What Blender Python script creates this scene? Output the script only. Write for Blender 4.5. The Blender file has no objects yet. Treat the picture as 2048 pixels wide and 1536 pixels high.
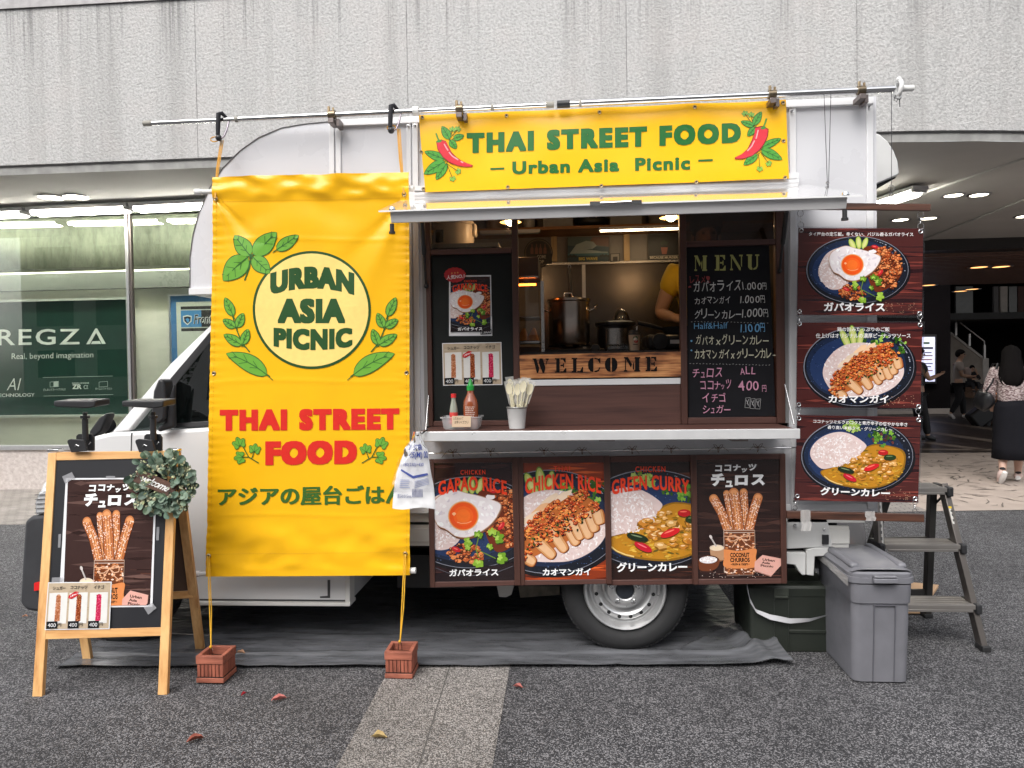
import bpy, math, random
from mathutils import Vector, Matrix
rad = math.radians
S = bpy.context.scene
COL = S.collection
# ---------------------------------------------------------------- camera
F_PX, YAW, PITCH, ROLL, EYE = 1450.0, rad(4.5), rad(-1.3), rad(0.85), 1.41
FW = Vector((-math.sin(YAW)*math.cos(PITCH), math.cos(YAW)*math.cos(PITCH), math.sin(PITCH)))
_r0 = Vector((math.cos(YAW), math.sin(YAW), 0)); _u0 = _r0.cross(FW)
RT = _r0*math.cos(ROLL) - _u0*math.sin(ROLL)
UP = _u0*math.cos(ROLL) + _r0*math.sin(ROLL)
CAM = Vector((0, 0, EYE))
cam = bpy.data.cameras.new("camera"); camo = bpy.data.objects.new("camera", cam); COL.objects.link(camo)
cam.sensor_width = 36; cam.lens = 36*F_PX/2048; cam.clip_end = 400; cam.clip_start = 0.05
m = Matrix((RT, UP, -FW)).transposed().to_4x4(); m.translation = CAM
camo.matrix_world = m
S.camera = camo
# ---------------------------------------------------------------- sky, sun, exposure
SUN_EL, SUN_ROT = rad(52), rad(200)
world = bpy.data.worlds.new("World"); S.world = world; world.use_nodes = True
wn = world.node_tree.nodes; wl = world.node_tree.links
bg = wn["Background"]; bg.inputs[1].default_value = 0.15
sky = wn.new("ShaderNodeTexSky"); sky.sky_type = 'NISHITA'; sky.sun_disc = False
sky.sun_elevation = SUN_EL; sky.sun_rotation = SUN_ROT; sky.dust_density = 4; sky.air_density = 1.0
hsv = wn.new("ShaderNodeHueSaturation"); hsv.inputs["Saturation"].default_value = 0.22
wl.new(sky.outputs[0], hsv.inputs["Color"]); wl.new(hsv.outputs[0], bg.inputs[0])
sl = bpy.data.lights.new("sun", 'SUN'); sl.energy = 0.8; sl.angle = rad(45); sl.color = (1, .96, .9)
so = bpy.data.objects.new("sun", sl); COL.objects.link(so); so.location = (-4, -10, 14)
so.rotation_euler = Vector((0.32, 0.72, -1.0)).to_track_quat('-Z', 'Y').to_euler()
S.view_settings.view_transform = 'Standard'; S.view_settings.look = 'None'
S.view_settings.exposure = 0.98; S.view_settings.gamma = 1.0
S.cycles.max_bounces = 8; S.cycles.transparent_max_bounces = 16

def ray(px, py): return FW + RT*((px-1024)/F_PX) - UP*((py-768)/F_PX)
def W(px, py, Y):
    d = ray(px, py); return CAM + d*(Y/d.y)
def G(px, py, z=0.0):
    d = ray(px, py); return CAM + d*((z-EYE)/d.z)
def lin(h):
    h = h.lstrip('#'); out = []
    for i in (0, 2, 4):
        c = int(h[i:i+2], 16)/255
        out.append(c/12.92 if c <= .04045 else ((c+.055)/1.055)**2.4)
    return tuple(out)
def mul(c, k): return tuple(min(1, x*k) for x in c)

# ---------------------------------------------------------------- materials
def newmat(name):
    mt = bpy.data.materials.new(name); mt.use_nodes = True
    nt = mt.node_tree; return mt, nt, nt.nodes["Principled BSDF"]
def nd(nt, t, **kw):
    n = nt.nodes.new(t)
    for k, v in kw.items():
        if isinstance(k, str) and hasattr(n, k): setattr(n, k, v)
    return n
def coords(nt, scale=(1, 1, 1), rot=(0, 0, 0)):
    tc = nt.nodes.new("ShaderNodeTexCoord"); mp = nt.nodes.new("ShaderNodeMapping")
    mp.inputs["Scale"].default_value = scale; mp.inputs["Rotation"].default_value = rot
    nt.links.new(tc.outputs["Object"], mp.inputs["Vector"]); return mp.outputs[0]
def noise(nt, vec, scale, detail=4, rough=.55):
    n = nt.nodes.new("ShaderNodeTexNoise"); n.inputs["Scale"].default_value = scale
    n.inputs["Detail"].default_value = detail; n.inputs["Roughness"].default_value = rough
    nt.links.new(vec, n.inputs["Vector"]); return n.outputs["Fac"]
def ramp(nt, fac, stops):
    r = nt.nodes.new("ShaderNodeValToRGB"); e = r.color_ramp.elements
    while len(e) < len(stops): e.new(.5)
    for el, (p, c) in zip(e, stops):
        el.position = p; el.color = (*c, 1) if len(c) == 3 else c
    nt.links.new(fac, r.inputs[0]); return r.outputs[0]
def mixc(nt, fac, a, b, mode='MIX'):
    mx = nt.nodes.new("ShaderNodeMix"); mx.data_type = 'RGBA'; mx.blend_type = mode
    for s, v in ((mx.inputs[0], fac), (mx.inputs[6], a), (mx.inputs[7], b)):
        if hasattr(v, "is_output"): nt.links.new(v, s)
        elif isinstance(v, (int, float)): s.default_value = v
        else: s.default_value = (*v, 1)
    return mx.outputs[2]
def math_(nt, op, a, b=None, clamp=False, c=None):
    mx = nt.nodes.new("ShaderNodeMath"); mx.operation = op; mx.use_clamp = clamp
    for s, v in ((mx.inputs[0], a), (mx.inputs[1], b), (mx.inputs[2], c)):
        if v is None: continue
        if hasattr(v, "is_output"): nt.links.new(v, s)
        else: s.default_value = v
    return mx.outputs[0]
def bump(nt, p, h, strength=.3, dist=.01):
    b = nt.nodes.new("ShaderNodeBump"); b.inputs["Strength"].default_value = strength
    b.inputs["Distance"].default_value = dist; nt.links.new(h, b.inputs["Height"])
    nt.links.new(b.outputs[0], p.inputs["Normal"])
MATS = {}
def mat(name, col, rough=.5, metal=0., var=.08, vs=6., bmp=0., bs=60., coat=0., emit=None, es=1., trans=0., alpha=1., ior=1.45, spec=.5, sheen=0.):
    if name in MATS: return MATS[name]
    if isinstance(col, str): col = lin(col)
    mt, nt, p = newmat(name); v = coords(nt)
    n = noise(nt, v, vs, 5)
    c = ramp(nt, n, [(.3, mul(col, 1-var)), (.7, mul(col, 1+var))])
    nt.links.new(c, p.inputs["Base Color"])
    r2 = noise(nt, v, vs*2.3, 4)
    rr = math_(nt, 'MULTIPLY_ADD', r2, .25*min(1, rough*2), c=max(0, rough-.12*min(1, rough*2)))
    nt.links.new(rr, p.inputs["Roughness"])
    p.inputs["Metallic"].default_value = metal; p.inputs["Coat Weight"].default_value = coat
    p.inputs["IOR"].default_value = ior; p.inputs["Specular IOR Level"].default_value = spec
    p.inputs["Transmission Weight"].default_value = trans; p.inputs["Alpha"].default_value = alpha
    if sheen: p.inputs["Sheen Weight"].default_value = sheen
    if emit is not None:
        p.inputs["Emission Color"].default_value = (*(lin(emit) if isinstance(emit, str) else emit), 1); p.inputs["Emission Strength"].default_value = es
    if bmp: bump(nt, p, noise(nt, v, bs, 3), bmp, .004)
    MATS[name] = mt; return mt
def wood(name, c1, c2, axis=0, fine=60., rough=.55, stretch=.06, bmp=.15, coat=0., knots=0.):
    if name in MATS: return MATS[name]
    c1 = lin(c1) if isinstance(c1, str) else c1; c2 = lin(c2) if isinstance(c2, str) else c2
    mt, nt, p = newmat(name); sc = [1, 1, 1]; sc[axis] = stretch
    v = coords(nt, sc); n = noise(nt, v, fine, 6, .62); n2 = noise(nt, v, fine*.22, 3)
    f = math_(nt, 'ADD', math_(nt, 'MULTIPLY', n, .6), math_(nt, 'MULTIPLY', n2, .5))
    c = ramp(nt, f, [(.36, c1), (.52, tuple((a*.45+b*.55) for a, b in zip(c1, c2))), (.68, c2)])
    nt.links.new(c, p.inputs["Base Color"]); p.inputs["Roughness"].default_value = rough
    p.inputs["Coat Weight"].default_value = coat
    if bmp: bump(nt, p, n, bmp, .003)
    MATS[name] = mt; return mt
def vcol(name, rough=.35, coat=0., spec=.5, metal=0., bmp=0., bs=200):
    if name in MATS: return MATS[name]
    mt, nt, p = newmat(name); a = nt.nodes.new("ShaderNodeVertexColor"); a.layer_name = "Col"
    v = coords(nt); n = noise(nt, v, 40, 4)
    c = mixc(nt, 1.0, a.outputs[0], ramp(nt, n, [(.3, (.93,)*3), (.7, (1, 1, 1))]), 'MULTIPLY')
    nt.links.new(c, p.inputs["Base Color"]); p.inputs["Roughness"].default_value = rough
    p.inputs["Coat Weight"].default_value = coat; p.inputs["Specular IOR Level"].default_value = spec
    if bmp: bump(nt, p, noise(nt, v, bs, 3), bmp, .002)
    MATS[name] = mt; return mt
def glass(name, tint=(1, 1, 1), refl=1.0, rough=.0, ior=1.5):
    """a thin sheet of glass: see-through, mirroring more at a grazing angle"""
    if name in MATS: return MATS[name]
    mt = bpy.data.materials.new(name); mt.use_nodes = True; nt = mt.node_tree; nt.nodes.clear()
    out = nt.nodes.new("ShaderNodeOutputMaterial"); mx = nt.nodes.new("ShaderNodeMixShader")
    tr = nt.nodes.new("ShaderNodeBsdfTransparent"); tr.inputs[0].default_value = (*tint, 1)
    gl = nt.nodes.new("ShaderNodeBsdfGlossy"); gl.inputs["Roughness"].default_value = rough
    fr = nt.nodes.new("ShaderNodeFresnel"); fr.inputs[0].default_value = ior
    k = math_(nt, 'MULTIPLY', fr.outputs[0], refl, True)
    nt.links.new(k, mx.inputs[0]); nt.links.new(tr.outputs[0], mx.inputs[1]); nt.links.new(gl.outputs[0], mx.inputs[2])
    nt.links.new(mx.outputs[0], out.inputs[0]); MATS[name] = mt; return mt
def emitter(name, col, s):
    if name in MATS: return MATS[name]
    mt, nt, p = newmat(name); p.inputs["Base Color"].default_value = (.8, .8, .8, 1)
    p.inputs["Emission Color"].default_value = (*(lin(col) if isinstance(col, str) else col), 1); p.inputs["Emission Strength"].default_value = s
    MATS[name] = mt; return mt

# ---------------------------------------------------------------- mesh building
ORG = {}
class MB:
    def __init__(s): s.v = []; s.f = []; s.m = []; s.c = []; s.hascol = False
    def add(s, vs, fs, mi=0, col=None):
        b = len(s.v); s.v.extend(Vector(v) for v in vs)
        for k, f in enumerate(fs):
            s.f.append([b+i for i in f]); s.m.append(mi)
            s.c.append(col)
        if col is not None: s.hascol = True
        return b
    def box(s, x0, x1, y0, y1, z0, z1, mi=0, col=None):
        v = [(x, y, z) for z in (z0, z1) for y in (y0, y1) for x in (x0, x1)]
        s.add(v, [(0, 2, 3, 1), (4, 5, 7, 6), (0, 1, 5, 4), (2, 6, 7, 3), (0, 4, 6, 2), (1, 3, 7, 5)], mi, col)
    def obox(s, c, ax, ay, az, mi=0, col=None):
        """oriented box: centre and three half-axis vectors"""
        c, ax, ay, az = map(Vector, (c, ax, ay, az))
        v = [c+ax*i+ay*j+az*k for k in (-1, 1) for j in (-1, 1) for i in (-1, 1)]
        s.add(v, [(0, 2, 3, 1), (4, 5, 7, 6), (0, 1, 5, 4), (2, 6, 7, 3), (0, 4, 6, 2), (1, 3, 7, 5)], mi, col)
    def bar(s, p, q, w, d, up=(0, 1, 0), mi=0, col=None):
        """rectangular bar from p to q, w wide across, d deep along up"""
        p, q = Vector(p), Vector(q); t = (q-p); L = t.length; t.normalize()
        u = Vector(up); u = (u-t*u.dot(t)).normalized(); r = t.cross(u)
        s.obox((p+q)/2, r*w/2, u*d/2, t*L/2, mi, col)
    def prism(s, pts, off, mi=0, col=None):
        """polygon of 3-D points, extruded by vector off"""
        n = len(pts); pts = [Vector(p) for p in pts]; off = Vector(off)
        s.add(pts+[p+off for p in pts], [list(range(n)), list(range(2*n-1, n-1, -1))]+[(i, i+n, (i+1) % n+n, (i+1) % n) for i in range(n)], mi, col)
    def tube(s, path, r, n=10, mi=0, col=None, cap=True, closed=False):
        path = [Vector(p) for p in path]; N = len(path); rs = r if isinstance(r, (list, tuple)) else [r]*N
        ref = None; rings = []
        for i, p in enumerate(path):
            a = path[i-1] if (i > 0 or closed) else p; b = path[(i+1) % N] if (i < N-1 or closed) else p
            t = (b-a).normalized() if (b-a).length > 1e-9 else Vector((0, 0, 1))
            if ref is None:
                ref = Vector((0, 0, 1)) if abs(t.z) < .9 else Vector((1, 0, 0))
            u = (ref-t*ref.dot(t)).normalized(); ref = u; w = t.cross(u)
            rings.append([p+(u*math.cos(2*math.pi*k/n)+w*math.sin(2*math.pi*k/n))*rs[i] for k in range(n)])
        vs = [q for rg in rings for q in rg]; fs = []
        for i in range(N if closed else N-1):
            j = (i+1) % N
            for k in range(n): fs.append((i*n+k, i*n+(k+1) % n, j*n+(k+1) % n, j*n+k))
        if cap and not closed: fs += [list(range(n-1, -1, -1)), [(N-1)*n+k for k in range(n)]]
        s.add(vs, fs, mi, col)
    def lathe(s, prof, c=(0, 0, 0), axis='z', n=28, mi=0, col=None, a0=0, a1=2*math.pi):
        """profile of (radius, height) spun about an axis through c"""
        c = Vector(c); full = abs(a1-a0-2*math.pi) < 1e-6; K = n if full else n+1; vs = []
        for r, h in prof:
            for k in range(K):
                a = a0+(a1-a0)*k/n; x, y = r*math.cos(a), r*math.sin(a)
                vs.append(c+(Vector((x, y, h)) if axis == 'z' else Vector((x, h, y)) if axis == 'y' else Vector((h, x, y))))
        fs = []
        for i in range(len(prof)-1):
            for k in range(n):
                k2 = (k+1) % K
                fs.append((i*K+k, i*K+k2, (i+1)*K+k2, (i+1)*K+k) if axis != 'y' else (i*K+k, (i+1)*K+k, (i+1)*K+k2, i*K+k2))
        s.add(vs, fs, mi, col)
    def sphere(s, c, r, n=14, mi=0, col=None, sc=(1, 1, 1)):
        c = Vector(c); prof = [(math.sin(math.pi*i/(n//2)), -math.cos(math.pi*i/(n//2))) for i in range(n//2+1)]
        b = len(s.v); s.lathe(prof, (0, 0, 0), 'z', n, mi, col)
        for i in range(b, len(s.v)):
            q = s.v[i]; s.v[i] = c+Vector((q.x*r*sc[0], q.y*r*sc[1], q.z*r*sc[2]))
    def grid(s, fn, nu, nv, mi=0, col=None):
        vs = [fn(i/nu, j/nv) for j in range(nv+1) for i in range(nu+1)]
        fs = [(j*(nu+1)+i, j*(nu+1)+i+1, (j+1)*(nu+1)+i+1, (j+1)*(nu+1)+i) for j in range(nv) for i in range(nu)]
        s.add(vs, fs, mi, col)
def islands(mb):
    par = list(range(len(mb.v)))
    def fd(i):
        while par[i] != i: par[i] = par[par[i]]; i = par[i]
        return i
    for f in mb.f:
        a = fd(f[0])
        for i in f[1:]: par[fd(i)] = a
    out = {}
    for k, f in enumerate(mb.f): out.setdefault(fd(f[0]), []).append(k)
    res = []
    for ks in out.values():
        m = MB(); ids = {}
        for k in ks:
            for i in mb.f[k]:
                if i not in ids: ids[i] = len(m.v); m.v.append(mb.v[i])
            m.f.append([ids[i] for i in mb.f[k]]); m.m.append(mb.m[k]); m.c.append(mb.c[k])
        m.hascol = mb.hascol; res.append(m)
    return res
def pieces(name, mb, mats, parent, **kw):   # every separate piece becomes a part of its own
    return [build(name, m, mats, parent, **kw) for m in islands(mb)]
def origin_of(o):
    return ORG.get(o.name, Vector((0, 0, 0)))
def setp(o, label=None, cat=None, group=None, kind=None):
    for k, v in (("label", label), ("category", cat), ("group", group), ("kind", kind)):
        if v: o[k] = v
    return o
def build(name, mb, mats, parent=None, smooth=None, bevel=0., label=None, cat=None, group=None, kind=None, seg=2, merge=False, solid=0.):
    if not isinstance(mats, (list, tuple)): mats = [mats]
    if parent is not None: org = origin_of(parent)
    elif mb.v:
        xs = [v.x for v in mb.v]; ys = [v.y for v in mb.v]; zs = [v.z for v in mb.v]
        org = Vector(((min(xs)+max(xs))/2, (min(ys)+max(ys))/2, min(zs)))
    else: org = Vector((0, 0, 0))
    me = bpy.data.meshes.new(name); me.from_pydata([v-org for v in mb.v], [], mb.f)
    for mt in mats: me.materials.append(mt)
    me.polygons.foreach_set("material_index", mb.m)
    if mb.hascol:
        ca = me.color_attributes.new("Col", 'FLOAT_COLOR', 'CORNER'); buf = []
        for p, c in zip(me.polygons, mb.c):
            c = c if c is not None else (1, 1, 1)
            if isinstance(c, list):
                for q in c: buf += [*q, 1]
            else: buf += [*c, 1]*len(p.vertices)
        ca.data.foreach_set("color", buf)
    me.update(); me.validate()
    o = bpy.data.objects.new(name, me); COL.objects.link(o); ORG[o.name] = org
    if parent is not None: o.parent = parent
    else: o.location = org
    if smooth is not None:
        me.shade_smooth(); me.set_sharp_from_angle(angle=rad(smooth))
    if solid:
        md = o.modifiers.new("thickness", 'SOLIDIFY'); md.thickness = solid
    if bevel:
        md = o.modifiers.new("bevel", 'BEVEL'); md.width = bevel; md.segments = seg; md.limit_method = 'ANGLE'; md.angle_limit = rad(35)
        if smooth is None: me.shade_smooth(); me.set_sharp_from_angle(angle=rad(40))
    return setp(o, label, cat, group, kind)
def thing(name, label, cat, loc, group=None, parent=None):
    o = bpy.data.objects.new(name, None); COL.objects.link(o); loc = Vector(loc); ORG[o.name] = loc
    o.empty_display_size = .1
    if parent is not None: o.parent = parent; o.location = loc-origin_of(parent)
    else: o.location = loc
    return setp(o, label, cat, group)
def sub(name, loc, parent):   # an Empty part that carries sub-parts
    return thing(name, None, None, loc, None, parent)
def kids(o): return list(o.children)
def copy_tree(o, shift, label, parent=None):
    c = o.copy(); COL.objects.link(c)
    if parent is None: c.location = o.location+Vector(shift)
    else: c.parent = parent
    if label: c["label"] = label
    for k in kids(o): copy_tree(k, shift, None, c)
    ORG[c.name] = origin_of(o)+Vector(shift)
    return c

# ---------------------------------------------------------------- flat art and lettering
_tc = {}
def glyphs(s, bold=0., space=1.0, shear=0.):
    """outline-filled lettering as 2-D vertices and faces, scaled to the unit box, y down"""
    k = (s, bold, space, shear)
    if k in _tc: return _tc[k]
    cu = bpy.data.curves.new("lettering", 'FONT'); cu.body = s; cu.offset = bold; cu.resolution_u = 3; cu.fill_mode = 'FRONT'
    cu.space_character = space; cu.shear = shear
    ob = bpy.data.objects.new("lettering", cu); me = ob.to_mesh()
    vs = [(v.co.x, v.co.y) for v in me.vertices]; fs = [list(p.vertices) for p in me.polygons]
    ob.to_mesh_clear(); bpy.data.objects.remove(ob); bpy.data.curves.remove(cu)
    x0 = min(v[0] for v in vs); x1 = max(v[0] for v in vs); y0 = min(v[1] for v in vs); y1 = max(v[1] for v in vs)
    r = ([((x-x0)/(x1-x0), (y1-y)/(y1-y0)) for x, y in vs], fs); _tc[k] = r; return r
def quadmap(rect, q, lift=0.0):
    """art rectangle (x0,y0,x1,y1; y down) onto four world corners TL TR BR BL"""
    x0, y0, x1, y1 = rect; q = [Vector(p) for p in q]
    nrm = (q[3]-q[0]).cross(q[1]-q[0]).normalized()
    if nrm.dot(CAM-q[0]) < 0: nrm = -nrm
    def fn(x, y, off=0.):
        u = (x-x0)/(x1-x0); v = (y-y0)/(y1-y0)
        return (q[0]*(1-u)*(1-v)+q[1]*u*(1-v)+q[2]*u*v+q[3]*(1-u)*v)+nrm*(lift+off)
    return fn
def pxmap(Y, lift=0.):
    def fn(x, y, off=0.): return W(x, y, Y)-Vector((0, lift+off, 0))
    return fn
def planemap(A, B, Cc, lift=0.):
    """picture position -> point on the plane through three world points"""
    n = (B-A).cross(Cc-A).normalized()
    if n.dot(CAM-A) < 0: n = -n
    def fn(x, y, off=0.):
        d = ray(x, y); return CAM+d*(n.dot(A-CAM)/n.dot(d))+n*(lift+off)
    fn.n = n; return fn
class Art(MB):
    def __init__(s, fn, clip=None, step=2e-6, start=0.):
        super().__init__(); s.fn = fn; s.clip = clip; s.step = step; s.off = start; s.lvl = 0; s.LH = 0.
    def _clip(s, pts):
        if s.clip is None: return pts
        x0, y0, x1, y1 = s.clip
        if all(x0 <= p[0] <= x1 and y0 <= p[1] <= y1 for p in pts): return pts
        for ax, lim, sg in ((0, x0, 1), (0, x1, -1), (1, y0, 1), (1, y1, -1)):
            out = []
            for i in range(len(pts)):
                a, b = pts[i-1], pts[i]; da, db = sg*(a[ax]-lim), sg*(b[ax]-lim)
                if (da >= 0) != (db >= 0):
                    t = da/(da-db); out.append((a[0]+(b[0]-a[0])*t, a[1]+(b[1]-a[1])*t))
                if db >= 0: out.append(b)
            pts = out
            if len(pts) < 3: return []
        return pts
    def poly(s, pts, col, mi=0):
        pts = s._clip([tuple(p) for p in pts])
        if len(pts) < 3: return
        s.off += s.step
        s.add([s.fn(x, y, s.off+s.lvl*s.LH) for x, y in pts], [list(range(len(pts)))], mi, lin(col) if isinstance(col, str) else col)
    def fan(s, c, pts, col, mi=0):
        """filled outline round a centre, safe for dented shapes"""
        s.off += s.step
        for i in range(len(pts)):
            t = s._clip([c, pts[i-1], pts[i]])
            if len(t) >= 3: s.add([s.fn(x, y, s.off+s.lvl*s.LH) for x, y in t], [list(range(len(t)))], mi, lin(col) if isinstance(col, str) else col)
    def ell(s, cx, cy, rx, ry, col, rot=0., n=36, mi=0):
        ca, sa = math.cos(rot), math.sin(rot)
        s.poly([(cx+rx*math.cos(a)*ca-ry*math.sin(a)*sa, cy+rx*math.cos(a)*sa+ry*math.sin(a)*ca) for a in [2*math.pi*k/n for k in range(n)]], col, mi)
    def ring(s, cx, cy, rx, ry, w, col, n=64):
        s.off += s.step; c = lin(col) if isinstance(col, str) else col
        for k in range(n):
            a, b = 2*math.pi*k/n, 2*math.pi*(k+1)/n
            t = s._clip([(cx+rx*math.cos(a), cy+ry*math.sin(a)), (cx+rx*math.cos(b), cy+ry*math.sin(b)), (cx+(rx-w)*math.cos(b), cy+(ry-w)*math.sin(b)), (cx+(rx-w)*math.cos(a), cy+(ry-w)*math.sin(a))])
            if len(t) >= 3: s.add([s.fn(x, y, s.off) for x, y in t], [list(range(len(t)))], 0, c)
    def blob(s, R, cx, cy, rx, ry, col, j=.25, n=9, rot=0.):
        ca, sa = math.cos(rot), math.sin(rot); pts = []
        for k in range(n):
            a = 2*math.pi*k/n; q = 1+R.uniform(-j, j); x, y = rx*q*math.cos(a), ry*q*math.sin(a)
            pts.append((cx+x*ca-y*sa, cy+x*sa+y*ca))
        s.fan((cx, cy), pts, col)
    def line(s, pts, w, col):
        for a, b in zip(pts, pts[1:]):
            dx, dy = b[0]-a[0], b[1]-a[1]; L = math.hypot(dx, dy) or 1; nx, ny = -dy/L*w/2, dx/L*w/2
            s.poly([(a[0]+nx, a[1]+ny), (b[0]+nx, b[1]+ny), (b[0]-nx, b[1]-ny), (a[0]-nx, a[1]-ny)], col)
    def disc(s, cx, cy, r, col, nr=8, n=72):
        s.off += s.step; c = lin(col) if isinstance(col, str) else col; b = len(s.v)
        s.add([s.fn(cx+r*j/nr*math.cos(2*math.pi*k/n), cy+r*j/nr*math.sin(2*math.pi*k/n), s.off) for j in range(1, nr+1) for k in range(n)]+[s.fn(cx, cy, s.off)],
              [(j*n+k, j*n+(k+1) % n, (j+1)*n+(k+1) % n, (j+1)*n+k) for j in range(nr-1) for k in range(n)]+[(k, (k+1) % n, nr*n) for k in range(n)], 0, c)
    def leaf(s, base, tip, w, col, edge, bend=0., veins=3, lw=1.6):
        bx, by = base; dx, dy = tip[0]-bx, tip[1]-by; L = math.hypot(dx, dy); nx, ny = -dy/L, dx/L
        def at(t, o): c = bend*4*t*(1-t)*L; return (bx+dx*t+nx*(o+c), by+dy*t+ny*(o+c))
        def outl(k):
            ts = [i/12 for i in range(13)]; pr = [w/2*math.sin(math.pi*t**.8)**.8+(k if 0 < t < 1 else k*.5) for t in ts]
            return [at(t, o) for t, o in zip(ts, pr)]+[at(t, -o) for t, o in list(zip(ts, pr))[::-1]]
        m_ = at(.5, 0); s.fan(m_, outl(lw), edge); s.lvl = 1; s.fan(m_, outl(0), col); s.lvl = 2
        s.line([at(i/6, 0) for i in range(-1, 6)], lw, edge)
        for i in range(veins):
            t = .25+.5*i/max(1, veins-1); o = w*.33*math.sin(math.pi*t)
            s.line([at(t, 0), at(min(.97, t+.16), o)], lw*.7, edge); s.line([at(t, 0), at(min(.97, t+.16), -o)], lw*.7, edge)
        s.lvl = 0
    def heavy(s, t, box, col, fat=.045, warp=None, space=1.12, bold=.02):
        """heavy sans lettering: the outline stamped round itself"""
        n = max(1, len(t)); fx = fat*1.15/n*1.5; fy = fat
        for dx, dy in ((0, 0), (-1, -1), (1, -1), (1, 1), (-1, 1), (0, -1), (0, 1), (-1, 0), (1, 0)):
            g = lambda u, v: ((fx+u*(1-2*fx)+dx*fx), (fy+v*(1-2*fy)+dy*fy))
            s.off -= s.step*3; s.text(t, box, col, bold, (lambda u, v: warp(*g(u, v))) if warp else g, space)
    def text(s, t, box, col, bold=0., warp=None, space=1., shear=0., mi=0):
        """box: (x0,y0,x1,y1) or four corners TL TR BR BL in art coordinates"""
        vs, fs = glyphs(t, bold, space, shear); s.off += s.step*4; c = lin(col) if isinstance(col, str) else col
        out = []
        for u, v in vs:
            if warp: u, v = warp(u, v)
            if len(box) == 4 and not isinstance(box[0], (tuple, list)):
                x, y = box[0]+(box[2]-box[0])*u, box[1]+(box[3]-box[1])*v
            else:
                a, b, cc, d = box
                x = a[0]*(1-u)*(1-v)+b[0]*u*(1-v)+cc[0]*u*v+d[0]*(1-u)*v; y = a[1]*(1-u)*(1-v)+b[1]*u*(1-v)+cc[1]*u*v+d[1]*(1-u)*v
            out.append((x, y))
        for f in fs:
            p = s._clip([out[i] for i in f])
            if len(p) >= 3: s.add([s.fn(x, y, s.off) for x, y in p], [list(range(len(p)))], mi, c)
    def hand(s, t, x, y, h, adv, col, R, bold=.0, slope=0., jit=.12):
        """handwriting: characters set one by one, each a little off"""
        for ch in t:
            if ch == ' ': x += adv*.5; continue
            small = ch in "ッュョャ。、.,・"; k = .55 if small else 1.
            wd = adv*.8*k*(.2 if ch in "1.,'Il" else .5 if ch in "fハ" else 1)*R.uniform(.92, 1.08); hh = h*k*R.uniform(.9, 1.1)
            if ch in 'xa': hh = h*.55; wd *= .8; yy = y-hh
            elif ch == 'ー': hh = h*.12; yy = y-h*.45
            elif ch in '.,': hh = h*.18; wd = adv*.14; yy = y-hh
            elif ch == '-': hh = h*.1; yy = y-h*.4
            else: yy = y-hh
            sh = R.uniform(-jit, jit)*hh; dy = R.uniform(-jit, jit)*.4*h
            s.text(ch, [(x+sh, yy+dy), (x+wd+sh, yy+dy+R.uniform(-1, 1)*jit*.4*hh), (x+wd, yy+hh+dy), (x, yy+hh+dy)], col, bold)
            st = adv*(k*.8+.2 if small else 1.)*(.5 if ch in ".,1l" else .75 if ch == "f" else 1); x += st; y += slope*st
# ================================================================ GROUND
def asphalt(name, dark, light, mid=.5, scale=150, b=.55):
    mt, nt, p = newmat(name); v = coords(nt)
    vo = nt.nodes.new("ShaderNodeTexVoronoi"); vo.inputs["Scale"].default_value = scale; nt.links.new(v, vo.inputs["Vector"])
    sep = nt.nodes.new("ShaderNodeSeparateColor"); nt.links.new(vo.outputs["Color"], sep.inputs[0])
    n = noise(nt, v, 1.3, 5); n3 = noise(nt, v, 14, 4)
    f = math_(nt, 'ADD', sep.outputs[0], math_(nt, 'MULTIPLY_ADD', n3, .5, c=-.25))
    c = ramp(nt, f, [(.30, dark), (mid+.1, tuple(a*.75+b2*.25 for a, b2 in zip(dark, light))), (mid+.14, tuple(a*.3+b2*.7 for a, b2 in zip(dark, light))), (.98, light)])
    c = mixc(nt, 1., c, ramp(nt, n, [(.3, (.68,)*3), (.7, (1.14,)*3)]), 'MULTIPLY')
    nt.links.new(c, p.inputs["Base Color"]); p.inputs["Roughness"].default_value = .85
    h = math_(nt, 'SUBTRACT', sep.outputs[1], vo.outputs["Distance"]); bump(nt, p, h, b, .006)
    return mt
M_ASPH = asphalt("dark_asphalt", (.019, .019, .022), (.235, .23, .238), .60, 215)
M_ASPL = asphalt("pale_asphalt", (.085, .078, .072), (.38, .355, .335), .44, 225)
def flat(name, mt, pts, z, kind='structure', thick=None):
    mb = MB(); mb.add([(p[0], p[1], z) for p in pts], [list(range(len(pts)))]); return build(name, mb, mt, kind=kind)
flat("ground", M_ASPH, [(-60, -30), (60, -30), (60, 70), (-60, 70)], 0)
mb = MB()   # pale asphalt strip crossing the dark lot, with a joint
def strip(a0, b0, a1, b1, y0, y1):
    f = lambda a, b, y: a+(b-a)*((y-a.y)/(b.y-a.y))
    return [f(a0, b0, y0), f(a1, b1, y0), f(a1, b1, y1), f(a0, b0, y1)]
L0, L1 = G(673, 1536), G(768, 1359); J0, J1 = G(837, 1536), G(893, 1356); R0, R1 = G(985, 1536), G(1018, 1345)
for a0, b0, a1, b1, dx in ((L0, L1, J0, J1, -.004), (J0, J1, R0, R1, .004)):
    s4 = strip(a0, b0, a1, b1, 1.2, 6.2)
    mb.add([(p.x, p.y, .004) for p in s4], [(0, 1, 2, 3)])
jt = strip(J0, J1, J0, J1, 1.2, 6.2)
mb.add([(jt[0].x-.0025, jt[0].y, .0055), (jt[0].x+.0025, jt[0].y, .0055), (jt[3].x+.0025, jt[3].y, .0055), (jt[3].x-.0025, jt[3].y, .0055)], [(0, 1, 2, 3)], 1)
build("pale_road_strip", mb, [M_ASPL, mat("joint_dark", (.085, .08, .075), .9)], kind='structure')
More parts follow.
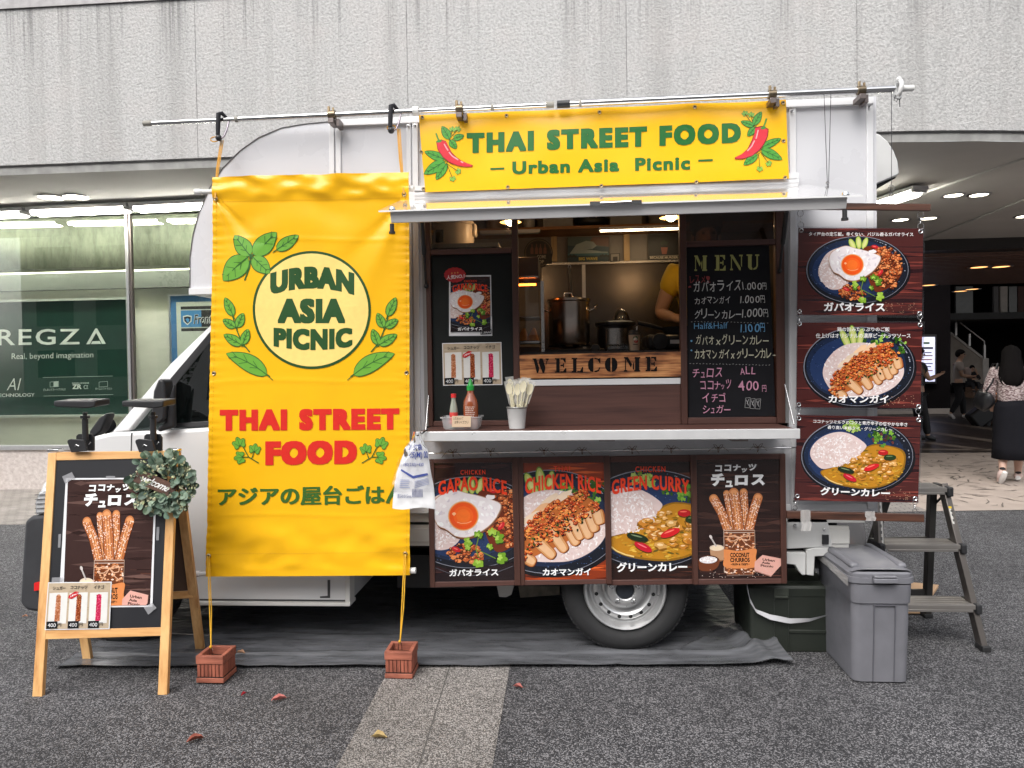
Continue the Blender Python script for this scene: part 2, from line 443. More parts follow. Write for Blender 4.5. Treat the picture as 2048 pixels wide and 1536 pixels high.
# brick pavement (left) and beige plaza (right) beyond the asphalt
eA, eB = Vector((-5.257, 6.394, 0)), Vector((3.782, 7.091, 0))
def edge(x): return eA.y+(eB.y-eA.y)*(x-eA.x)/(eB.x-eA.x)
mt, nt, p = newmat("brick_paving"); v = coords(nt, (1, 1, 1), (0, 0, rad(8)))
br = nt.nodes.new("ShaderNodeTexBrick"); nt.links.new(v, br.inputs["Vector"])
br.inputs["Scale"].default_value = 4.2; br.inputs["Mortar Size"].default_value = .018
br.inputs["Color1"].default_value = (.30, .27, .25, 1); br.inputs["Color2"].default_value = (.24, .22, .205, 1); br.inputs["Mortar"].default_value = (.10, .09, .085, 1)
nt.links.new(mixc(nt, 1., br.outputs[0], ramp(nt, noise(nt, v, 3, 6), [(.3, (.75,)*3), (.7, (1.1,)*3)]), 'MULTIPLY'), p.inputs["Base Color"]); p.inputs["Roughness"].default_value = .85
flat("brick_pavement", mt, [(-30, edge(-30)), (3.35, edge(3.35)), (3.35, 12), (-30, 12)], .004)
mt = mat("beige_paving", (.36, .30, .26), .8, var=.1, vs=3, bmp=.2, bs=90)
mb = MB(); mb.add([(3.35, edge(3.35), .005), (40, edge(40), .005), (40, 11.9, .005), (3.35, 11.55, .005)], [(0, 1, 2, 3)])
R = random.Random(5)
for k in range(560):
    cx, cy = R.uniform(3.5, 9.5), R.uniform(7.2, 11.5)
    if cy < edge(cx)+.1: continue
    cl = math.floor(cx/1.1)*1.1+.5, math.floor(cy/1.1)*1.1+.5
    a = math.atan2(cy-cl[1], cx-cl[0])+R.uniform(-.5, .5); L = R.uniform(.04, .14); w = R.uniform(.006, .012)
    d = Vector((math.cos(a), math.sin(a), 0)); n = Vector((-d.y, d.x, 0)); c = Vector((cx, cy, .009))
    bend = n*R.uniform(-.03, .03)
    mb.add([c-d*L-n*w+bend, c-n*w, c+d*L-n*w*.4+bend, c+d*L+n*w*.4+bend, c+n*w, c-d*L+n*w+bend], [(0, 1, 4, 5), (1, 2, 3, 4)], 1)
build("plaza_paving", mb, [mt, mat("dark_paving_mark", (.15, .125, .11), .8)], kind='structure')
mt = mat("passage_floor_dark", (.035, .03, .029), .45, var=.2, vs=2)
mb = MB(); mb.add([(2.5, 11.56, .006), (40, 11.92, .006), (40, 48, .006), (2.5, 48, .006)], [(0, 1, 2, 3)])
for a, b, w in (((1852, 843), (2060, 872), .30), ((1848, 866), (2080, 899), .30), ((1838, 886), (1950, 901), .28), ((1838, 901), (2080, 903), .22)):
    A, B = G(*a), G(*b); d = (B-A).normalized(); n = Vector((-d.y, d.x, 0))*w*.9
    mb.add([(A.x, A.y, .01), (B.x, B.y, .01), (B.x+n.x, B.y+n.y, .01), (A.x+n.x, A.y+n.y, .01)], [(0, 1, 2, 3)], 1)
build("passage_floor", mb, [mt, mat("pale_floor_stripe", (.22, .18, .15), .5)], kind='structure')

# ================================================================ BUILDING
YF, YW, ZS = 6.83, 8.42, 3.40          # fascia plane, shop-window plane, soffit height
bld = thing("building", "large grey roughcast building with shop window and covered passage behind the truck", "building", (0, 8.4, 0))
mt, nt, p = newmat("roughcast"); v = coords(nt)
n1 = noise(nt, v, 42, 5, .55); n2 = noise(nt, v, 2.2, 5)
sx = noise(nt, coords(nt, (1.7, 1, .05)), 1.5, 5, .7); fine = noise(nt, coords(nt, (22, 1, .25)), 1.6, 4, .7)
sepz = nt.nodes.new("ShaderNodeSeparateXYZ"); nt.links.new(v, sepz.inputs[0])
mid = ramp(nt, sx, [(.50, (0,)*3), (.68, (1,)*3)])
topf = math_(nt, 'MULTIPLY', ramp(nt, math_(nt, 'MULTIPLY_ADD', sepz.outputs[2], .85, c=-3.6), [(.1, (0,)*3), (.9, (1,)*3)]), ramp(nt, sx, [(.47, (0,)*3), (.56, (1,)*3)])); 
dr = math_(nt, 'MULTIPLY', ramp(nt, fine, [(.50, (0,)*3), (.60, (1,)*3)]), topf)
c = ramp(nt, n1, [(.34, (.37, .367, .36)), (.52, (.47, .466, .458)), (.66, (.53, .525, .517))])
c = mixc(nt, math_(nt, 'MULTIPLY', mid, .55), c, (.30, .295, .285))
c = mixc(nt, math_(nt, 'MULTIPLY', ramp(nt, n2, [(.5, (0,)*3), (.75, (1,)*3)]), .25), c, (.55, .50, .48))
c = mixc(nt, math_(nt, 'MULTIPLY', dr, .75), c, (.06, .06, .06))
nt.links.new(c, p.inputs["Base Color"]); p.inputs["Roughness"].default_value = .9
bump(nt, p, math_(nt, 'ADD', n1, math_(nt, 'MULTIPLY', noise(nt, v, 70, 3), .35)), .5, .022)
M_ROUGH = mt
M_SOFF = mat("soffit_paint", (.40, .39, .375), .8, var=.07, vs=1.2, bmp=.05, bs=20)
M_DARK = mat("near_black", (.012, .012, .013), .6)
M_ALU = mat("aluminium", (.62, .62, .63), .32, .9, var=.05, vs=20)
M_ALUD = mat("bronze_aluminium", (.20, .17, .16), .38, .85, var=.06)
M_WHITEP = mat("white_paint", (.74, .74, .745), .35, var=.03, vs=3)
ztop = W(100, 15, YF).z
def curve_pt(s):   # plan curve of the fascia: straight, then bending away on the right
    X0 = 2.55; Rr = 9.0
    if s <= X0: return Vector((s, YF, 0)), Vector((0, -1, 0))
    a = (s-X0)/Rr; return Vector((X0+Rr*math.sin(a), YF+Rr*(1-math.cos(a)), 0)), Vector((math.sin(a), -math.cos(a), 0))
def fascia(mb, s0, s1, z0, z1, out0, out1, n, mi=0):
    prof = [(out0, z0), (out1, z1)]
    def f(u, w):
        pt, nn = curve_pt(s0+(s1-s0)*u); o = out0+(out1-out0)*w; q = pt+nn*o; q.z = z0+(z1-z0)*w; return q
    mb.grid(f, n, 1, mi)
joints = [-18, -12.6, -9.0]+[W(x, 100, YF).x for x in (391, 814, 1253, 1714)]+[6.8, 10]
mb = MB()
for a, b in zip(joints, joints[1:]):
    n = 1 if b < 2.6 else 24
    fascia(mb, a+.002, b-.002, ZS+.09, ztop, 0, 0, n); fascia(mb, a+.002, b-.002, ztop, ztop, 0, -.03, n)
    fascia(mb, a+.004, b-.004, ZS+.09, ZS+.09, -.05, 0, n)
build("roughcast_wall", mb, M_ROUGH, bld)
mb = MB(); fascia(mb, -18, 10, ZS+.05, ztop+.0, -.035, -.035, 60); build("joint_backing", mb, mat("joint_grey", (.30, .295, .29), .9), bld)
mb = MB(); fascia(mb, -18, 10, ZS, ZS+.065, -.03, -.022, 60); fascia(mb, -18, 10, ZS+.065, ZS+.088, -.02, -.05, 60)
build("drip_edge", mb, mat("drip_concrete", (.36, .355, .34), .9, var=.2, vs=8, bmp=.3, bs=60), bld)
mb = MB(); mb.box(-18, joints[4]-.62, YF-.02, YF+.3, ztop+.004, ztop+.09); mb.box(-18, joints[4]-.62, YF+.05, YF+.3, ztop+.093, ztop+.5)
mb.box(joints[4]-.615, 10, YF+.02, YF+.3, ztop+.002, ztop+.9)
build("coping", mb, mat("coping_metal", (.30, .29, .29), .5, .6, var=.15, vs=14), bld)
# soffit, running deep into the passage on the right
mb = MB(); N = 40; ss = [-18+28*i/N for i in range(N+1)]
for a, b in zip(ss, ss[1:]):
    pa, na = curve_pt(a); pb, nb = curve_pt(b); pa = pa-na*.03; pb = pb-nb*.03
    mb.add([(pa.x, pa.y, ZS), (pb.x, pb.y, ZS), (pb.x, 12.5, ZS), (pa.x, 12.5, ZS)], [(0, 3, 2, 1)])
for a, b in (((1735, 425), (2100, 300)), ((1850, 478), (2150, 360))):   # shallow plaster ribs across the ceiling
    A, B = G(*a, ZS), G(*b, ZS); d = (B-A).normalized(); n = Vector((-d.y, d.x, 0))*.05
    mb.prism([(A-n)+Vector((0, 0, -.001)), (B-n)+Vector((0, 0, -.001)), (B+n)+Vector((0, 0, -.001)), (A+n)+Vector((0, 0, -.001))], (0, 0, -.022))
build("soffit", mb, M_SOFF, bld)
# shop front
XL, XR = -17.0, 3.2; ZB = .53
mb = MB(); mb.box(XL, XR, YW-.05, YW+.25, 0, ZB-.04)
mt, nt, p = newmat("plinth_render"); v = coords(nt); n = noise(nt, v, 24, 5)
nt.links.new(ramp(nt, n, [(.3, (.44, .385, .36)), (.7, (.60, .545, .515))]), p.inputs["Base Color"]); p.inputs["Roughness"].default_value = .9
bump(nt, p, n, .6, .02); build("plinth", mb, mt, bld)
mb = MB(); mb.box(XL, XR, YW-.08, YW+.02, ZB-.04, ZB+.015); mb.box(XL, XR, YW-.03, YW+.03, 3.345, ZS-.002)
for px in (-700, -220, 263, 820, 1260, 1700):
    X = W(px, 600, YW).x; mb.box(X-.035, X-.002, YW-.05, YW+.02, ZB+.017, 3.343); mb.box(X+.002, X+.03, YW-.035, YW+.02, ZB+.017, 3.343, 1)
wf = build("window_frame", mb, [M_ALU, M_ALUD], bld, bevel=.003)
mb = MB(); mb.box(XL, XR, YW-.006, YW-.0, ZB+.016, 3.344); build("window_glass", mb, glass("shop_glass", (.93, .96, .93), .8), bld)
mt, nt, p = newmat("shop_wall"); v = coords(nt, (.35, 1, 1.2)); n = noise(nt, v, 2.0, 6, .65)
nt.links.new(ramp(nt, n, [(.35, (.50, .50, .44)), (.65, (.62, .62, .55))]), p.inputs["Base Color"]); p.inputs["Roughness"].default_value = .8
M_SHOP = mt
mb = MB(); mb.box(XL, XR, 9.3, 9.4, 0, 3.4); mb.box(XL-.1, XL, YW, 9.4, 0, 3.4); mb.box(XR, XR+.1, YW-.05, 9.4, 0, 3.4); mb.box(XL, XR, YW+.26, 9.3, .0, .3)
build("shop_wall", mb, M_SHOP, bld)
mb = MB(); zb = W(100, 537, 8.62).z; mb.box(XL, XR, 8.62, 8.9, zb, 3.36)
mt, nt, p = newmat("stained_beam"); v = coords(nt, (1, 1, .35)); n = noise(nt, v, 9, 7, .7); n2 = noise(nt, coords(nt), 60, 4)
c = ramp(nt, n, [(.36, (.17, .175, .13)), (.6, (.29, .30, .23))]); c = mixc(nt, ramp(nt, n2, [(.66, (0,)*3), (.74, (.7,)*3)]), c, (.14, .11, .08))
nt.links.new(c, p.inputs["Base Color"]); build("shop_beam", mb, mt, bld)
mb = MB(); z1 = W(100, 560, 8.95).z; mb.box(XL, XR, 9.2, 9.29, z1-.1, z1+.12); build("reflected_band", mb, mat("reflected_band_grey", (.07, .078, .07), .6), bld)  # dark strip put in for the reflected band and shadow gap below the beam
# passage beyond
mb = MB(); mb.box(3.2, 40, 12.4, 12.75, 3.22, 3.5); mb.box(3.2, 3.4, 9.4, 19, 0, 3.6)
build("passage_beam", mb, mat("beam_black", (.015, .013, .013), .5), bld)
mb = MB(); mb.box(3.2, 40, 12.76, 17.6, 3.2, 3.3)
for k in range(24): mb.box(3.4, 40, 12.85+k*.2, 12.93+k*.2, 3.17, 3.199)
build("passage_ceiling", mb, mat("brown_slat", (.11, .06, .045), .5), bld)
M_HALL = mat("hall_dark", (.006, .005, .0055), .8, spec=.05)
Yp = G(1870, 829).y
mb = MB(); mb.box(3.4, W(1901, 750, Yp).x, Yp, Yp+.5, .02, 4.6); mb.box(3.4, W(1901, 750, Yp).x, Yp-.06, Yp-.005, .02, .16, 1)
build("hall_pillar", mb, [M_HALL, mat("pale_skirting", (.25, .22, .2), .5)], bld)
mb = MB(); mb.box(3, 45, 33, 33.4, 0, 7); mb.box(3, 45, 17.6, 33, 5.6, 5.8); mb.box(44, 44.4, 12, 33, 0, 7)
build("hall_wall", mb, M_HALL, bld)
z0 = W(1960, 626, 29).z; mb = MB(); mb.box(10, 45, 28.8, 33, z0-.25, z0)
build("mezzanine", mb, mat("mezz_edge", (.02, .017, .017), .5), bld)
mb = MB()
for x0, x1, c in ((1912, 1946, 0), (1988, 1997, 1), (2001, 2015, 2), (2018, 2034, 0), (2036, 2048, 3), (2050, 2100, 3)):
    mb.box(W(x0, 600, 29.4).x, W(x1, 600, 29.4).x, 29.4, 29.5, z0+.004, W(x0, 573, 29.4).z, c)
pieces("mezzanine_shopfront", mb, [mat("mezz_glass", (.10, .10, .10), .2), mat("mezz_grey", (.16, .15, .15), .5), mat("mezz_cream", (.62, .56, .5), .6), mat("mezz_red", (.11, .05, .04), .6)], bld)
# stair
mb = MB(); Ys = 31.0
P = lambda x, y: W(x, y, Ys)
mb.prism([P(1902, 668), P(1967, 719), P(1976, 721), P(1976, 768), P(1902, 768)], (0, 1.2, 0))
mb.prism([P(1901, 664), P(1966, 714), P(1966, 719), P(1901, 669)], (0, -.05, 0), 1); mb.prism([P(1964, 715), P(1976, 717), P(1976, 768), P(1966, 768)], (0, -.06, 0), 1)
build("stair_wall", mb, [mat("stair_beige", (.30, .255, .215), .7), mat("stair_white", (.50, .46, .42), .5)], bld)
mb = MB()
for x, y0, y1 in ((1909, 645, 671), (1936, 668, 692), (1966, 690, 718)):
    mb.bar(P(x, y0)+Vector((0, -.1, 0)), P(x, y1)+Vector((0, -.1, 0)), .07, .07)
mb.tube([P(1901, 633)+Vector((0, -.1, 0)), P(1966, 683)+Vector((0, -.1, 0)), P(1966, 700)+Vector((0, -.1, 0))], .025)
build("stair_railing", mb, mat("rail_steel", (.45, .43, .42), .35, .6), bld)
mb = MB(); mb.box(P(1928, 770).x, P(1976, 770).x+2, 29.4, 30.9, .01, .42); mb.box(P(1928, 770).x-.9, P(1976, 770).x+2, 28.6, 29.39, .01, .2)
build("bench_step", mb, mat("step_wood", (.12, .07, .045), .5), bld)
mb = MB(); mb.box(P(1928, 770).x, P(1962, 770).x, 29.36, 29.398, .35, .40); mb.box(P(1928, 770).x-.5, P(1962, 770).x-.0, 28.56, 28.598, .15, .19)
pieces("step_light", mb, emitter("step_glow", "#ff9a4a", 1.6), bld)
# ---- lamps under the soffit
def downlight(c, z, r, col, s, label, group):
    t = thing("ceiling_light", label, "ceiling light", (c.x, c.y, z-.03), group)
    mb = MB(); mb.lathe([(r*.86, 0), (r*.9, -.012), (r*1.12, -.016), (r*1.18, -.002)], (c.x, c.y, z), n=24); build("trim_ring", mb, mat("ring_grey", (.30, .30, .31), .3, .6), t, smooth=40)
    mb = MB(); mb.lathe([(.0005, -.006), (r*.85, -.004)], (c.x, c.y, z), n=24); build("diffuser", mb, emitter(*col), t)
LW = ("downlight_white", "#fff6dc", 9.0); LO = ("downlight_warm", "#ffb46a", 1.5)
places = ["leftmost under the left soffit above the green sign", "second from left under the left soffit above the green sign", "left one of the pair high on the passage ceiling", "right one of the pair high on the passage ceiling", "left one of the pair just above the wooden hanging bar", "right one of the pair behind the sign chain", "at the right edge above the passage beam"]
for (x, y), w in zip(((103, 393), (152, 392), (1907, 390), (1958, 389), (1801, 439), (1857, 436), (2049, 432)), places):
    downlight(G(x, y, ZS), ZS-.001, .115, LW, 1, "round lit white downlight, "+w, "round downlights in the soffit")
wp = ["left one of the front pair in the brown passage ceiling", "right one of the front pair in the brown passage ceiling", "beside the top sign's right edge in the brown passage ceiling", "left one of the rear pair above the stair", "right one of the rear pair above the stair"]
for (x, y), w in zip(((1958, 534), (2002, 533), (1857, 570), (1921, 582), (1944, 578)), wp):
    downlight(G(x, y, 3.168), 3.168, .17, LO, 1, "dim warm downlight, "+w, "warm downlights in the passage ceiling")
def tube_light(A, B, label, group, rr=.022, double=True, glow=26):
    d = (B-A).normalized(); n = Vector((-d.y, d.x, 0)); c = (A+B)/2
    t = thing("fluorescent_light", label, "ceiling light", (c.x, c.y, A.z), group)
    mb = MB(); mb.obox(c+Vector((0, 0, .045)), d*((B-A).length/2+.03), n*.10, (0, 0, .02))
    for e in (A, B): mb.obox(e+d*(.0 if e is A else .0)+Vector((0, 0, .008)), d*.02, n*.09, (0, 0, .016))
    build("housing", mb, mat("housing_grey", (.42, .42, .43), .5), t, bevel=.004)
    for s in ((-1, 1) if double else (0,)):
        mb = MB(); mb.tube([A+d*.025+n*.055*s, B-d*.025+n*.055*s], rr, 10); build("tube", mb, emitter(f"tube_glow_{glow}", "#fffbee", glow), t, smooth=60)
for a, b, l in (((-230, 441), (52, 429), "twin fluorescent batten light cut by the photo's left edge above the shop window"), ((68, 428), (258, 420), "twin fluorescent batten light above the green sign, between two end caps"), ((272, 420), (470, 410), "twin fluorescent batten light above the shop window, ending behind the truck's curved front")):
    tube_light(G(*a, 3.30), G(*b, 3.30), l, "fluorescent lights above the shop window", .024)
tube_light(G(1838, 384, 3.3), G(1722, 421, 3.3), "single slanting fluorescent light on the passage ceiling behind the wooden bar", "fluorescent lights above the shop window", .05, False)
for k, (xa, xb) in enumerate(((-8.6, W(105, 458, 8.53).x), (W(135, 458, 8.53).x, W(330, 450, 8.53).x), (W(345, 450, 8.53).x, -1.6))):  # added tubes, hidden by the beam, that brighten the shop interior
    tube_light(Vector((xa, 9.0, 3.28)), Vector((xb, 9.0, 3.28)), ("fluorescent light inside the shop behind the stained beam, above the sign", "fluorescent light inside the shop behind the stained beam, above the framed poster", "fluorescent light inside the shop, hidden behind the food truck")[k], "fluorescent lights inside the shop", .02, True, 70)
# ---- things in the shop window
Yg = 9.15
t = thing("window_sign", "dark green REGZA display board inside the shop window", "sign", (W(100, 831, Yg).x, Yg, W(100, 831, Yg).z))
q = [W(-90, 606, Yg), W(254, 599, Yg), W(255, 828, Yg), W(-90, 835, Yg)]
q[0].z = q[1].z; q[3].z = q[2].z
mb = MB(); mb.prism(q, (0, .04, 0)); build("board", mb, mat("sign_green", (.006, .040, .028), .4, var=.1), t)
mb = MB(); x0, x1, z0, z1 = q[0].x, q[1].x, q[2].z, q[1].z
for bx in ((x0-.03, x1+.03, z1, z1+.03), (x0-.03, x1+.03, z0-.03, z0), (x1, x1+.03, z0, z1), (x0-.03, x0, z0, z1)): mb.box(bx[0], bx[1], Yg-.03, Yg+.04, bx[2], bx[3])
build("frame", mb, mat("sign_frame", (.55, .58, .54), .4, .4), t)
a = Art(pxmap(Yg, .004), step=1e-4); wh = (.80, .84, .80)
a.text("REGZ", [(-4, 658.5), (160, 657.5), (160, 689), (-4, 691)], wh, .012, space=1.15)
a.poly([(173, 688.5), (191, 657), (195, 657), (194, 663), (180, 688.3)], wh); a.poly([(195, 657.2), (212, 687.5), (204.5, 687.8), (191.5, 663)], wh); a.poly([(182, 688.2), (185.5, 682.5), (199.5, 682), (203, 687.8)], wh)
a.text("Real, beyond imagination", [(24, 707), (187, 703.5), (187, 718.5), (24, 722)], wh, -.004)
a.text("AI", [(14, 757), (43, 756.5), (43, 780), (14, 780.5)], wh, -.01, shear=.3); a.text("TECHNOLOGY", [(-9, 787.5), (70, 786), (70, 793), (-9, 794)], wh, .01)
dim = (.55, .62, .58)
a.line([(86, 755), (226, 752)], .8, dim); a.line([(88, 792), (227, 789)], .8, dim)
a.text("ざんまいスマートアクセス", [(87, 777), (132, 776), (132, 781), (87, 782)], dim, .02); a.text("タイムシフトマシン", [(191, 775), (225, 774.5), (225, 779.5), (191, 780)], dim, .02)
a.text("ZR", [(145, 769), (164, 768.5), (164, 778), (145, 778)], wh, .03); a.text("α", (168, 770, 177, 778), dim, 0); a.text("REGZA ENGINE", [(145, 765), (179, 764.5), (179, 767.5), (145, 767.8)], dim, .03)
for x in (101, 199): a.line([(x, 764), (x+17, 762.5), (x+17, 773), (x, 774), (x, 764)], .8, dim)
a.poly([(108, 764), (117, 763), (117, 773), (108, 773.5)], dim)
build("lettering", a, vcol("sign_ink", .5), t)
t = thing("framed_poster", "framed pale poster with wide blue border behind the shop glass, half hidden by the truck", "poster", (W(400, 760, Yg).x, Yg, W(400, 760, Yg).z))
q = [W(341, 594, Yg), W(520, 588, Yg), W(524, 770, Yg), W(345, 775, Yg)]; q[0].z = q[1].z; q[3].z = q[2].z; q[3].x = q[0].x; q[2].x = q[1].x
mb = MB(); x0, x1, z0, z1 = q[0].x, q[1].x, q[2].z, q[1].z
for bx in ((x0-.02, x1+.02, z1, z1+.02), (x0-.02, x1+.02, z0-.02, z0), (x1, x1+.02, z0, z1), (x0-.02, x0, z0, z1)): mb.box(bx[0], bx[1], Yg-.02, Yg+.03, bx[2], bx[3])
build("frame", mb, M_ALU, t)
a = Art(quadmap((341, 594, 520, 772), q), step=1e-4)
a.poly([(341, 594), (520, 594), (520, 772), (341, 772)], (.07, .20, .42)); a.poly([(352, 606), (512, 606), (512, 772), (352, 760)], (.60, .64, .57))
a.poly([(361, 615), (505, 615), (505, 664), (361, 664)], (.03, .03, .03)); a.poly([(361, 621), (505, 621), (505, 658), (361, 658)], (.55, .58, .52)); a.poly([(361, 623), (505, 623), (505, 656), (361, 656)], (.07, .26, .55)); a.poly([(402, 623), (505, 623), (505, 656), (402, 656)], (.02, .02, .02))
a.poly([(365, 634), (374, 632), (383, 634), (382, 645), (374, 652), (366, 645)], (.75, .75, .7)); a.poly([(367, 636), (374, 634.5), (381, 636), (380, 644), (374, 649.5), (368, 644)], (.02, .02, .03)); a.poly([(370, 640), (374, 638), (378, 640), (377, 645), (374, 647)], (.08, .3, .6))
a.text("Frontale", (386, 631, 440, 650), (.75, .76, .74), .05, shear=.25); a.text("Frontale", (386.8, 631.5, 440.8, 650.5), (.03, .03, .04), .015, shear=.25)
build("print", a, vcol("sign_ink"), t)
# screen in the passage
t = thing("display_screen", "tall lit information screen on the dark pillar in the passage", "screen", (W(1857, 765, Yp).x, Yp-.1, W(1857, 765, Yp).z))
q = [W(1836, 674, Yp-.12), W(1870, 674, Yp-.12), W(1870, 763, Yp-.12), W(1836, 763, Yp-.12)]
mb = MB(); mb.box(q[0].x-.05, q[1].x+.05, Yp-.115, Yp-.01, q[2].z-.06, q[0].z+.06); build("casing", mb, M_DARK, t, bevel=.01)
mb = MB(); mb.add(q, [(0, 1, 2, 3)]); build("panel", mb, emitter("screen_glow", "#b9c0f5", .42), t)
a = Art(quadmap((0, 0, 34, 89), q, .003), step=2e-4)
R = random.Random(2)
for y, w, h, c in ((10, 12, 4, (.05, .12, .04)), (20, 26, 4, (.03, .03, .05)), (30, 20, 2, (.1, .1, .2)), (36, 24, 2, (.2, .1, .1)), (44, 22, 2, (.3, .06, .06)), (52, 24, 2, (.1, .1, .2)), (58, 18, 2, (.1, .1, .2)), (66, 24, 2, (.25, .1, .1)), (80, 10, 3, (.05, .12, .04))): a.poly([(17-w/2, y), (17+w/2, y), (17+w/2, y+h), (17-w/2, y+h)], c)
build("screen_print", a, vcol("sign_ink"), t)
# ================================================================ FOOD TRUCK
T = 3.55; DEEP = 1.62
P = lambda x, y, Y=T: W(x, y, Y)
M_PANEL = mat("panel_white", (.62, .62, .645), .28, var=.02, vs=2, coat=.1)
M_TRIM = mat("trim_white", (.72, .72, .73), .3, var=.02, vs=4)
M_CAB = mat("cab_white", (.66, .66, .66), .2, var=.02, vs=2, coat=.6)
M_RUBBER = mat("rubber_black", (.020, .020, .021), .65, var=.15, vs=12, bmp=.1, bs=80)
M_PLAST = mat("plastic_black", (.022, .022, .024), .45, var=.1)
M_CHROME = mat("bright_steel", (.72, .72, .72), .14, 1., var=.03)
M_BROWN = wood("brown_laminate", "#3a2420", "#5d3d35", 0, 70, .5, .04, .05)
M_BROWNV = wood("brown_frame", "#38221d", "#53342b", 2, 70, .45, .04, .05)
truck = thing("food_truck", "white box food truck with rounded front, open serving hatch and brown wooden window frames", "food truck", (.1, T+.8, 0))
XA, XB = P(846, 640).x, P(1577, 640).x; ZT, ZC = 2.235, P(1200, 866, T-.30).z+.0135-.03          # hatch opening
XRR = 1.452; ZTOP = 2.655; ZBOT = .70
arc = [P(*q) for q in ((380, 589), (380, 560), (380, 516), (386, 470), (398, 425), (420, 376), (446, 336), (481, 301), (518, 275), (563, 256), (609, 248), (658, 243.5))]
zlow = P(380, 589).z
body = sub("cargo_body", (0, T, ZBOT), truck)
dp = Vector((0, .035, 0))
def panel(mb, pts): mb.prism(pts, dp)
mb = MB()
panel(mb, arc+[Vector((XA, T, ZTOP)), Vector((XA, T, zlow))])                       # rounded front side
panel(mb, [Vector((XA+.001, T, ZT)), Vector((XB-.001, T, ZT)), Vector((XB-.001, T, ZTOP)), Vector((XA+.001, T, ZTOP))])
panel(mb, [Vector((XB, T, ZBOT)), Vector((XRR, T, ZBOT)), Vector((XRR, T, ZTOP)), Vector((XB, T, ZTOP))])
panel(mb, [Vector((XA+.001, T, ZBOT)), Vector((XB-.001, T, ZBOT)), Vector((XB-.001, T, ZC+.01)), Vector((XA+.001, T, ZC+.01))])
panel(mb, [Vector((-1.5, T, ZBOT)), Vector((XA, T, ZBOT)), Vector((XA, T, zlow-.001)), Vector((-1.5, T, zlow-.001))])
build("side_panel", mb, M_PANEL, body)
mb = MB()   # roof and rounded nose, rear and far wall
prof = [(p.x, p.z) for p in arc]+[(XRR, ZTOP), (XRR, ZBOT), (-1.5, ZBOT), (-1.5, zlow)]
vs = [(x, y, z) for y in (T+.036, T+DEEP) for x, z in prof]; n = len(prof)
mb.add(vs, [(i, (i+1) % n, n+(i+1) % n, n+i) for i in range(n)]+[list(range(2*n-1, n-1, -1))])
build("shell", mb, M_PANEL, body, smooth=30)
# kitchen lining
M_LINE = mat("lining_grey", (.20, .175, .155), .45, var=.08)
mb = MB(); x0, x1, y0, y1 = XA-.25, XRR-.03, T+.036, T+DEEP-.03
mb.box(x0, x1, y1-.01, y1, ZBOT+.02, ZTOP-.03); mb.box(x0-.01, x0-.001, y0, y1, ZBOT+.02, ZTOP-.03); mb.box(x1+.001, x1+.01, y0, y1, ZBOT+.02, ZTOP-.03)
mb.box(x0, x1, y0, y1-.011, ZTOP-.05, ZTOP-.04); mb.box(x0, x1, y0, y1-.011, ZBOT+.02, ZBOT+.04)
build("kitchen_lining", mb, M_LINE, body)
YB = y1-.011        # face of the back wall inside
# white aluminium trims
mb = MB()
def vstrip(xt, yt, xb, yb, w, d=.012): mb.prism([P(xt-w/2, yt), P(xt+w/2, yt), P(xb+w/2, yb), P(xb-w/2, yb)], (0, -d, 0))
vstrip(664, 243, 666, 480, 10); vstrip(677, 242, 679, 480, 10, .010)
vstrip(818, 247, 823, 1010, 9); vstrip(831, 247, 838, 1010, 11, .016)
vstrip(1584, 206, 1588, 1018, 13, .010); vstrip(1738, 209, 1740, 1016, 13, .012)
def hstrip(a, b, h, d=.014): mb.prism([P(*a), P(*b), P(b[0], b[1]+h), P(a[0], a[1]+h)], (0, -d, 0))
hstrip((684, 241), (1744, 197), 13, .018); hstrip((380, 577), (640, 570), 13); hstrip((1592, 1009), (1732, 1007), 12, .01)
hstrip((820, 384), (1592, 358), 16, .03); hstrip((820, 1012), (1580, 1008), 14, .011)
build("trim", mb, M_TRIM, body, bevel=.002)
mb = MB(); mb.tube([p+Vector((0, -.002, 0)) for p in arc], .0028, 6); build("edge_gasket", mb, mat("gasket_grey", (.14, .14, .14), .6), body)
mb = MB()
for x, y in ((664, 250), (677, 249), (818, 254), (831, 253), (1581, 224), (1735, 215), (1583, 352), (830, 1003), (1586, 1000)):
    c = P(x, y); mb.lathe([(.006, -.021), (.006, -.012)], (c.x, T, c.z), 'y', 10); mb.lathe([(.0005, -.022), (.006, -.021)], (c.x, T, c.z), 'y', 10)
pieces("rivet", mb, M_CHROME, body)
# brown window frames round the hatch
fr = sub("hatch_frame", (.15, T, ZC), truck)
def bar2(mb, x0, x1, z0, z1, ya=-.014, yb=.03): mb.box(x0, x1, T+ya, T+yb, z0, z1)
xs = {k: P(k, 640).x for k in (857, 866, 1028, 1038, 1360, 1373, 1551, 1566)}
mb = MB(); bar2(mb, XA+.02, XA+.044, ZC+.03, ZT); bar2(mb, xs[1028]-.005, xs[1038], ZC+.03, ZT); bar2(mb, xs[1360], xs[1373], ZC+.03, ZT); bar2(mb, xs[1551], xs[1566]+.005, ZC+.03, ZT)
pieces("upright", mb, M_BROWNV, fr, bevel=.002)
mb = MB(); zl = P(930, 503).z; zr = P(1460, 486).z
bar2(mb, XA+.045, xs[1028]-.006, zl-.014, zl+.012, -.012); bar2(mb, xs[1373]+.001, xs[1551]-.001, zr-.014, zr+.012, -.012)
bar2(mb, XA+.045, xs[1028]-.006, ZC+.03, ZC+.055, -.012); bar2(mb, xs[1373]+.001, xs[1551]-.001, ZC+.03, ZC+.06, -.012)
pieces("crossbar", mb, M_BROWN, fr, bevel=.002)
mb = MB(); zw = P(1200, 770).z; mb.box(xs[1038]+.001, xs[1360]-.001, T+.0, T+.025, ZC+.03, zw-.002)
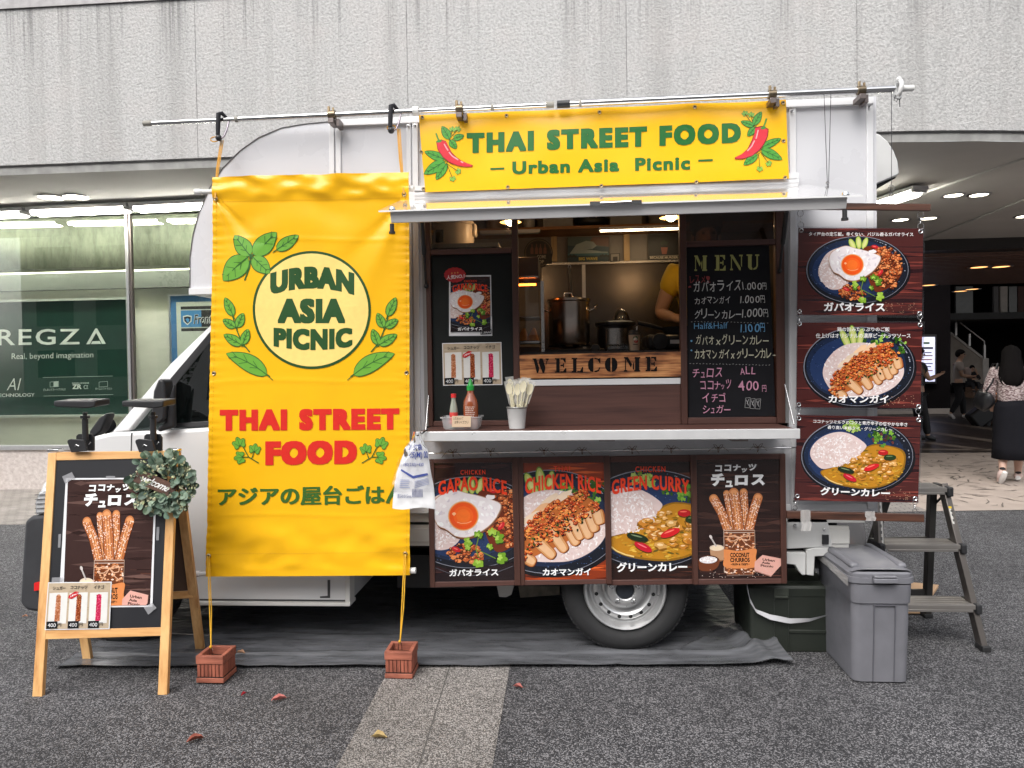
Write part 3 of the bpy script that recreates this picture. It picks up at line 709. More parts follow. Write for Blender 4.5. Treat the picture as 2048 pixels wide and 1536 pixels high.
build("lower_panel", mb, M_BROWN, fr)
mb = MB(); mb.box(xs[1038]+.001, xs[1360]-.001, T-.006, T+.03, zw, P(1200, 758).z); build("ledge", mb, M_TRIM, fr, bevel=.002)
mb = MB(); mb.box(XA+.046, xs[1028]-.007, T+.008, T+.012, zl+.013, ZT-.002); build("pane", mb, glass("hatch_glass", (.80, .78, .75), .9), fr)
mb = MB(); mb.box(xs[1373]+.002, xs[1551]-.002, T+.008, T+.012, zr+.013, ZT-.002); build("pane", mb, glass("hatch_glass_dark", (.42, .37, .33), 1.4), fr)
mb = MB(); mb.box(XA+.046, xs[1028]-.007, T+.006, T+.016, ZC+.056, zl-.015); build("blackboard_panel", mb, mat("blackboard", (.010, .012, .0115), .6, var=.15, spec=.25), fr)
mb = MB(); mb.box(XA, XA+.019, T+.0, T+.05, ZC+.03, ZT); mb.box(xs[1566]+.006, XB, T, T+.05, ZC+.03, ZT); pieces("jamb", mb, mat("jamb_grey", (.34, .34, .34), .4, .3), fr)
# welcome plank, the sign fixed in the hatch
wel = thing("welcome_plank", "scorched wooden plank stencilled WELCOME across the serving hatch", "sign", P(1200, 758, T-.03))
q = [P(1038.5, 710, T-.012), P(1362, 703, T-.012), P(1364, 753, T-.012), P(1040, 757.5, T-.012)]
mb = MB(); mb.prism(q, (0, .03, 0))
mt, nt, p = newmat("burnt_wood"); v = coords(nt, (.05, 1, 1)); n = noise(nt, v, 75, 7, .7); n2 = noise(nt, coords(nt, (.6, 1, 1.6)), 9, 3)
f = math_(nt, 'ADD', math_(nt, 'MULTIPLY', n, .75), math_(nt, 'MULTIPLY', n2, .45))
nt.links.new(ramp(nt, f, [(.46, (.012, .006, .004)), (.52, (.17, .055, .018)), (.58, (.42, .155, .05)), (.72, (.70, .34, .13))]), p.inputs["Base Color"]); p.inputs["Roughness"].default_value = .5
bump(nt, p, n, .3, .004); build("plank", mb, mt, wel, bevel=.002); M_BURNT = mt
ST = {  # slab-serif stencil letters as polygons in a unit box, y down
 'W': [[(0, 0), (.24, 0), (.24, .06), (.4, .62), (.4, .8), (.34, 1), (.26, 1), (.06, .08), (0, .08)], [(.44, 0), (.62, 0), (.78, .55), (.78, .75), (.71, 1), (.62, 1), (.44, .5), (.38, .3)], [(.8, 0), (1, 0), (1, .08), (.94, .08), (.82, .5), (.8, .44), (.88, .08), (.8, .08)]],
 'E': [[(0, 0), (.42, 0), (.42, 1), (0, 1), (0, .9), (.12, .9), (.12, .1), (0, .1)], [(.48, 0), (.94, 0), (.94, .3), (.86, .3), (.7, .1), (.48, .1)], [(.48, .45), (.7, .45), (.72, .35), (.8, .35), (.8, .65), (.72, .65), (.7, .55), (.48, .55)], [(.48, .9), (.72, .9), (.92, .68), (1, .68), (1, 1), (.48, 1)]],
 'L': [[(0, 0), (.5, 0), (.5, .1), (.42, .1), (.42, 1), (0, 1), (0, .9), (.12, .9), (.12, .1), (0, .1)], [(.48, .9), (.74, .9), (.92, .62), (1, .62), (1, 1), (.48, 1)]],
 'C': [[(.44, 0), (.44, 1), (.2, .94), (.04, .74), (0, .5), (.04, .26), (.2, .06)], [(.52, 0), (.72, .04), (.86, .08), (1, 0), (1, .36), (.92, .36), (.78, .14), (.52, .09)], [(.52, .91), (.8, .85), (.93, .66), (1, .7), (.88, .92), (.7, 1), (.52, 1)]],
 'O': [[(.45, 0), (.45, 1), (.2, .94), (.04, .74), (0, .5), (.04, .26), (.2, .06)], [(.55, 0), (.8, .06), (.96, .26), (1, .5), (.96, .74), (.8, .94), (.55, 1)]],
 'M': [[(0, 0), (.24, 0), (.5, .5), (.42, .72), (.12, .16), (.12, .9), (.2, .9), (.2, 1), (0, 1), (0, .9), (.06, .9), (.06, .1), (0, .1)], [(.54, .5), (.62, .3), (.62, .92), (.54, .8)], [(.66, 0), (1, 0), (1, .1), (.94, .1), (.94, .9), (1, .9), (1, 1), (.62, 1), (.62, .9), (.68, .9), (.68, .1), (.64, .1)]],
 'N': [[(0, 0), (.22, 0), (.84, .82), (.84, 1), (.74, 1), (.14, .2), (.14, .9), (.22, .9), (.22, 1), (0, 1), (0, .9), (.07, .9), (.07, .1), (0, .1)], [(.72, 0), (1, 0), (1, .1), (.94, .1), (.94, .8), (.86, .7), (.86, .1), (.72, .1)]],
 'U': [[(0, 0), (.44, 0), (.44, .1), (.4, .1), (.4, .8), (.46, .88), (.46, 1), (.26, .97), (.12, .82), (.12, .1), (0, .1)], [(.54, .9), (.72, .82), (.78, .7), (.78, .1), (.68, .1), (.68, 0), (1, 0), (1, .1), (.9, .1), (.9, .74), (.78, .94), (.54, 1)]]}
def stencil(a, word, centers, w, h, ytop, slope, col, ws={}):
    for ch, cx in zip(word, centers):
        ww = w*ws.get(ch, 1)
        for pl in ST[ch]:
            a.off += a.step; pts = [(cx-ww/2+ww*x, ytop+(cx-centers[0])*slope+h*y) for x, y in pl]; b = len(a.v)
            a.add([a.fn(x, y, a.off) for x, y in pts], [list(range(len(pts)))], 0, col)
a = Art(pxmap(T-.012, .002), step=5e-5)
cs = [1020+k/4.267 for k in (262, 432, 575, 718, 863, 1042, 1205)]
stencil(a, "WELCOME", cs, 25, 29, 717, -.016, (.012, .011, .011), {'W': 1.3, 'M': 1.3, 'O': 1.02, 'E': .92, 'L': .92})
build("lettering", a, vcol("paint_ink", .9, spec=.1), wel)
# fold-down counter shelf
sh = sub("counter", (.15, T-.15, ZC), truck); zc = P(1200, 866, T-.30).z
mb = MB(); mb.box(P(838, 860, T-.3).x, P(1592, 860, T-.3).x, T-.297, T-.001, zc-.002, zc+.012); build("worktop", mb, M_BROWN, sh, bevel=.002)
mb = MB(); mb.box(P(833, 860, T-.3).x, P(1599, 860, T-.3).x, T-.31, T-.298, zc-.032, zc+.013); mb.box(P(838, 860, T-.3).x, P(1592, 860, T-.3).x, T-.297, T-.01, zc-.03, zc-.003)
build("edge_rail", mb, mat("white_aluminium", (.70, .70, .70), .3, .35, var=.06, vs=9, bmp=.1, bs=40), sh, bevel=.003)
mb = MB()
for x in (941, 1214, 1480): c = P(x, 879, T-.3); mb.box(c.x-.035, c.x+.035, T-.30, T-.2, c.z-.008, c.z)
pieces("latch", mb, M_ALUD, sh)
for xa, ya, xb, yb in ((857, 792, 851, 868), (1570, 770, 1588, 848)):   # bead chains
    A, B = P(xa, ya, T-.02), P(xb, yb, T-.27); mb = MB(); N = 46
    for k in range(N+1): mb.sphere(A.lerp(B, k/N), .0042, 6)
    build("bead_chain", mb, M_CHROME, sh, smooth=60)
# lift-up hatch flap
aw = sub("hatch_flap", (.15, T-.3, 2.1), truck)
Yf = 2.86; fl, frr = P(757, 424.5, Yf), P(1726, 386.5, Yf); zf = (fl.z+frr.z)/2; fl.z = frr.z = zf
bl, brr = P(826, 394, T-.02), P(1600, 371, T-.02); zb = (bl.z+brr.z)/2; bl.z = brr.z = zb; bl.x = fl.x+.02; brr.x = frr.x-.02
wl_, wr_ = P(830, 394, T-.02), P(1596, 371, T-.02)
mb = MB(); mb.prism([fl, frr, Vector((wr_.x+.05, T-.02, zb)), Vector((wl_.x-.05, T-.02, zb))], (0, 0, -.006))
build("flap_skin", mb, mat("glossy_white", (.78, .78, .78), .06, var=.01, coat=1.), aw)
f2, f3 = P(782, 429, Yf+.03), P(1692, 398, Yf+.03)
mb = MB(); zz = zf+.0; d = (Vector((0, T-.02, zb))-Vector((0, Yf, zf))).normalized()
def underbar(x0, x1, t0, t1, h=.045):
    A = Vector((0, Yf, zf))+d*t0; B = Vector((0, Yf, zf))+d*t1; nn = Vector((0, d.z, -d.y))
    if nn.z > 0: nn = -nn
    o = nn*.007; mb.prism([Vector((x0, A.y, A.z))+o, Vector((x1, A.y, A.z))+o, Vector((x1, B.y, B.z))+o, Vector((x0, B.y, B.z))+o], nn*h)
L = (Vector((0, T-.02, zb))-Vector((0, Yf, zf))).length
underbar(f2.x, f3.x, .012, .05); underbar(f2.x, f2.x+.04, .051, L-.06); underbar(f3.x-.04, f3.x, .051, L-.06); underbar(f2.x+.041, f3.x-.041, L-.1, L-.06)
build("flap_frame", mb, mat("flap_frame_grey", (.66, .65, .645), .35, .2, var=.05), aw, bevel=.003)
mb = MB()
for x, y in ((785, 428), (1691, 397)):
    c = P(x, y, Yf+.02); mb.lathe([(.0005, .012), (.012, .010), (.014, 0)], (c.x, c.y, zf+.006), n=14); mb.lathe([(.009, 0), (.009, -.03), (.013, -.031), (.013, -.04), (.0005, -.041)], (c.x-.003, c.y, zf-.05), n=14, mi=1)
pieces("flap_bolt", mb, [M_CHROME, M_PLAST], aw, smooth=40)
mb = MB(); c = P(1231, 405, Yf+.01); mb.box(c.x-.10, c.x+.10, Yf-.004, Yf+.006, zf-.008, zf+.008); mb.tube([(c.x-.06, Yf-.008, zf), (c.x+.06, Yf-.008, zf+.002)], .004, 8)
build("flap_handle", mb, M_CHROME, aw)
for xt, yt, xb, yb in ((844, 436, 852, 572), (1573, 425, 1559, 542)):
    A, B = P(xt, yt, T-.2), P(xb, yb, T-.02); M_ = A.lerp(B, .52); mb = MB(); mb.tube([A, M_], .011, 10); mb.tube([M_, B], .006, 8); mb.sphere(B, .012, 10); mb.sphere(A, .012, 10)
    build("gas_strut", mb, M_PLAST, aw, smooth=40)
mb = MB(); x0, x1 = wl_.x, wr_.x; mb.tube([(x0, T-.022, zb+.012), (x1, T-.022, zb+.012)], .013, 10); mb.box(x0, x1, T-.03, T-.0, zb+.02, zb+.055)
build("hinge_rail", mb, M_TRIM, aw, smooth=40)
# pole rail under the counter
rl = sub("poster_rail", (.15, T-.05, 1.0), truck)
mb = MB(); A, B = P(858, 907, T-.07), P(1597, 895, T-.07); A2, B2 = P(858, 911, T-.03), P(1597, 899, T-.03)
mb.tube([A, B], .004, 8)
for t_ in (.03, .97): c = A.lerp(B, t_); mb.tube([c, c+Vector((0, .066, .004))], .005, 8)
build("rail", mb, M_CHROME, rl, smooth=60)
# lower bed side, rear post, underbody
mb = MB(); zb0 = P(840, 1095).z
mb.box(-1.10, XRR-.12, T+.03, T+.05, zb0, ZBOT-.075); mb.box(-1.10, XRR-.12, T+.022, T+.029, ZBOT-.16, ZBOT-.09); mb.box(-1.1, XRR-.05, T+.02, T+.06, ZBOT-.058, ZBOT-.004)
build("bed_side", mb, mat("bed_white", (.62, .61, .58), .4, var=.06, vs=3), truck, bevel=.004)
mb = MB(); mb.box(-1.7, XRR-.1, T+.25, T+.33, .36, .50); mb.box(-1.7, XRR-.1, T+1.1, T+1.18, .36, .5); mb.box(-.35, .0, T+.1, T+.24, .3, .46); mb.box(-.9, -.5, T+.12, T+.6, .28, .45); mb.box(-1.9, XRR-.15, T+.06, T+1.5, .505, .52)
mb.tube([(.26, T+.2, .31), (.26, T+1.4, .31)], .05, 12)
build("chassis", mb, M_DARK, truck)
mb = MB(); c = P(1010, 1178, T+.1); mb.prism([P(992, 1166, T+.1), P(1030, 1166, T+.1), P(1023, 1190, T+.1), P(1012, 1195, T+.1), P(998, 1194, T+.1)], (0, .02, 0)); mb.prism([P(1036, 1170, T+.3), P(1120, 1165, T+.3), P(1120, 1190, T+.3), P(1040, 1196, T+.3)], (0, .03, 0), 1)
pieces("bracket", mb, [mat("bracket_grey", (.35, .34, .33), .4, .5), mat("rusty_plate", (.09, .075, .055), .6, var=.4, vs=20)], truck, bevel=.004)
# rear post with openings
rp = sub("rear_post", (1.3, T, .4), truck)
Yr = T+.02
def pp(mb, pts, d=.05, mi=0, Y=Yr): mb.prism([P(*q_, Y) for q_ in pts], (0, d, 0), mi)
mb = MB()
pp(mb, [(1573, 1036), (1655, 1036), (1664, 1085), (1664, 1094), (1573, 1098)]); pp(mb, [(1613, 1099), (1632, 1095), (1664, 1095), (1662, 1112), (1630, 1113), (1628, 1152), (1613, 1150)])
pp(mb, [(1573, 1105), (1612, 1105), (1612, 1150), (1605, 1151), (1598, 1143), (1590, 1130), (1573, 1128)], .05)
pieces("corner_casting", mb, mat("post_white", (.60, .60, .59), .35, var=.05, vs=5), rp, bevel=.004)
mb = MB(); pp(mb, [(1645, 1070), (1658, 1070), (1658, 1089), (1645, 1089)], .012, 0, Yr-.014)
for x, y in ((1590, 1051), (1648, 1059)): c = P(x, y, Yr-.005); mb.lathe([(.0005, -.008), (.007, -.006), (.008, .004)], c, 'y', 12, 1)
pieces("buffer", mb, [M_PLAST, M_CHROME], rp, bevel=.002)
mb = MB(); mb.box(1.05, 1.30, T+.1, T+.4, .40, .66); build("post_inner", mb, M_DARK, rp)
# rear exhaust hood
eh = sub("vent_hood", (XRR+.06, T+.5, 2.1), truck); mb = MB()
pr = [W(x, y, T+.42) for x, y in ((1744, 264), (1760, 268), (1776, 282), (1788, 301), (1796, 322), (1799, 345), (1797, 350), (1744, 372))]
pr = [Vector((max(XRR+.002, q_.x), q_.y, q_.z)) for q_ in pr]; mb.prism(pr, (0, .42, 0)); build("hood", mb, mat("hood_white", (.60, .60, .59), .35, var=.05), eh, smooth=40, bevel=.008)
mb = MB(); mb.prism([q_+Vector((0, .02, -.001)) for q_ in (pr[-1], pr[-2], pr[-2]+Vector((-.01, 0, -.012)), pr[-1]+Vector((0, 0, -.03)))], (0, .38, 0)); build("grille", mb, M_DARK, eh)
# ---------------- cab
cab = sub("cab", (-1.9, T+.7, .4), truck)
cp = [(70, 1035), (72, 1000), (84, 968), (110, 935), (150, 902), (187, 873), (222, 865), (276, 805), (340, 728), (396, 669), (424, 646), (470, 628), (690, 618), (698, 1150), (698, 1209), (388, 1209), (372, 1165), (335, 1112), (286, 1086), (235, 1078), (184, 1088), (135, 1115), (100, 1165), (88, 1205), (66, 1205)]
out = [P(*q_, T+.03) for q_ in cp]
mb = MB()
# side skin split so that every face is convex enough: lower body with wheel arch, and greenhouse pillars
low = out[0:7]+[P(300, 862, T+.03), P(700, 838, T+.03), out[14]]+out[15:]
mb.prism(low, (0, 1.5, 0)); build("cab_body", mb, M_CAB, cab, smooth=35, bevel=.02, seg=3)
mb = MB(); A0, A1 = P(221, 866, T+.06), P(424, 647, T+.14)
mb.prism([P(222, 866, T+.05), P(258, 862, T+.05), P(300, 812, T+.07), P(345, 757, T+.08), P(420, 668, T+.12), P(470, 642, T+.13), P(470, 627, T+.14), P(424, 647, T+.14), P(340, 728, T+.10)], (0, .05, 0))
mb.prism([P(425, 648, T+.14), P(470, 628, T+.14), P(690, 618, T+.14), P(690, 640, T+.13)], (0, 1.3, 0))
pieces("pillar", mb, M_CAB, cab, bevel=.008)
mb = MB(); mb.prism([P(424, 646, T+.16), P(222, 865, T+.09), P(222, 865, T+.09)+Vector((0, 1.38, 0)), P(424, 646, T+.16)+Vector((0, 1.24, 0))], (-.004, 0, -.004)); build("windscreen", mb, glass("screen_glass", (.55, .62, .60), 1.5), cab)
mb = MB(); mb.prism([P(345, 760, T+.085), P(420, 672, T+.12), P(470, 648, T+.13), P(690, 640, T+.13), P(690, 838, T+.06), P(337, 855, T+.06), P(337, 775, T+.08)], (0, .006, 0)); build("door_window", mb, glass("door_glass", (.30, .33, .33), 3.5), cab)
mb = MB(); mb.prism([P(337, 857, T+.045), P(690, 838, T+.045), P(690, 824, T+.05), P(337, 848, T+.05)], (0, .02, 0))
mb.prism([P(330, 772, T+.07), P(341, 757, T+.08), P(420, 664, T+.118), P(470, 640, T+.128), P(470, 653, T+.128), P(420, 684, T+.116), P(352, 768, T+.08), P(346, 853, T+.05), P(334, 856, T+.045)], (0, .02, 0))
build("window_seal", mb, M_PLAST, cab)
mb = MB(); 
for x, y0, y1 in ((262, 866, 1075),): mb.prism([P(x, y0, T+.028), P(x+2, y0, T+.028), P(x-3, y1, T+.028), P(x-5, y1, T+.028)], (0, .006, 0))
for pts in ([(655, 1160), (660, 1160), (660, 1196), (640, 1196), (640, 1193), (655, 1192)], [(390, 1198), (697, 1200), (697, 1204), (390, 1202)]): mb.prism([P(*q_, T+.027) for q_ in pts], (0, .006, 0))
pieces("door_gap", mb, mat("gap_grey", (.05, .05, .05), .6), cab)
mb = MB(); pp(mb, [(387, 1204), (700, 1206), (700, 1213), (387, 1211)], .1, 0, T+.005); pp(mb, [(690, 1130), (700, 1130), (700, 1206), (690, 1206)], .08, 0, T+.012); build("sill", mb, mat("sill_cream", (.58, .57, .54), .35, var=.06), cab, bevel=.003)
mb = MB()
mb.prism([P(x, y, T+.0) for x, y in ((48, 1042), (62, 1032), (118, 1026), (112, 1095), (96, 1140), (88, 1200), (80, 1226), (52, 1222), (38, 1208), (43, 1120))], (0, 1.6, 0))
build("bumper", mb, mat("bumper_black", (.035, .036, .040), .6, var=.12, bmp=.15, bs=150), cab, smooth=35, bevel=.02, seg=3)
hl = sub("headlight", P(80, 1010, T), cab)
mb = MB(); mb.prism([P(x, y, T+.005) for x, y in ((70, 1030), (69, 1004), (76, 985), (90, 976), (104, 985), (102, 1026))], (0, .3, 0)); build("lens", mb, mat("lens_clear", (.55, .56, .57), .08, .3, coat=1.), hl, smooth=35, bevel=.012)
mb = MB()
for k in range(5): mb.bar(P(70, 990+k*9, T+.001), P(100, 988+k*9, T+.001), .004, .004)
pieces("lens_rib", mb, M_CHROME, hl)
mb = MB(); pp(mb, [(68, 1166), (80, 1163), (80, 1180), (68, 1182)], .02, 0, T-.012); build("reflector", mb, mat("reflector_red", (.65, .02, .02), .2), cab)
def mirror(pt, s, near):
    mr = sub("mirror", pt, cab); mb = MB()
    f = lambda x, y, z=0.: pt+Vector((x*(.52 if near else 1), z*(.6 if near else 1), y*(.74 if near else 1)))*s
    if near:
        mb.prism([f(-.115, .02), f(-.09, .15), f(-.035, .235), f(.02, .225), f(.032, .08), f(.02, -.045), f(-.06, -.08), f(-.105, -.05)], (0, .09, 0))
        mb.prism([f(.03, .09, .04), f(.085, .2, .05), f(.085, -.1, .05), f(-.09, -.135, .05), f(-.09, -.1, .04), f(.0, -.06, .04)], (0, .03, 0))
    else:
        mb.prism([f(-.03, -.07), f(-.02, -.02), f(.04, .055), f(.085, .085), f(.09, .065), f(.05, -.02), f(0, -.06)], (0, .1, 0))
        mb.prism([f(-.02, -.08), f(.05, -.1), f(.06, -.08), f(0, -.05)], (0, .05, 0))
    build("mirror_shell", mb, M_PLAST, mr, smooth=40, bevel=.012, seg=3)
    mb = MB(); mb.lathe([(.0005, 0), (.05*s, 0)], f(-.04 if near else .03, .08 if near else 0, .1), 'y', 16); build("mirror_glass", mb, M_CHROME, mr)
mirror(P(325, 826, T-.05), 1.0, True); mirror(W(185, 855, T+1.45), 1.25, False)
mb = MB(); mb.box(-2.2, -1.55, T+.1, T+1.4, .95, 1.05); mb.box(-1.62, -1.5, T+.12, T+.6, 1.0, 1.75); mb.box(-1.66, -1.54, T+.24, T+.48, 1.72, 1.92)
build("seat", mb, mat("seat_grey", (.10, .10, .11), .8), cab, bevel=.03)
# ---------------- wheels
def wheel(X, Y0, r, label=None):
    w = sub("wheel", (X, Y0, r), truck); c = (X, Y0, r)
    k = r/.31; mb = MB()
    tp = [(.20, .03), (.205, .012), (.235, -.004), (.27, -.006), (.292, .006), (.305, .025), (.31, .05), (.31, .12), (.295, .15), (.20, .16)]
    mb.lathe([(a_*k, b_) for a_, b_ in tp], c, 'y', 64)
    for i in range(72):   # shoulder tread blocks
        a_ = 2*math.pi*i/72; u = Vector((math.cos(a_), 0, math.sin(a_))); t_ = Vector((-math.sin(a_), 0, math.cos(a_)))
        mb.obox(Vector(c)+u*.3045*k+Vector((0, .03, 0)), u*.0035, t_*.009, (0, .012, 0))
        mb.obox(Vector(c)+u*.3105*k+Vector((0, .085, 0)), u*.0025, t_*.009, (0, .03, 0))
    build("tyre", mb, M_RUBBER, w, smooth=40)
    mb = MB(); rp_ = [(.198, .02), (.202, .0), (.196, -.008), (.186, -.004), (.178, .012), (.172, .03), (.160, .034), (.155, .022), (.150, .018), (.132, .016), (.118, .024), (.108, .036), (.098, .032), (.090, .006), (.084, -.010), (.070, -.016), (.052, -.016), (.046, -.012), (.045, .02), (.001, .02)]
    mb.lathe([(a_*k, b_) for a_, b_ in rp_], c, 'y', 64); build("rim", mb, mat("rim_silver", (.60, .60, .60), .3, .75, var=.05, vs=20), w, smooth=35)
    mb = MB()
    for i in range(16):
        a_ = 2*math.pi*(i+.5)/16; mb.lathe([(.0005, -.0015), (.0095, 0)], (X+.141*k*math.cos(a_), Y0+.0145, r+.141*k*math.sin(a_)), 'y', 14)
    pieces("vent_hole", mb, M_DARK, w)
    mb = MB(); mb.lathe([(.0005, -.012), (.03, -.010), (.043, -.004), (.0445, .01)], (X, Y0-.004, r), 'y', 28); build("hub_cap", mb, mat("hub_dark", (.03, .035, .045), .35), w, smooth=40)
    mb = MB()
    for i in range(5):
        a_ = math.pi/2+2*math.pi*i/5; cc = (X+.0665*k*math.cos(a_), Y0-.016, r+.0665*k*math.sin(a_))
        mb.lathe([(.0005, -.014), (.008, -.013), (.0105, -.006), (.0105, .002)], cc, 'y', 6); mb.lathe([(.0155, .001), (.013, -.003), (.010, -.002)], cc, 'y', 16)
    pieces("wheel_nut", mb, M_CHROME, w)
wheel(P(1250, 1190, T+.02).x, T+.02, .312); wheel(P(232, 1190, T+.02).x, T+.02, .312)
for yy in (T+1.3,):
    for X in (P(1250, 1190, T+.02).x, P(232, 1190, T+.02).x):
        w = sub("wheel", (X, yy, .31), truck); mb = MB(); mb.lathe([(.001, 0), (.19, 0), (.2, .02), (.29, .01), (.31, .05), (.31, .13), (.29, .16), (.001, .16)], (X, yy, .312), 'y', 40); build("tyre", mb, M_RUBBER, w, smooth=40)
# kitchen counter inside
mb = MB(); zk = W(1200, 703, T+.25).z; 
mb.box(XA-.2, XRR-.05, T+.14, YB-.002, zk-.03, zk); mb.box(XA-.2, XRR-.05, T+.16, YB-.002, ZBOT+.05, zk-.031)
build("kitchen_counter", mb, mat("counter_dark", (.03, .026, .024), .4, var=.2), body)
# ================================================================ BANNERS AND THE POLE
from mathutils import noise as NZ
def nz(x, y, z=0.): return NZ.noise(Vector((x, y, z)))
GRN, GRND, RED = "#3a6426", "#234c22", "#d42a20"
LEAFC, LEAFE = "#6aa63a", "#2f6128"
M_CLOTH = None
def cloth(name, col):
    mt, nt, p = newmat(name); v = coords(nt); w = nt.nodes.new("ShaderNodeTexWave"); w.inputs["Scale"].default_value = 260; nt.links.new(v, w.inputs["Vector"])
    n = noise(nt, v, 5, 4)
    nt.links.new(ramp(nt, n, [(.3, mul(col, .95)), (.7, mul(col, 1.03))]), p.inputs["Base Color"]); p.inputs["Roughness"].default_value = .30
    p.inputs["Specular IOR Level"].default_value = .55
    bump(nt, p, w.outputs["Fac"], .12, .001); return mt
M_YEL = cloth("yellow_vinyl", (.89, .47, .006))
M_CORD = mat("tan_cord", "#c9953f", .8, bmp=.3, bs=300)
M_CORDY = mat("yellow_cord", "#d8a52a", .7, bmp=.3, bs=300)
M_INK = vcol("banner_ink", .38)
YV = 3.40
# tall banner
bt = [(427, 355), (818, 345), (820, 1150), (412, 1153)]
def bil(u, v): return tuple((bt[0][i]*(1-u)+bt[1][i]*u)*(1-v)+(bt[3][i]*(1-u)+bt[2][i]*u)*v for i in (0, 1))
def sm(a, b, x): t = max(0, min(1, (x-a)/(b-a))); return t*t*(3-2*t)
def drape(px, py):
    x = (px-620)/200; y = (py-355)/800
    top = 1-sm(30, 55, py-350); d = .006*nz(x*.9, y*2.2, 1)
    d += top*(.016*nz(x*3.2+.6*math.sin(x*2), (py-350)*.03, 4)+.010*nz(x*6, (py-350)*.05, 9)+.012)
    k = math.exp(-((py-430)/55)**2); d += k*.014*nz(x*2.2, (py-400)*.012-abs(x)*.8, 12)
    for cx, sg in ((432, 1), (812, -1)):       # pull lines running down from the upper corners
        dx, dy = (px-cx)*sg, py-395
        if dy > 0 and dx > -5: a = math.atan2(dx, dy); d += .012*math.exp(-((a-.42)/.13)**2)*math.exp(-dy/170)-.009*math.exp(-((a-.75)/.12)**2)*math.exp(-dy/120)
    b = sm(1030, 1075, py); d += b*(.019*nz(x*2.4, (py-1100)*.016, 21)+.006*nz(x*5.2, (py-1100)*.03+x, 23))*(1-sm(1125, 1142, py))+b*.004
    e = min(px-(427-15*y), 819-px); d += .0022*math.exp(-max(0, e)/14)*math.sin(py*.37+nz(0, py*.03)*5)
    for cy, ca in ((478, .0016), (612, .0004), (762, .0016), (872, .0004), (1030, .0018)): d += ca*math.exp(-((py-cy-2*math.sin(px*.02))/4)**2)   # fold creases
    return d
def bannerfn(px, py, off=0.): return W(px, py, YV)+Vector((0, -drape(px, py)-off, 0))
ban = thing("hanging_banner", "tall yellow vinyl banner lettered URBAN ASIA PICNIC hanging in front of the cab", "banner", W(615, 1150, YV))
mb = MB(); mb.grid(lambda u, v: bannerfn(*bil(u, v)), 110, 220); mb.grid(lambda u, v: bannerfn(*bil(u, v))+Vector((0, .0016, 0)), 40, 80)
fab = build("fabric", mb, M_YEL, ban, smooth=180)
for x in range(1):
    mb = MB()
    for (xa, ya), (xb, yb) in (((439, 404), (806, 396)), ((424, 1108), (808, 1104)), ((434, 404), (421, 1110)), ((812, 396), (814, 1106))):
        N = 90
        for k in range(N):
            t0, t1 = k/N, (k+.6)/N; mb.tube([bannerfn(xa+(xb-xa)*t0, ya+(yb-ya)*t0, .0012), bannerfn(xa+(xb-xa)*t1, ya+(yb-ya)*t1, .0012)], .0006, 4, cap=False)
    build("stitching", mb, mat("stitch_gold", "#b98418", .7), fab)
a = Art(bannerfn, start=.0022, step=5e-5)
a.ring(624, 620, 118, 118, 5.2, GRND, 96); a.disc(624, 620, 112.9, "#f7d67c")
a.heavy("URBAN", (541, 534, 709, 586), GRND, .05, lambda u, v: (u, v*.86+.26*(2*u-1)**2-.02))
a.heavy("ASIA", (556, 597, 691, 647), GRND, .05); a.heavy("PICNIC", (548, 655, 705, 698), GRND, .05, lambda u, v: (u, v*(1-.12*(2*u-1)**2)+.06*(1-(2*u-1)**2)))
build("emblem", a, M_INK, ban)
a = Art(bannerfn, start=.0026, step=3e-6); a.LH = 4e-4
L = lambda b, t, w, bend=0.: a.leaf(b, t, w, LEAFC, LEAFE, bend, 3, 1.7)
a.line([(502, 512), (500, 535), (490, 561)], 3, LEAFE)
L((501, 512), (470, 471), 30); L((507, 510), (554, 465), 34); L((497, 515), (446, 561), 42, .03); L((506, 514), (540, 547), 29); L((553, 500), (598, 471), 22); a.line([(548, 503), (556, 498)], 2, LEAFE)
for mx in (0, 1):
    X = (lambda x: 1242-x) if mx else (lambda x: x)
    a.line([(X(x), y) for x, y in ((462, 620), (472, 655), (484, 685), (500, 704))], 2.4, LEAFE)
    for b, t, w in (((467, 632), (450, 595), 17), ((475, 655), (487, 626), 16), ((471, 655), (446, 639), 15), ((486, 689), (497, 658), 16), ((484, 690), (448, 669), 18)): L((X(b[0]), b[1]), (X(t[0]), t[1]), w)
    L((X(535), 750), (X(453), 707), 32, .05 if not mx else -.05); a.line([(X(533), 748), (X(541), 753)], 2.2, LEAFE)
def corian(a, cx, cy, s, ang, col, edge, lw=1.4):
    for da, r in ((-.75, .8), (0, 1.), (.75, .8)):
        an = ang+da; ex, ey = cx+math.cos(an)*s*r, cy+math.sin(an)*s*r
        pts = []
        for i in range(20):
            t = 2*math.pi*i/20; q = s*(.42+.10*math.cos(3*(t-an))); pts.append((cx+(ex-cx)*.6+q*math.cos(t), cy+(ey-cy)*.6+q*math.sin(t)))
        a.lvl = 0
        if edge: a.fan((cx+(ex-cx)*.6, cy+(ey-cy)*.6), [(cx+(ex-cx)*.6+(p_[0]-cx-(ex-cx)*.6)*1.16, cy+(ey-cy)*.6+(p_[1]-cy-(ey-cy)*.6)*1.16) for p_ in pts], edge)
        a.lvl = 1; a.fan((cx+(ex-cx)*.6, cy+(ey-cy)*.6), pts, col); a.lvl = 2
        if edge: a.line([(cx, cy), (ex, ey)], lw*.6, edge)
        a.lvl = 0
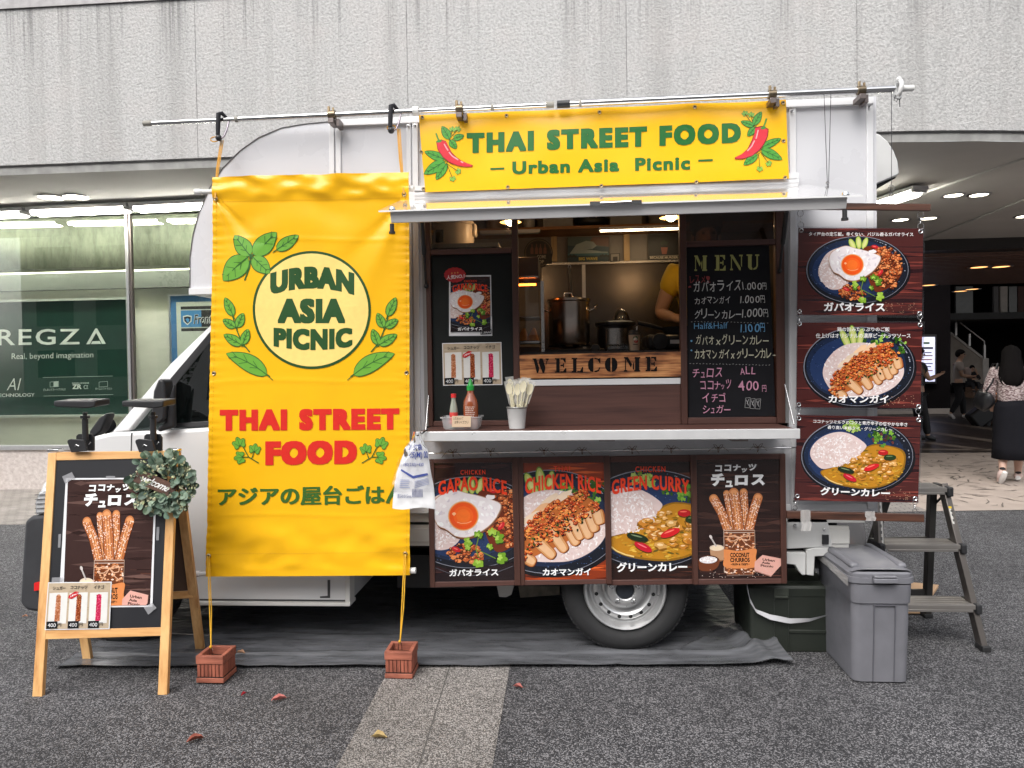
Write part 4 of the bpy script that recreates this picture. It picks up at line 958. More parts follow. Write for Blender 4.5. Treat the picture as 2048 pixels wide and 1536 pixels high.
for mx in (0, 1):
    X = (lambda x: 1242-x) if mx else (lambda x: x); A_ = (lambda t: math.pi-t) if mx else (lambda t: t)
    a.line([(X(x), y) for x, y in ((518, 926), (498, 914), (484, 888))], 2, LEAFE); a.line([(X(x), y) for x, y in ((504, 917), (510, 900))], 1.8, LEAFE); a.line([(X(x), y) for x, y in ((498, 914), (484, 914))], 1.8, LEAFE)
    corian(a, X(481), 893, 17, A_(-1.9), LEAFC, LEAFE); corian(a, X(509), 904, 15, A_(-1.4), LEAFC, LEAFE); corian(a, X(487), 914, 16, A_(3.0), LEAFC, LEAFE)
build("leaf_art", a, M_INK, ban)
a = Art(bannerfn, start=.0022, step=2e-5)
a.heavy("THAI STREET", [(440, 819), (799, 816), (799, 859.5), (440, 862)], RED, .055, None, 1.25); a.heavy("FOOD", [(531, 882), (715, 880), (714, 928), (531, 931)], RED, .055, None, 1.25)
a.heavy("アジアの屋台ごはん", [(436, 974), (812, 969), (812, 1008), (436, 1012)], GRN, .022, None, 1., 0.)
build("lettering", a, M_INK, ban)
def eyelet(parent, p, r=.011, name="eyelet"):
    mb = MB(); mb.lathe([(r*.45, -.003), (r*.7, -.0045), (r, -.002), (r*1.05, .001)], p, 'y', 18); mb.lathe([(.0004, -.0016), (r*.5, -.0018)], p, 'y', 14, 1)
    build(name, mb, [mat("eyelet_brass", (.42, .33, .20), .3, .9), M_DARK], parent, smooth=50)
for x, y in ((434, 399), (809, 389), (428, 747), (813, 746), (419, 1111), (811, 1107)): eyelet(ban, bannerfn(x, y, .001))
for pts, ends in ((((392, 384), (826, 377)), 1), (((388, 1148), (830, 1141)), 1)):
    A, B = W(*pts[0], YV+.020), W(*pts[1], YV+.020); mb = MB(); mb.tube([A, B], .011, 14); d = (B-A).normalized()
    mb.tube([A-d*.004, A+d*.03], .015, 14, 1); mb.tube([B-d*.022, B+d*.004], .015, 14, 1); build("rod", mb, [mat("pvc_white", (.70, .70, .68), .35), mat("cap_white", (.74, .74, .72), .4)], ban, smooth=40)
HK = [W(444, 281, T-.09), W(797, 258, T-.09)]
for h, (ex, ey) in zip(HK, ((434, 399), (809, 389))):
    e = bannerfn(ex, ey, .006); mb = MB()
    for o in (-.006, 0, .007): mb.tube([h+Vector((o, 0, 0)), h.lerp(e, .5)+Vector((o*.9, -.01, 0)), e+Vector((o*.3, 0, 0))], .0026, 6)
    mb.tube([h+Vector((-.012+.022*math.cos(t_*.7)-.02, -.01, .004+.012*math.sin(t_*.7))) for t_ in range(10)], .003, 6)
    build("hanging_cord", mb, M_CORD, ban, smooth=60)
CR = [G(423, 1371)+Vector((-.012, .074, 0)), G(799, 1362)+Vector((-.006, .074, 0))]
for c, (ex, ey), hx in zip(CR, ((419, 1111), (811, 1107)), ((422, 1298), (800, 1287))):
    e = bannerfn(ex, ey, .006); hook = W(*hx, c.y+.02); mb = MB()
    mb.tube([e+Vector((-.003, 0, 0)), hook], .0028, 6); mb.tube([e+Vector((.004, .002, 0)), e.lerp(hook, .6)+Vector((.008, 0, 0)), hook], .0028, 6); mb.sphere(hook+Vector((0, -.004, .012)), .007, 8)
    build("tie_cord", mb, M_CORDY, ban, smooth=60)
    mb = MB(); mb.tube([hook+Vector((.009*math.sin(t_*.628), 0, -.022+.028*math.cos(t_*.628))) for t_ in range(10)], .0022, 6, closed=True); build("snap_hook", mb, M_CHROME, ban, smooth=60)
# wide banner
YH = T-.045
bh = [(838, 231), (1571, 200), (1577, 358), (851, 385)]
def hb(px, py, off=0.):
    u = (px-838)/735; yt = 231-31*u; v = (py-yt)/155
    d = .010*nz(u*5, v*1.2, 3)+.003*nz(u*13, v*2.5, 7)*(1-sm(.2, .5, v)); d -= .006*math.exp(-((v-.0)/.12)**2)*abs(math.sin(u*4*math.pi))
    return W(px, py, YH)+Vector((0, -d-off-.006, 0))
ban2 = thing("wide_banner", "wide yellow banner lettered THAI STREET FOOD with a red chilli at each end", "banner", W(1210, 372, YH))
def bil2(u, v): return tuple((bh[0][i]*(1-u)+bh[1][i]*u)*(1-v)+(bh[3][i]*(1-u)+bh[2][i]*u)*v for i in (0, 1))
mb = MB(); mb.grid(lambda u, v: hb(*bil2(u, v)), 160, 40); mb.grid(lambda u, v: hb(*bil2(u, v))+Vector((0, .0015, 0)), 80, 20); build("fabric", mb, M_YEL, ban2, smooth=180)
G2 = "#1d6429"
a = Art(hb, start=.0022, step=2e-5)
a.heavy("THAI STREET FOOD", [(934, 267), (1481, 246), (1481, 287), (934, 308)], G2, .05, None, 1.3)
a.heavy("Urban Asia  Picnic", [(1025, 324), (1380, 313), (1380, 340), (1025, 350)], G2, .03, None, 1.15)
a.poly([(981, 337), (1009, 336), (1009, 340), (981, 341)], G2); a.poly([(1396, 320), (1425, 319), (1425, 323), (1396, 324)], G2)
build("lettering", a, M_INK, ban2)
a = Art(hb, start=.0022, step=3e-6); a.LH = 3.5e-4
c1 = lambda x, y: (x/4.096+800, y/4.096+160); c2 = lambda x, y: (x/3.413+1250, y/3.413+150)
def chilli(f, body, core, stem, hl, leaves, flor):
    def out(k):
        cx, cy = core; return [f(x+(x-cx)/max(1, math.hypot(x-cx, y-cy))*k, y+(y-cy)/max(1, math.hypot(x-cx, y-cy))*k) for x, y in body]
    for b, t, w in leaves: a.leaf(f(*b), f(*t), w/4, "#4f9a3a", "#1f5a26", 0, 3, 1.2)
    for (x0, y0), (x, y), an in flor:
        a.line([f(x0, y0), f(x, y)], 1.2, "#1f5a26"); corian(a, *f(x, y), 8, an, "#8cbf4c", "#1f5a26", 1)
    st = [f(*q_) for q_ in stem]; a.line(st, 3.2, "#1f5a26"); a.line(st, 2, "#4f9a3a"); 
    a.lvl = 3; a.poly(out(7), "#7a1420"); a.lvl = 4; a.poly(out(0), "#cf2f3c"); a.lvl = 5
    for q_ in hl: a.line([f(*z_) for z_ in q_], 2.4, "#f3a2a6")
    sx, sy = stem[0]; a.ell(*f(sx, sy+4), 5.5, 2.6, "#3c8a34", -.2); a.lvl = 0
chilli(c1, [(305, 515), (345, 500), (383, 515), (402, 556), (425, 605), (458, 638), (500, 664), (550, 686), (592, 700), (588, 712), (545, 715), (480, 706), (415, 682), (360, 640), (318, 580)], (420, 640), [(325, 505), (312, 480), (299, 442)], [[(365, 530), (382, 560), (398, 585)], [(405, 598), (430, 628), (480, 660)], [(500, 672), (520, 682)]],
       [((410, 490), (347, 385), 60), ((440, 488), (527, 460), 45), ((412, 500), (466, 568), 50), ((368, 655), (205, 592), 62), ((372, 672), (200, 775), 80), ((383, 690), (298, 822), 60)], [((400, 495), (470, 420), -1.1), ((410, 485), (432, 425), -1.5), ((385, 690), (468, 745), .6), ((385, 690), (430, 800), 1.3)])
chilli(c2, [(885, 368), (930, 358), (972, 378), (966, 425), (945, 470), (912, 515), (862, 555), (800, 576), (752, 577), (750, 566), (795, 545), (838, 508), (865, 455), (880, 405)], (880, 490), [(940, 362), (952, 335), (963, 300)], [[(905, 380), (898, 410), (890, 440)], [(880, 452), (860, 492), (830, 525)]],
       [((876, 345), (930, 252), 52), ((878, 352), (788, 320), 44), ((885, 362), (833, 422), 45), ((930, 498), (1062, 437), 52), ((925, 512), (1070, 580), 70), ((900, 548), (805, 620), 55)], [((870, 340), (822, 275), -2), ((872, 340), (860, 285), -1.6), ((920, 530), (970, 600), .9), ((908, 545), (915, 635), 1.6)])
build("chilli_art", a, M_INK, ban2)
for x, y in [c1(*q_) for q_ in ((185, 310), (873, 294), (1634, 268), (178, 597), (195, 895), (884, 880), (1649, 870))]+[c2(*q_) for q_ in ((474, 224), (1076, 193), (1080, 453), (1090, 703), (487, 732))]: eyelet(ban2, hb(x, y, .001), .009)
# telescopic pole across the roof
YP = T-.09
pol = thing("telescopic_pole", "long steel telescopic pole running along the truck's roof edge and past both ends", "pole", W(1060, 212, YP))
def pp_(x): return W(x, 247-(x-290)*.0461, YP)
for xa, xb, r in ((300, 473, .0105), (474, 838, .0125), (839, 1095, .0115), (1140, 1160, .0125), (1161, 1790, .0148)):
    mb = MB(); mb.tube([pp_(xa), pp_(xb)], r, 18); build("pole_section", mb, M_CHROME, pol, smooth=40)
for xa, xb, r, m_ in ((287, 304, .0135, "beige"), (470, 477, .0145, "beige"), (982, 988, .0145, "beige"), (1092, 1108, .0145, "beige"), (1114, 1140, .0175, "black"), (1158, 1163, .016, "beige"), (1798, 1827, .0135, "white"), (826, 838, .022, "white")):
    mb = MB(); mb.tube([pp_(xa), pp_(xb)], r, 16); build("pole_cap" if r < .02 else "lock_knob", mb, {"beige": mat("cap_beige", (.30, .285, .25), .6), "black": M_PLAST, "white": mat("cap_white", (.74, .74, .72), .4)}[m_], pol, smooth=40, bevel=.002)
mb = MB(); c = pp_(1797); mb.tube([c+Vector((.004*math.sin(t_*.5), .03*math.cos(t_*.5236), .034*math.sin(t_*.5236))) for t_ in range(12)], .010, 10, closed=True); mb.sphere(c+Vector((0, -.005, .04)), .013, 10); mb.sphere(c+Vector((0, -.005, -.04)), .012, 10)
build("end_clamp", mb, mat("clamp_white", (.66, .66, .65), .35), pol, smooth=60)
mb = MB(); c = pp_(1795); mb.tube([c+Vector((-.012, -.01, -.03)), c+Vector((-.02, -.01, -.055)), c+Vector((-.008, -.01, -.062)), c+Vector((0, -.01, -.04))], .0015, 6); mb.tube([c+Vector((.004, -.01, -.05)), c+Vector((.006, -.01, -.085))], .002, 6); build("wire_loop", mb, M_DARK, pol)
for x, l in ((664, "brass pipe clamp on the roof pole at the top of the curved front panel"), (919, "brass pipe clamp on the roof pole above the wide banner's left part"), (1544, "dark brass pipe clamp on the roof pole at the wide banner's right corner"), (1722, "dark brass pipe clamp on the roof pole near the truck's rear corner")):
    c = pp_(x); t = thing("pipe_clamp", l, "clamp", c-Vector((0, 0, .05)), "brass pipe clamps on the roof pole")
    mb = MB(); mb.lathe([(.016, -.018), (.021, -.018), (.021, .018), (.016, .018)], c, 'x', 18); build("collar", mb, mat("brass_dark", (.20, .16, .11), .35, .9, var=.3, vs=40), t, bevel=.002)
    mb = MB(); mb.box(c.x-.014, c.x+.014, c.y-.024, c.y+.06, c.z-.045, c.z-.022); mb.box(c.x+.016, c.x+.034, c.y+.0, c.y+.07, c.z-.055, c.z-.018); build("bracket", mb, M_ALUD, t, bevel=.002)
    mb = MB(); mb.tube([c+Vector((-.012, -.012, .014)), c+Vector((-.012, -.012, .036))], .007, 6); mb.tube([c+Vector((.010, -.012, .014)), c+Vector((.010, -.012, .030))], .006, 6); build("bolt", mb, mat("brass_light", (.50, .38, .24), .3, .9), t, smooth=40)
for i, (x, l) in enumerate(((444, "black foam carabiner hooked over the pole above the tall banner's left cord"), (787, "black foam carabiner hooked over the pole above the tall banner's right cord"))):
    c = pp_(x); t = thing("carabiner", l, "carabiner", c-Vector((0, 0, .12)), "carabiners on the roof pole")
    o = Vector((0, -.022, 0)); mb = MB(); mb.tube([c+o+Vector(q_) for q_ in ((.02, .03, .012), (.004, .012, .03), (-.006, 0, .022), (-.010, 0, -.03), (-.012, 0, -.078))], [.007, .010, .0115, .0115, .010], 12); build("foam_sleeve", mb, mat("foam_black", (.016, .016, .02), .8), t, smooth=60)
    mb = MB(); mb.tube([c+o+Vector(q_) for q_ in ((.02, .03, .012), (.036, .02, -.01), (.030, .01, -.05), (.018, .004, -.085), (.004, 0, -.098), (-.012, 0, -.085))], .004, 8); build("gate", mb, mat("gate_purple", (.25, .22, .25), .2, .9), t, smooth=60)
    mb = MB(); mb.sphere(c+o+Vector((-.008, 0, -.094)), .016, 12); build("swivel_ball", mb, M_PLAST, t, smooth=60)
# weight crates
for i, (c, l) in enumerate(zip(CR, ("small brown moulded crate weighting the tall banner's left cord beside the wooden easel", "small brown moulded crate weighting the tall banner's right cord on the pale road strip"))):
    t = thing("weight_crate", l, "crate", (c.x, c.y, 0), "weights under the banner cords")
    w, d, h = .062, .064, .122; z0 = .0075; M_CR = wood("crate_brown", "#5a2c20", "#a8604a", 2, 90, .7, .12, .5)
    Rr = random.Random(i); mb = MB(); x, y = c.x, c.y
    mb.box(x-w, x+w, y-d, y+d, z0, z0+.024); hh = h-.03
    mb.box(x-w+.005, x+w-.005, y-d+.005, y+d-.005, z0+.0245, hh-.001)
    build("crate_body", mb, mat("crate_groove", (.035, .014, .010), .8), t)
    mb = MB(); n = 7
    for k in range(n):
        for sy in (-1, 1):
            x0 = x-w+.001+(2*w-.002)*k/n; mb.box(x0+.0015, x0+(2*w-.002)/n-.0015, *sorted((y+sy*(d-.006), y+sy*(d-.001+Rr.uniform(-.001, .0005)))), z0+.026, hh-.003)
        y0 = y-d+.003+(2*d-.006)*k/n
        for sx in (-1, 1): mb.box(*sorted((x+sx*(w-.006), x+sx*(w-.001))), y0+.0015, y0+(2*d-.006)/n-.0015, z0+.026, hh-.003)
    build("crate_planks", mb, M_CR, t, bevel=.0015)
    mb = MB(); 
    for q_ in ((x-w-.002, x+w+.002, y-d-.002, y-d+.016), (x-w-.002, x+w+.002, y+d-.016, y+d+.002), (x-w-.002, x-w+.016, y-d+.0165, y+d-.0165), (x+w-.016, x+w+.002, y-d+.0165, y+d-.0165)): mb.box(*q_, hh-.001, h+z0)
    mb.box(x-w-.002, x+w+.002, y-d-.002, y+d+.002, z0-.001, z0+.022)
    build("crate_rim", mb, wood("crate_brown_h", "#633326", "#ac6650", 0, 90, .7, .12, .5), t, bevel=.003)
# ================================================================ EASEL
EA, EB = G(72, 1393), G(325, 1390); EC = W(230, 905, 3.17)
E = planemap(EA, EB, EC); En = E.n
ez = thing("easel_board", "pine A-frame easel with a blackboard standing at the left of the banner", "easel", (-2.1, 3.15, 0))
M_PINE = wood("pine", "#b4763c", "#e6b87c", 2, 42, .45, .05, .1, .1); M_PINEH = wood("pine_h", "#b4763c", "#e6b87c", 0, 42, .45, .05, .1, .1)
def slab(mb, pts, th=.022, mi=0, lift=0.): mb.prism([E(*q_, lift) for q_ in pts], -En*th, mi)
mb = MB(); slab(mb, [(96, 906), (112, 905), (84, 1394), (64, 1395)]); slab(mb, [(337, 903), (353, 902), (334, 1390), (315, 1390)]); pieces("stile", mb, M_PINE, ez, bevel=.002)
mb = MB(); slab(mb, [(112.3, 904), (336.7, 901), (336.2, 916), (111.5, 921)], .02, 0, -.001); slab(mb, [(90.5, 1261), (322, 1255), (321, 1272), (89.5, 1279)], .02, 0, -.001); pieces("rail", mb, M_PINEH, ez, bevel=.002)
mb = MB(); slab(mb, [(111.6, 921.3), (336, 916.3), (322.3, 1254.7), (91, 1260.7)], .006, 0, -.006); build("blackboard", mb, mat("board_black", (.012, .0125, .016), .5, var=.15, vs=4), ez)
ap1, ap2 = E(104, 905, -.03), E(345, 902, -.03); f1, f2 = G(171, 1323)+Vector((0, .02, 0)), G(397, 1303)+Vector((0, .02, 0))
mb = MB(); mb.bar(ap1, f1, .042, .022, En); mb.bar(ap2, f2, .042, .022, En); pieces("rear_leg", mb, M_PINE, ez, bevel=.002)
mb = MB(); mb.bar(ap1.lerp(f1, .70), ap2.lerp(f2, .70), .036, .018, En); build("rear_rail", mb, M_PINEH, ez, bevel=.002)
mb = MB(); mb.prism([ap1.lerp(f1, .05)+Vector((.02, 0, 0)), ap2.lerp(f2, .05)-Vector((.02, 0, 0)), ap2.lerp(f2, .68)-Vector((.02, 0, 0)), ap1.lerp(f1, .68)+Vector((.02, 0, 0))], (0, .006, .002)); build("rear_panel", mb, mat("hardboard", (.10, .058, .038), .7), ez)
mb = MB()
for x in (106, 343): c = E(x, 903, -.01); mb.box(c.x-.028, c.x+.028, c.y-.012, c.y+.03, c.z+.001, c.z+.012)
pieces("hinge", mb, M_CHROME, ez, bevel=.002)
# clip-on lights on the easel's top
for x, l, hx in ((172, "black clip light clamped on the easel's top rail, the one nearer the left corner", -1), (308, "black clip light clamped on the easel's top rail beside the wreath", -1)):
    Yc = 3.165; Q = lambda dx, dy, o=0.: W(x+dx, dy, Yc+o); t = thing("clip_light", l, "clip light", Q(0, 902), "clip lights on the easel")
    mb = MB(); mb.prism([Q(-37, 880, -.03), Q(-31, 878, -.03), Q(-5, 880, -.03), Q(2, 902, -.03), Q(-30, 905, -.03), Q(-38, 884, -.03)], (0, .012, 0)); mb.prism([Q(-20, 872, .02), Q(-16, 868, .02), Q(10, 868, .02), Q(15, 875, .02), Q(15, 902, .02), Q(-22, 902, .02)], (0, .012, 0)); mb.tube([Q(-10, 888, -.028), Q(-10, 888, .03)], .006, 8)
    build("clamp", mb, M_PLAST, t, bevel=.003)
    mb = MB(); mb.tube([Q(-22, 893, -.034), Q(-20, 889, -.036), Q(-14, 892, -.034)], .002, 6); mb.tube([Q(6, 889, -.034), Q(9, 884, -.034)], .002, 6); build("wing_screw", mb, M_CHROME, t)
    mb = MB(); mb.tube([Q(-1, 880), Q(-2, 838)], .0135, 14); mb.tube([Q(-2, 838), Q(-2, 824)], .010, 12); mb.tube([Q(-2, 836), Q(-2, 831)], .02, 14); build("post", mb, M_PLAST, t, smooth=40)
    mb = MB(); mb.prism([Q(-65, 802, -.06), Q(18, 801, -.05), Q(18, 814, -.05), Q(0, 817, -.055), Q(-65, 813, -.06)], (0, .11, .006)); build("lamp_head", mb, M_PLAST, t, bevel=.006)
# ================================================================ PRINTED FOOD POSTERS
def lc(c): return lin(c) if isinstance(c, str) else c
def pick(R, cs, v=.12):
    c = lc(R.choice(cs)); k = 1+R.uniform(-v, v); return tuple(min(1, x*k) for x in c)
def smooth_loop(pts, n=5):
    out = []; N = len(pts)
    for i in range(N):
        p0, p1, p2, p3 = pts[i-1], pts[i], pts[(i+1) % N], pts[(i+2) % N]
        for j in range(n):
            t = j/n; out.append(tuple(.5*(2*p1[a]+(p2[a]-p0[a])*t+(2*p0[a]-5*p1[a]+4*p2[a]-p3[a])*t*t+(3*p1[a]-p0[a]-3*p2[a]+p3[a])*t**3) for a in (0, 1)))
    return out
def table(a, R, rect, base, hot=None):
    x0, y0, x1, y1 = rect; w, h = x1-x0, y1-y0
    a.poly([(x0, y0), (x1, y0), (x1, y1), (x0, y1)], lc(base[0]))
    for k in range(90):
        y = y0+h*R.random(); L = w*R.uniform(.15, .6); x = x0+R.uniform(-.1, .9)*w; t = h*R.uniform(.004, .02)
        a.poly([(x, y), (x+L*.5, y-t), (x+L, y), (x+L*.5, y+t)], pick(R, base, .3))
class Sc:   # scaled view of an Art, so that a dish can be printed at any size
    def __init__(s, a, f, k): s.a = a; s.f = f; s.k = k
    def ell(s, x, y, rx, ry, c, rot=0, n=32): X, Y = s.f(x, y); s.a.ell(X, Y, rx*s.k, ry*s.k, c, rot, n)
    def blob(s, R, x, y, rx, ry, c, j=.25, n=8, rot=0): X, Y = s.f(x, y); s.a.blob(R, X, Y, rx*s.k, ry*s.k, c, j, n, rot)
    def loop(s, pts, c, cen=None):
        P_ = [s.f(*p) for p in smooth_loop(pts)]; cx = sum(p[0] for p in P_)/len(P_); cy = sum(p[1] for p in P_)/len(P_)
        s.a.fan(s.f(*cen) if cen else (cx, cy), P_, c)
    def line(s, pts, w, c): s.a.line([s.f(*p) for p in pts], w*s.k, c)
    def cor(s, x, y, r, an, c): X, Y = s.f(x, y); corian(s.a, X, Y, r*s.k, an, c, None)
def plate(d, R, cx, cy, rx, ry):
    d.ell(cx+8, cy+14, rx*1.03, ry*1.03, (.008, .006, .008), 0, 48); d.ell(cx, cy, rx, ry, "#8a8c98", 0, 56); d.ell(cx+2, cy+1, rx*.988, ry*.986, "#171b26", 0, 56)
    d.ell(cx-rx*.05, cy-ry*.02, rx*.9, ry*.88, "#1d2943", 0, 48); d.ell(cx-rx*.1, cy+ry*.02, rx*.78, ry*.76, "#23365e", 0, 48)
    for k in range(330):
        t, q = R.uniform(0, 6.283), math.sqrt(R.random())*.95; s_ = R.uniform(2, 5)
        d.ell(cx+rx*q*math.cos(t), cy+ry*q*math.sin(t), s_, s_*.7, pick(R, ["#3d5580", "#0d1220", "#5c7399", "#2c4270"], .2), 0, 6)
    for k in range(24): t = R.uniform(-1.2, .1); d.ell(cx+rx*.93*math.cos(t), cy+ry*.93*math.sin(t), R.uniform(3, 8), R.uniform(2, 5), "#a9adb8", 0, 6)
def rice(d, R, loop, n, cx, cy, rx, ry):
    d.loop(loop, "#e2ccc8")
    for k in range(n):
        t, q = R.uniform(0, 6.283), math.sqrt(R.random()); x, y = cx+rx*q*math.cos(t), cy+ry*q*math.sin(t)
        d.ell(x, y, R.uniform(9, 15), R.uniform(4, 6), pick(R, ["#f4ebea", "#efe0dd", "#faf4f4", "#e8d3ce", "#dcc0ba"], .03), R.uniform(0, 3.14), 7)
MINCE = ["#c8622f", "#a64820", "#e38c52", "#7c3214", "#d97a40", "#b85426", "#5a2412"]
def mince(d, R, n, cx, cy, rx, ry, rot=0., cs=MINCE, s0=11, s1=22):
    ca, sa = math.cos(rot), math.sin(rot)
    for k in range(n):
        t, q = R.uniform(0, 6.283), math.sqrt(R.random()); x, y = rx*q*math.cos(t), ry*q*math.sin(t); s_ = R.uniform(s0, s1)
        X, Y = cx+x*ca-y*sa, cy+x*sa+y*ca
        d.blob(R, X+2, Y+4, s_, s_*.75, (.035, .012, .006), .3, 7); d.blob(R, X, Y, s_, s_*.75, pick(R, cs, .15), .3, 7); d.blob(R, X-s_*.2, Y-s_*.25, s_*.4, s_*.25, pick(R, ["#f0b078", "#e8965a"], .1), .3, 6)
def cucumber(d, spec):
    for x, y, w, h, rot in spec:
        X, Y = d.f(x, y); d.a.ell(X, Y, w*d.k, h*d.k, "#5f8a2a", rot, 20); d.a.ell(X, Y, w*.82*d.k, h*.92*d.k, "#c3d06a", rot, 20); d.a.ell(X, Y, w*.45*d.k, h*.7*d.k, "#d9dc8e", rot, 16)
def egg_dish(d, R):
    plate(d, R, 705, 672, 490, 325)
    cucumber(d, ((655, 425, 30, 60, -.5), (715, 410, 30, 65, -.1), (775, 415, 28, 60, .35)))
    rice(d, R, [(330, 700), (360, 590), (430, 500), (560, 460), (640, 560), (640, 760), (560, 850), (450, 860), (370, 790)], 330, 485, 690, 150, 165)
    d.loop([(760, 470), (860, 440), (980, 470), (1080, 560), (1140, 660), (1080, 790), (960, 870), (880, 880), (820, 780), (780, 620)], "#6e2c14")
    mince(d, R, 250, 960, 640, 170, 190); mince(d, R, 80, 660, 890, 130, 70, .2); mince(d, R, 30, 1010, 790, 80, 60)
    for x, y, rot in ((925, 700, -.9), (868, 450, .2), (600, 860, .4)): X, Y = d.f(x, y); d.a.ell(X, Y, 34*d.k, 17*d.k, "#c9232b", rot, 14); d.a.ell(X-4*d.k, Y-4*d.k, 18*d.k, 5*d.k, "#ef6a5e", rot, 10)
    eg = [(428, 600), (440, 520), (500, 470), (590, 440), (680, 462), (760, 480), (840, 505), (926, 545), (905, 620), (850, 690), (770, 745), (690, 778), (600, 770), (530, 720), (470, 690)]
    d.loop([(x+5, y+12) for x, y in eg], "#7a4a30"); d.loop(eg, "#c9a58e"); d.loop([(655+(x-655)*.975, 615+(y-615)*.97) for x, y in eg], "#eee6e8")
    for k in range(70):
        t, q = R.uniform(0, 6.283), R.uniform(.5, .92); i = int(t/6.283*len(eg)) % len(eg); x, y = 655+(eg[i][0]-655)*q, 615+(eg[i][1]-615)*q
        d.blob(R, x, y, R.uniform(8, 26), R.uniform(6, 14), pick(R, ["#ffffff", "#e2d6da", "#f6f0f2", "#d9cfd8", "#f8f4f4"], .03), .3, 8, R.uniform(0, 3))
    d.blob(R, 850, 495, 36, 18, "#f4ecec", .2, 9)
    for r, c in ((112, "#e9c9a8"), (107, "#f0984a"), (101, "#ee5a1c"), (90, "#f3561a"), (72, "#f8651e"), (50, "#fb7426")): d.ell(655, 625, r, r*.95, c, 0, 40)
    d.line([(610, 668), (640, 678), (680, 676), (712, 664)], 5, "#ffb27c"); d.blob(R, 588, 610, 14, 12, "#ffc089", .2, 8)
    d.line([(760, 780), (740, 860), (760, 920)], 7, "#6d8f2a"); d.line([(740, 860), (880, 930)], 6, "#6d8f2a")
    for x, y, r, an in ((700, 800, 46, 2.6), (755, 775, 44, -1.3), (880, 790, 60, -.4), (860, 760, 44, -1.6), (900, 925, 60, .2), (760, 945, 52, 1.8), (830, 855, 34, -.8), (690, 840, 30, 2.4)):
        d.cor(x+4, y+8, r, an, "#2c3f10"); d.cor(x, y, r, an, R.choice(["#86b032", "#6f9c28", "#9cc044", "#5d8a22"])); d.cor(x-3, y-5, r*.5, an, "#a9cc55")
def lettuce(d, R, n, cx, cy, rx, ry, cs=("#3e6a1e", "#5d8f2c", "#7fb03c", "#2c5214", "#9cc454")):
    for k in range(n):
        t, q = R.uniform(0, 6.283), math.sqrt(R.random()); s_ = R.uniform(14, 34); d.cor(cx+rx*q*math.cos(t), cy+ry*q*math.sin(t), s_, R.uniform(0, 6.28), R.choice(cs))
def chicken_dish(d, R):
    plate(d, R, 628, 140, 475, 342)
    cucumber(d, ((510, -95, 34, 95, -.45), (575, -125, 34, 95, -.15), (640, -110, 30, 85, .15)))
    lettuce(d, R, 46, 860, -50, 180, 80)
    rice(d, R, [(320, 200), (350, 90), (440, -10), (560, -60), (720, -60), (900, 0), (1000, 110), (1010, 220), (930, 320), (780, 390), (600, 400), (440, 380), (360, 300)], 620, 665, 165, 335, 225)
    d.loop([(390, 330), (440, 210), (540, 90), (660, 0), (800, -30), (920, 0), (970, 90), (920, 150), (840, 200), (740, 270), (600, 330), (480, 370)], "#b9662e")
    for x, y, L, rot in ((450, 345, 110, .55), (585, 290, 120, .75), (675, 240, 125, .95), (762, 190, 130, 1.1), (800, 165, 110, 1.15), (858, 150, 120, 1.2), (905, 120, 100, 1.25), (950, 90, 70, 1.3)):
        ca, sa = math.cos(rot), math.sin(rot)
        for o, w, c in ((6, 36, "#4a1c0a"), (0, 40, "#a85f30"), (-3, 33, "#d2965f"), (-7, 22, "#e6b88c")):
            l_ = L*.66*(1 if w > 20 else .8); d.loop([(x+o+14+p_*l_*ca-q_*w*sa, y+o*.6+24+p_*l_*sa+q_*w*ca) for p_, q_ in ((-1, -.9), (.3, -1), (.86, -.8), (1.02, -.1), (.9, .8), (.2, 1.05), (-1, .9))], c)
    for x, y in ((640, -10), (560, 60), (500, 110), (720, -25)): d.blob(R, x, y, 70, 22, pick(R, ["#f0c9a0", "#e8b485", "#f6dcc0"]), .2, 10, -.6)
    mince(d, R, 190, 660, 85, 290, 62, -.52, ["#c94a1c", "#e0752f", "#a83614", "#f09c4a", "#d95a22", "#8a2810"], 8, 17); mince(d, R, 150, 740, 150, 270, 55, -.50, ["#c94a1c", "#e0752f", "#a83614", "#f09c4a", "#d95a22"], 7, 15); mince(d, R, 60, 445, 300, 70, 90, .3, ["#c94a1c", "#e0752f", "#a83614", "#f09c4a"], 8, 15)
    for k in range(20): x = R.uniform(450, 920); d.blob(R, x, 330-(x-420)*.48+R.uniform(-70, 60), 11, 7, pick(R, ["#2d4a1c", "#46682a", "#1c3010"]), .2, 7, R.uniform(0, 3))
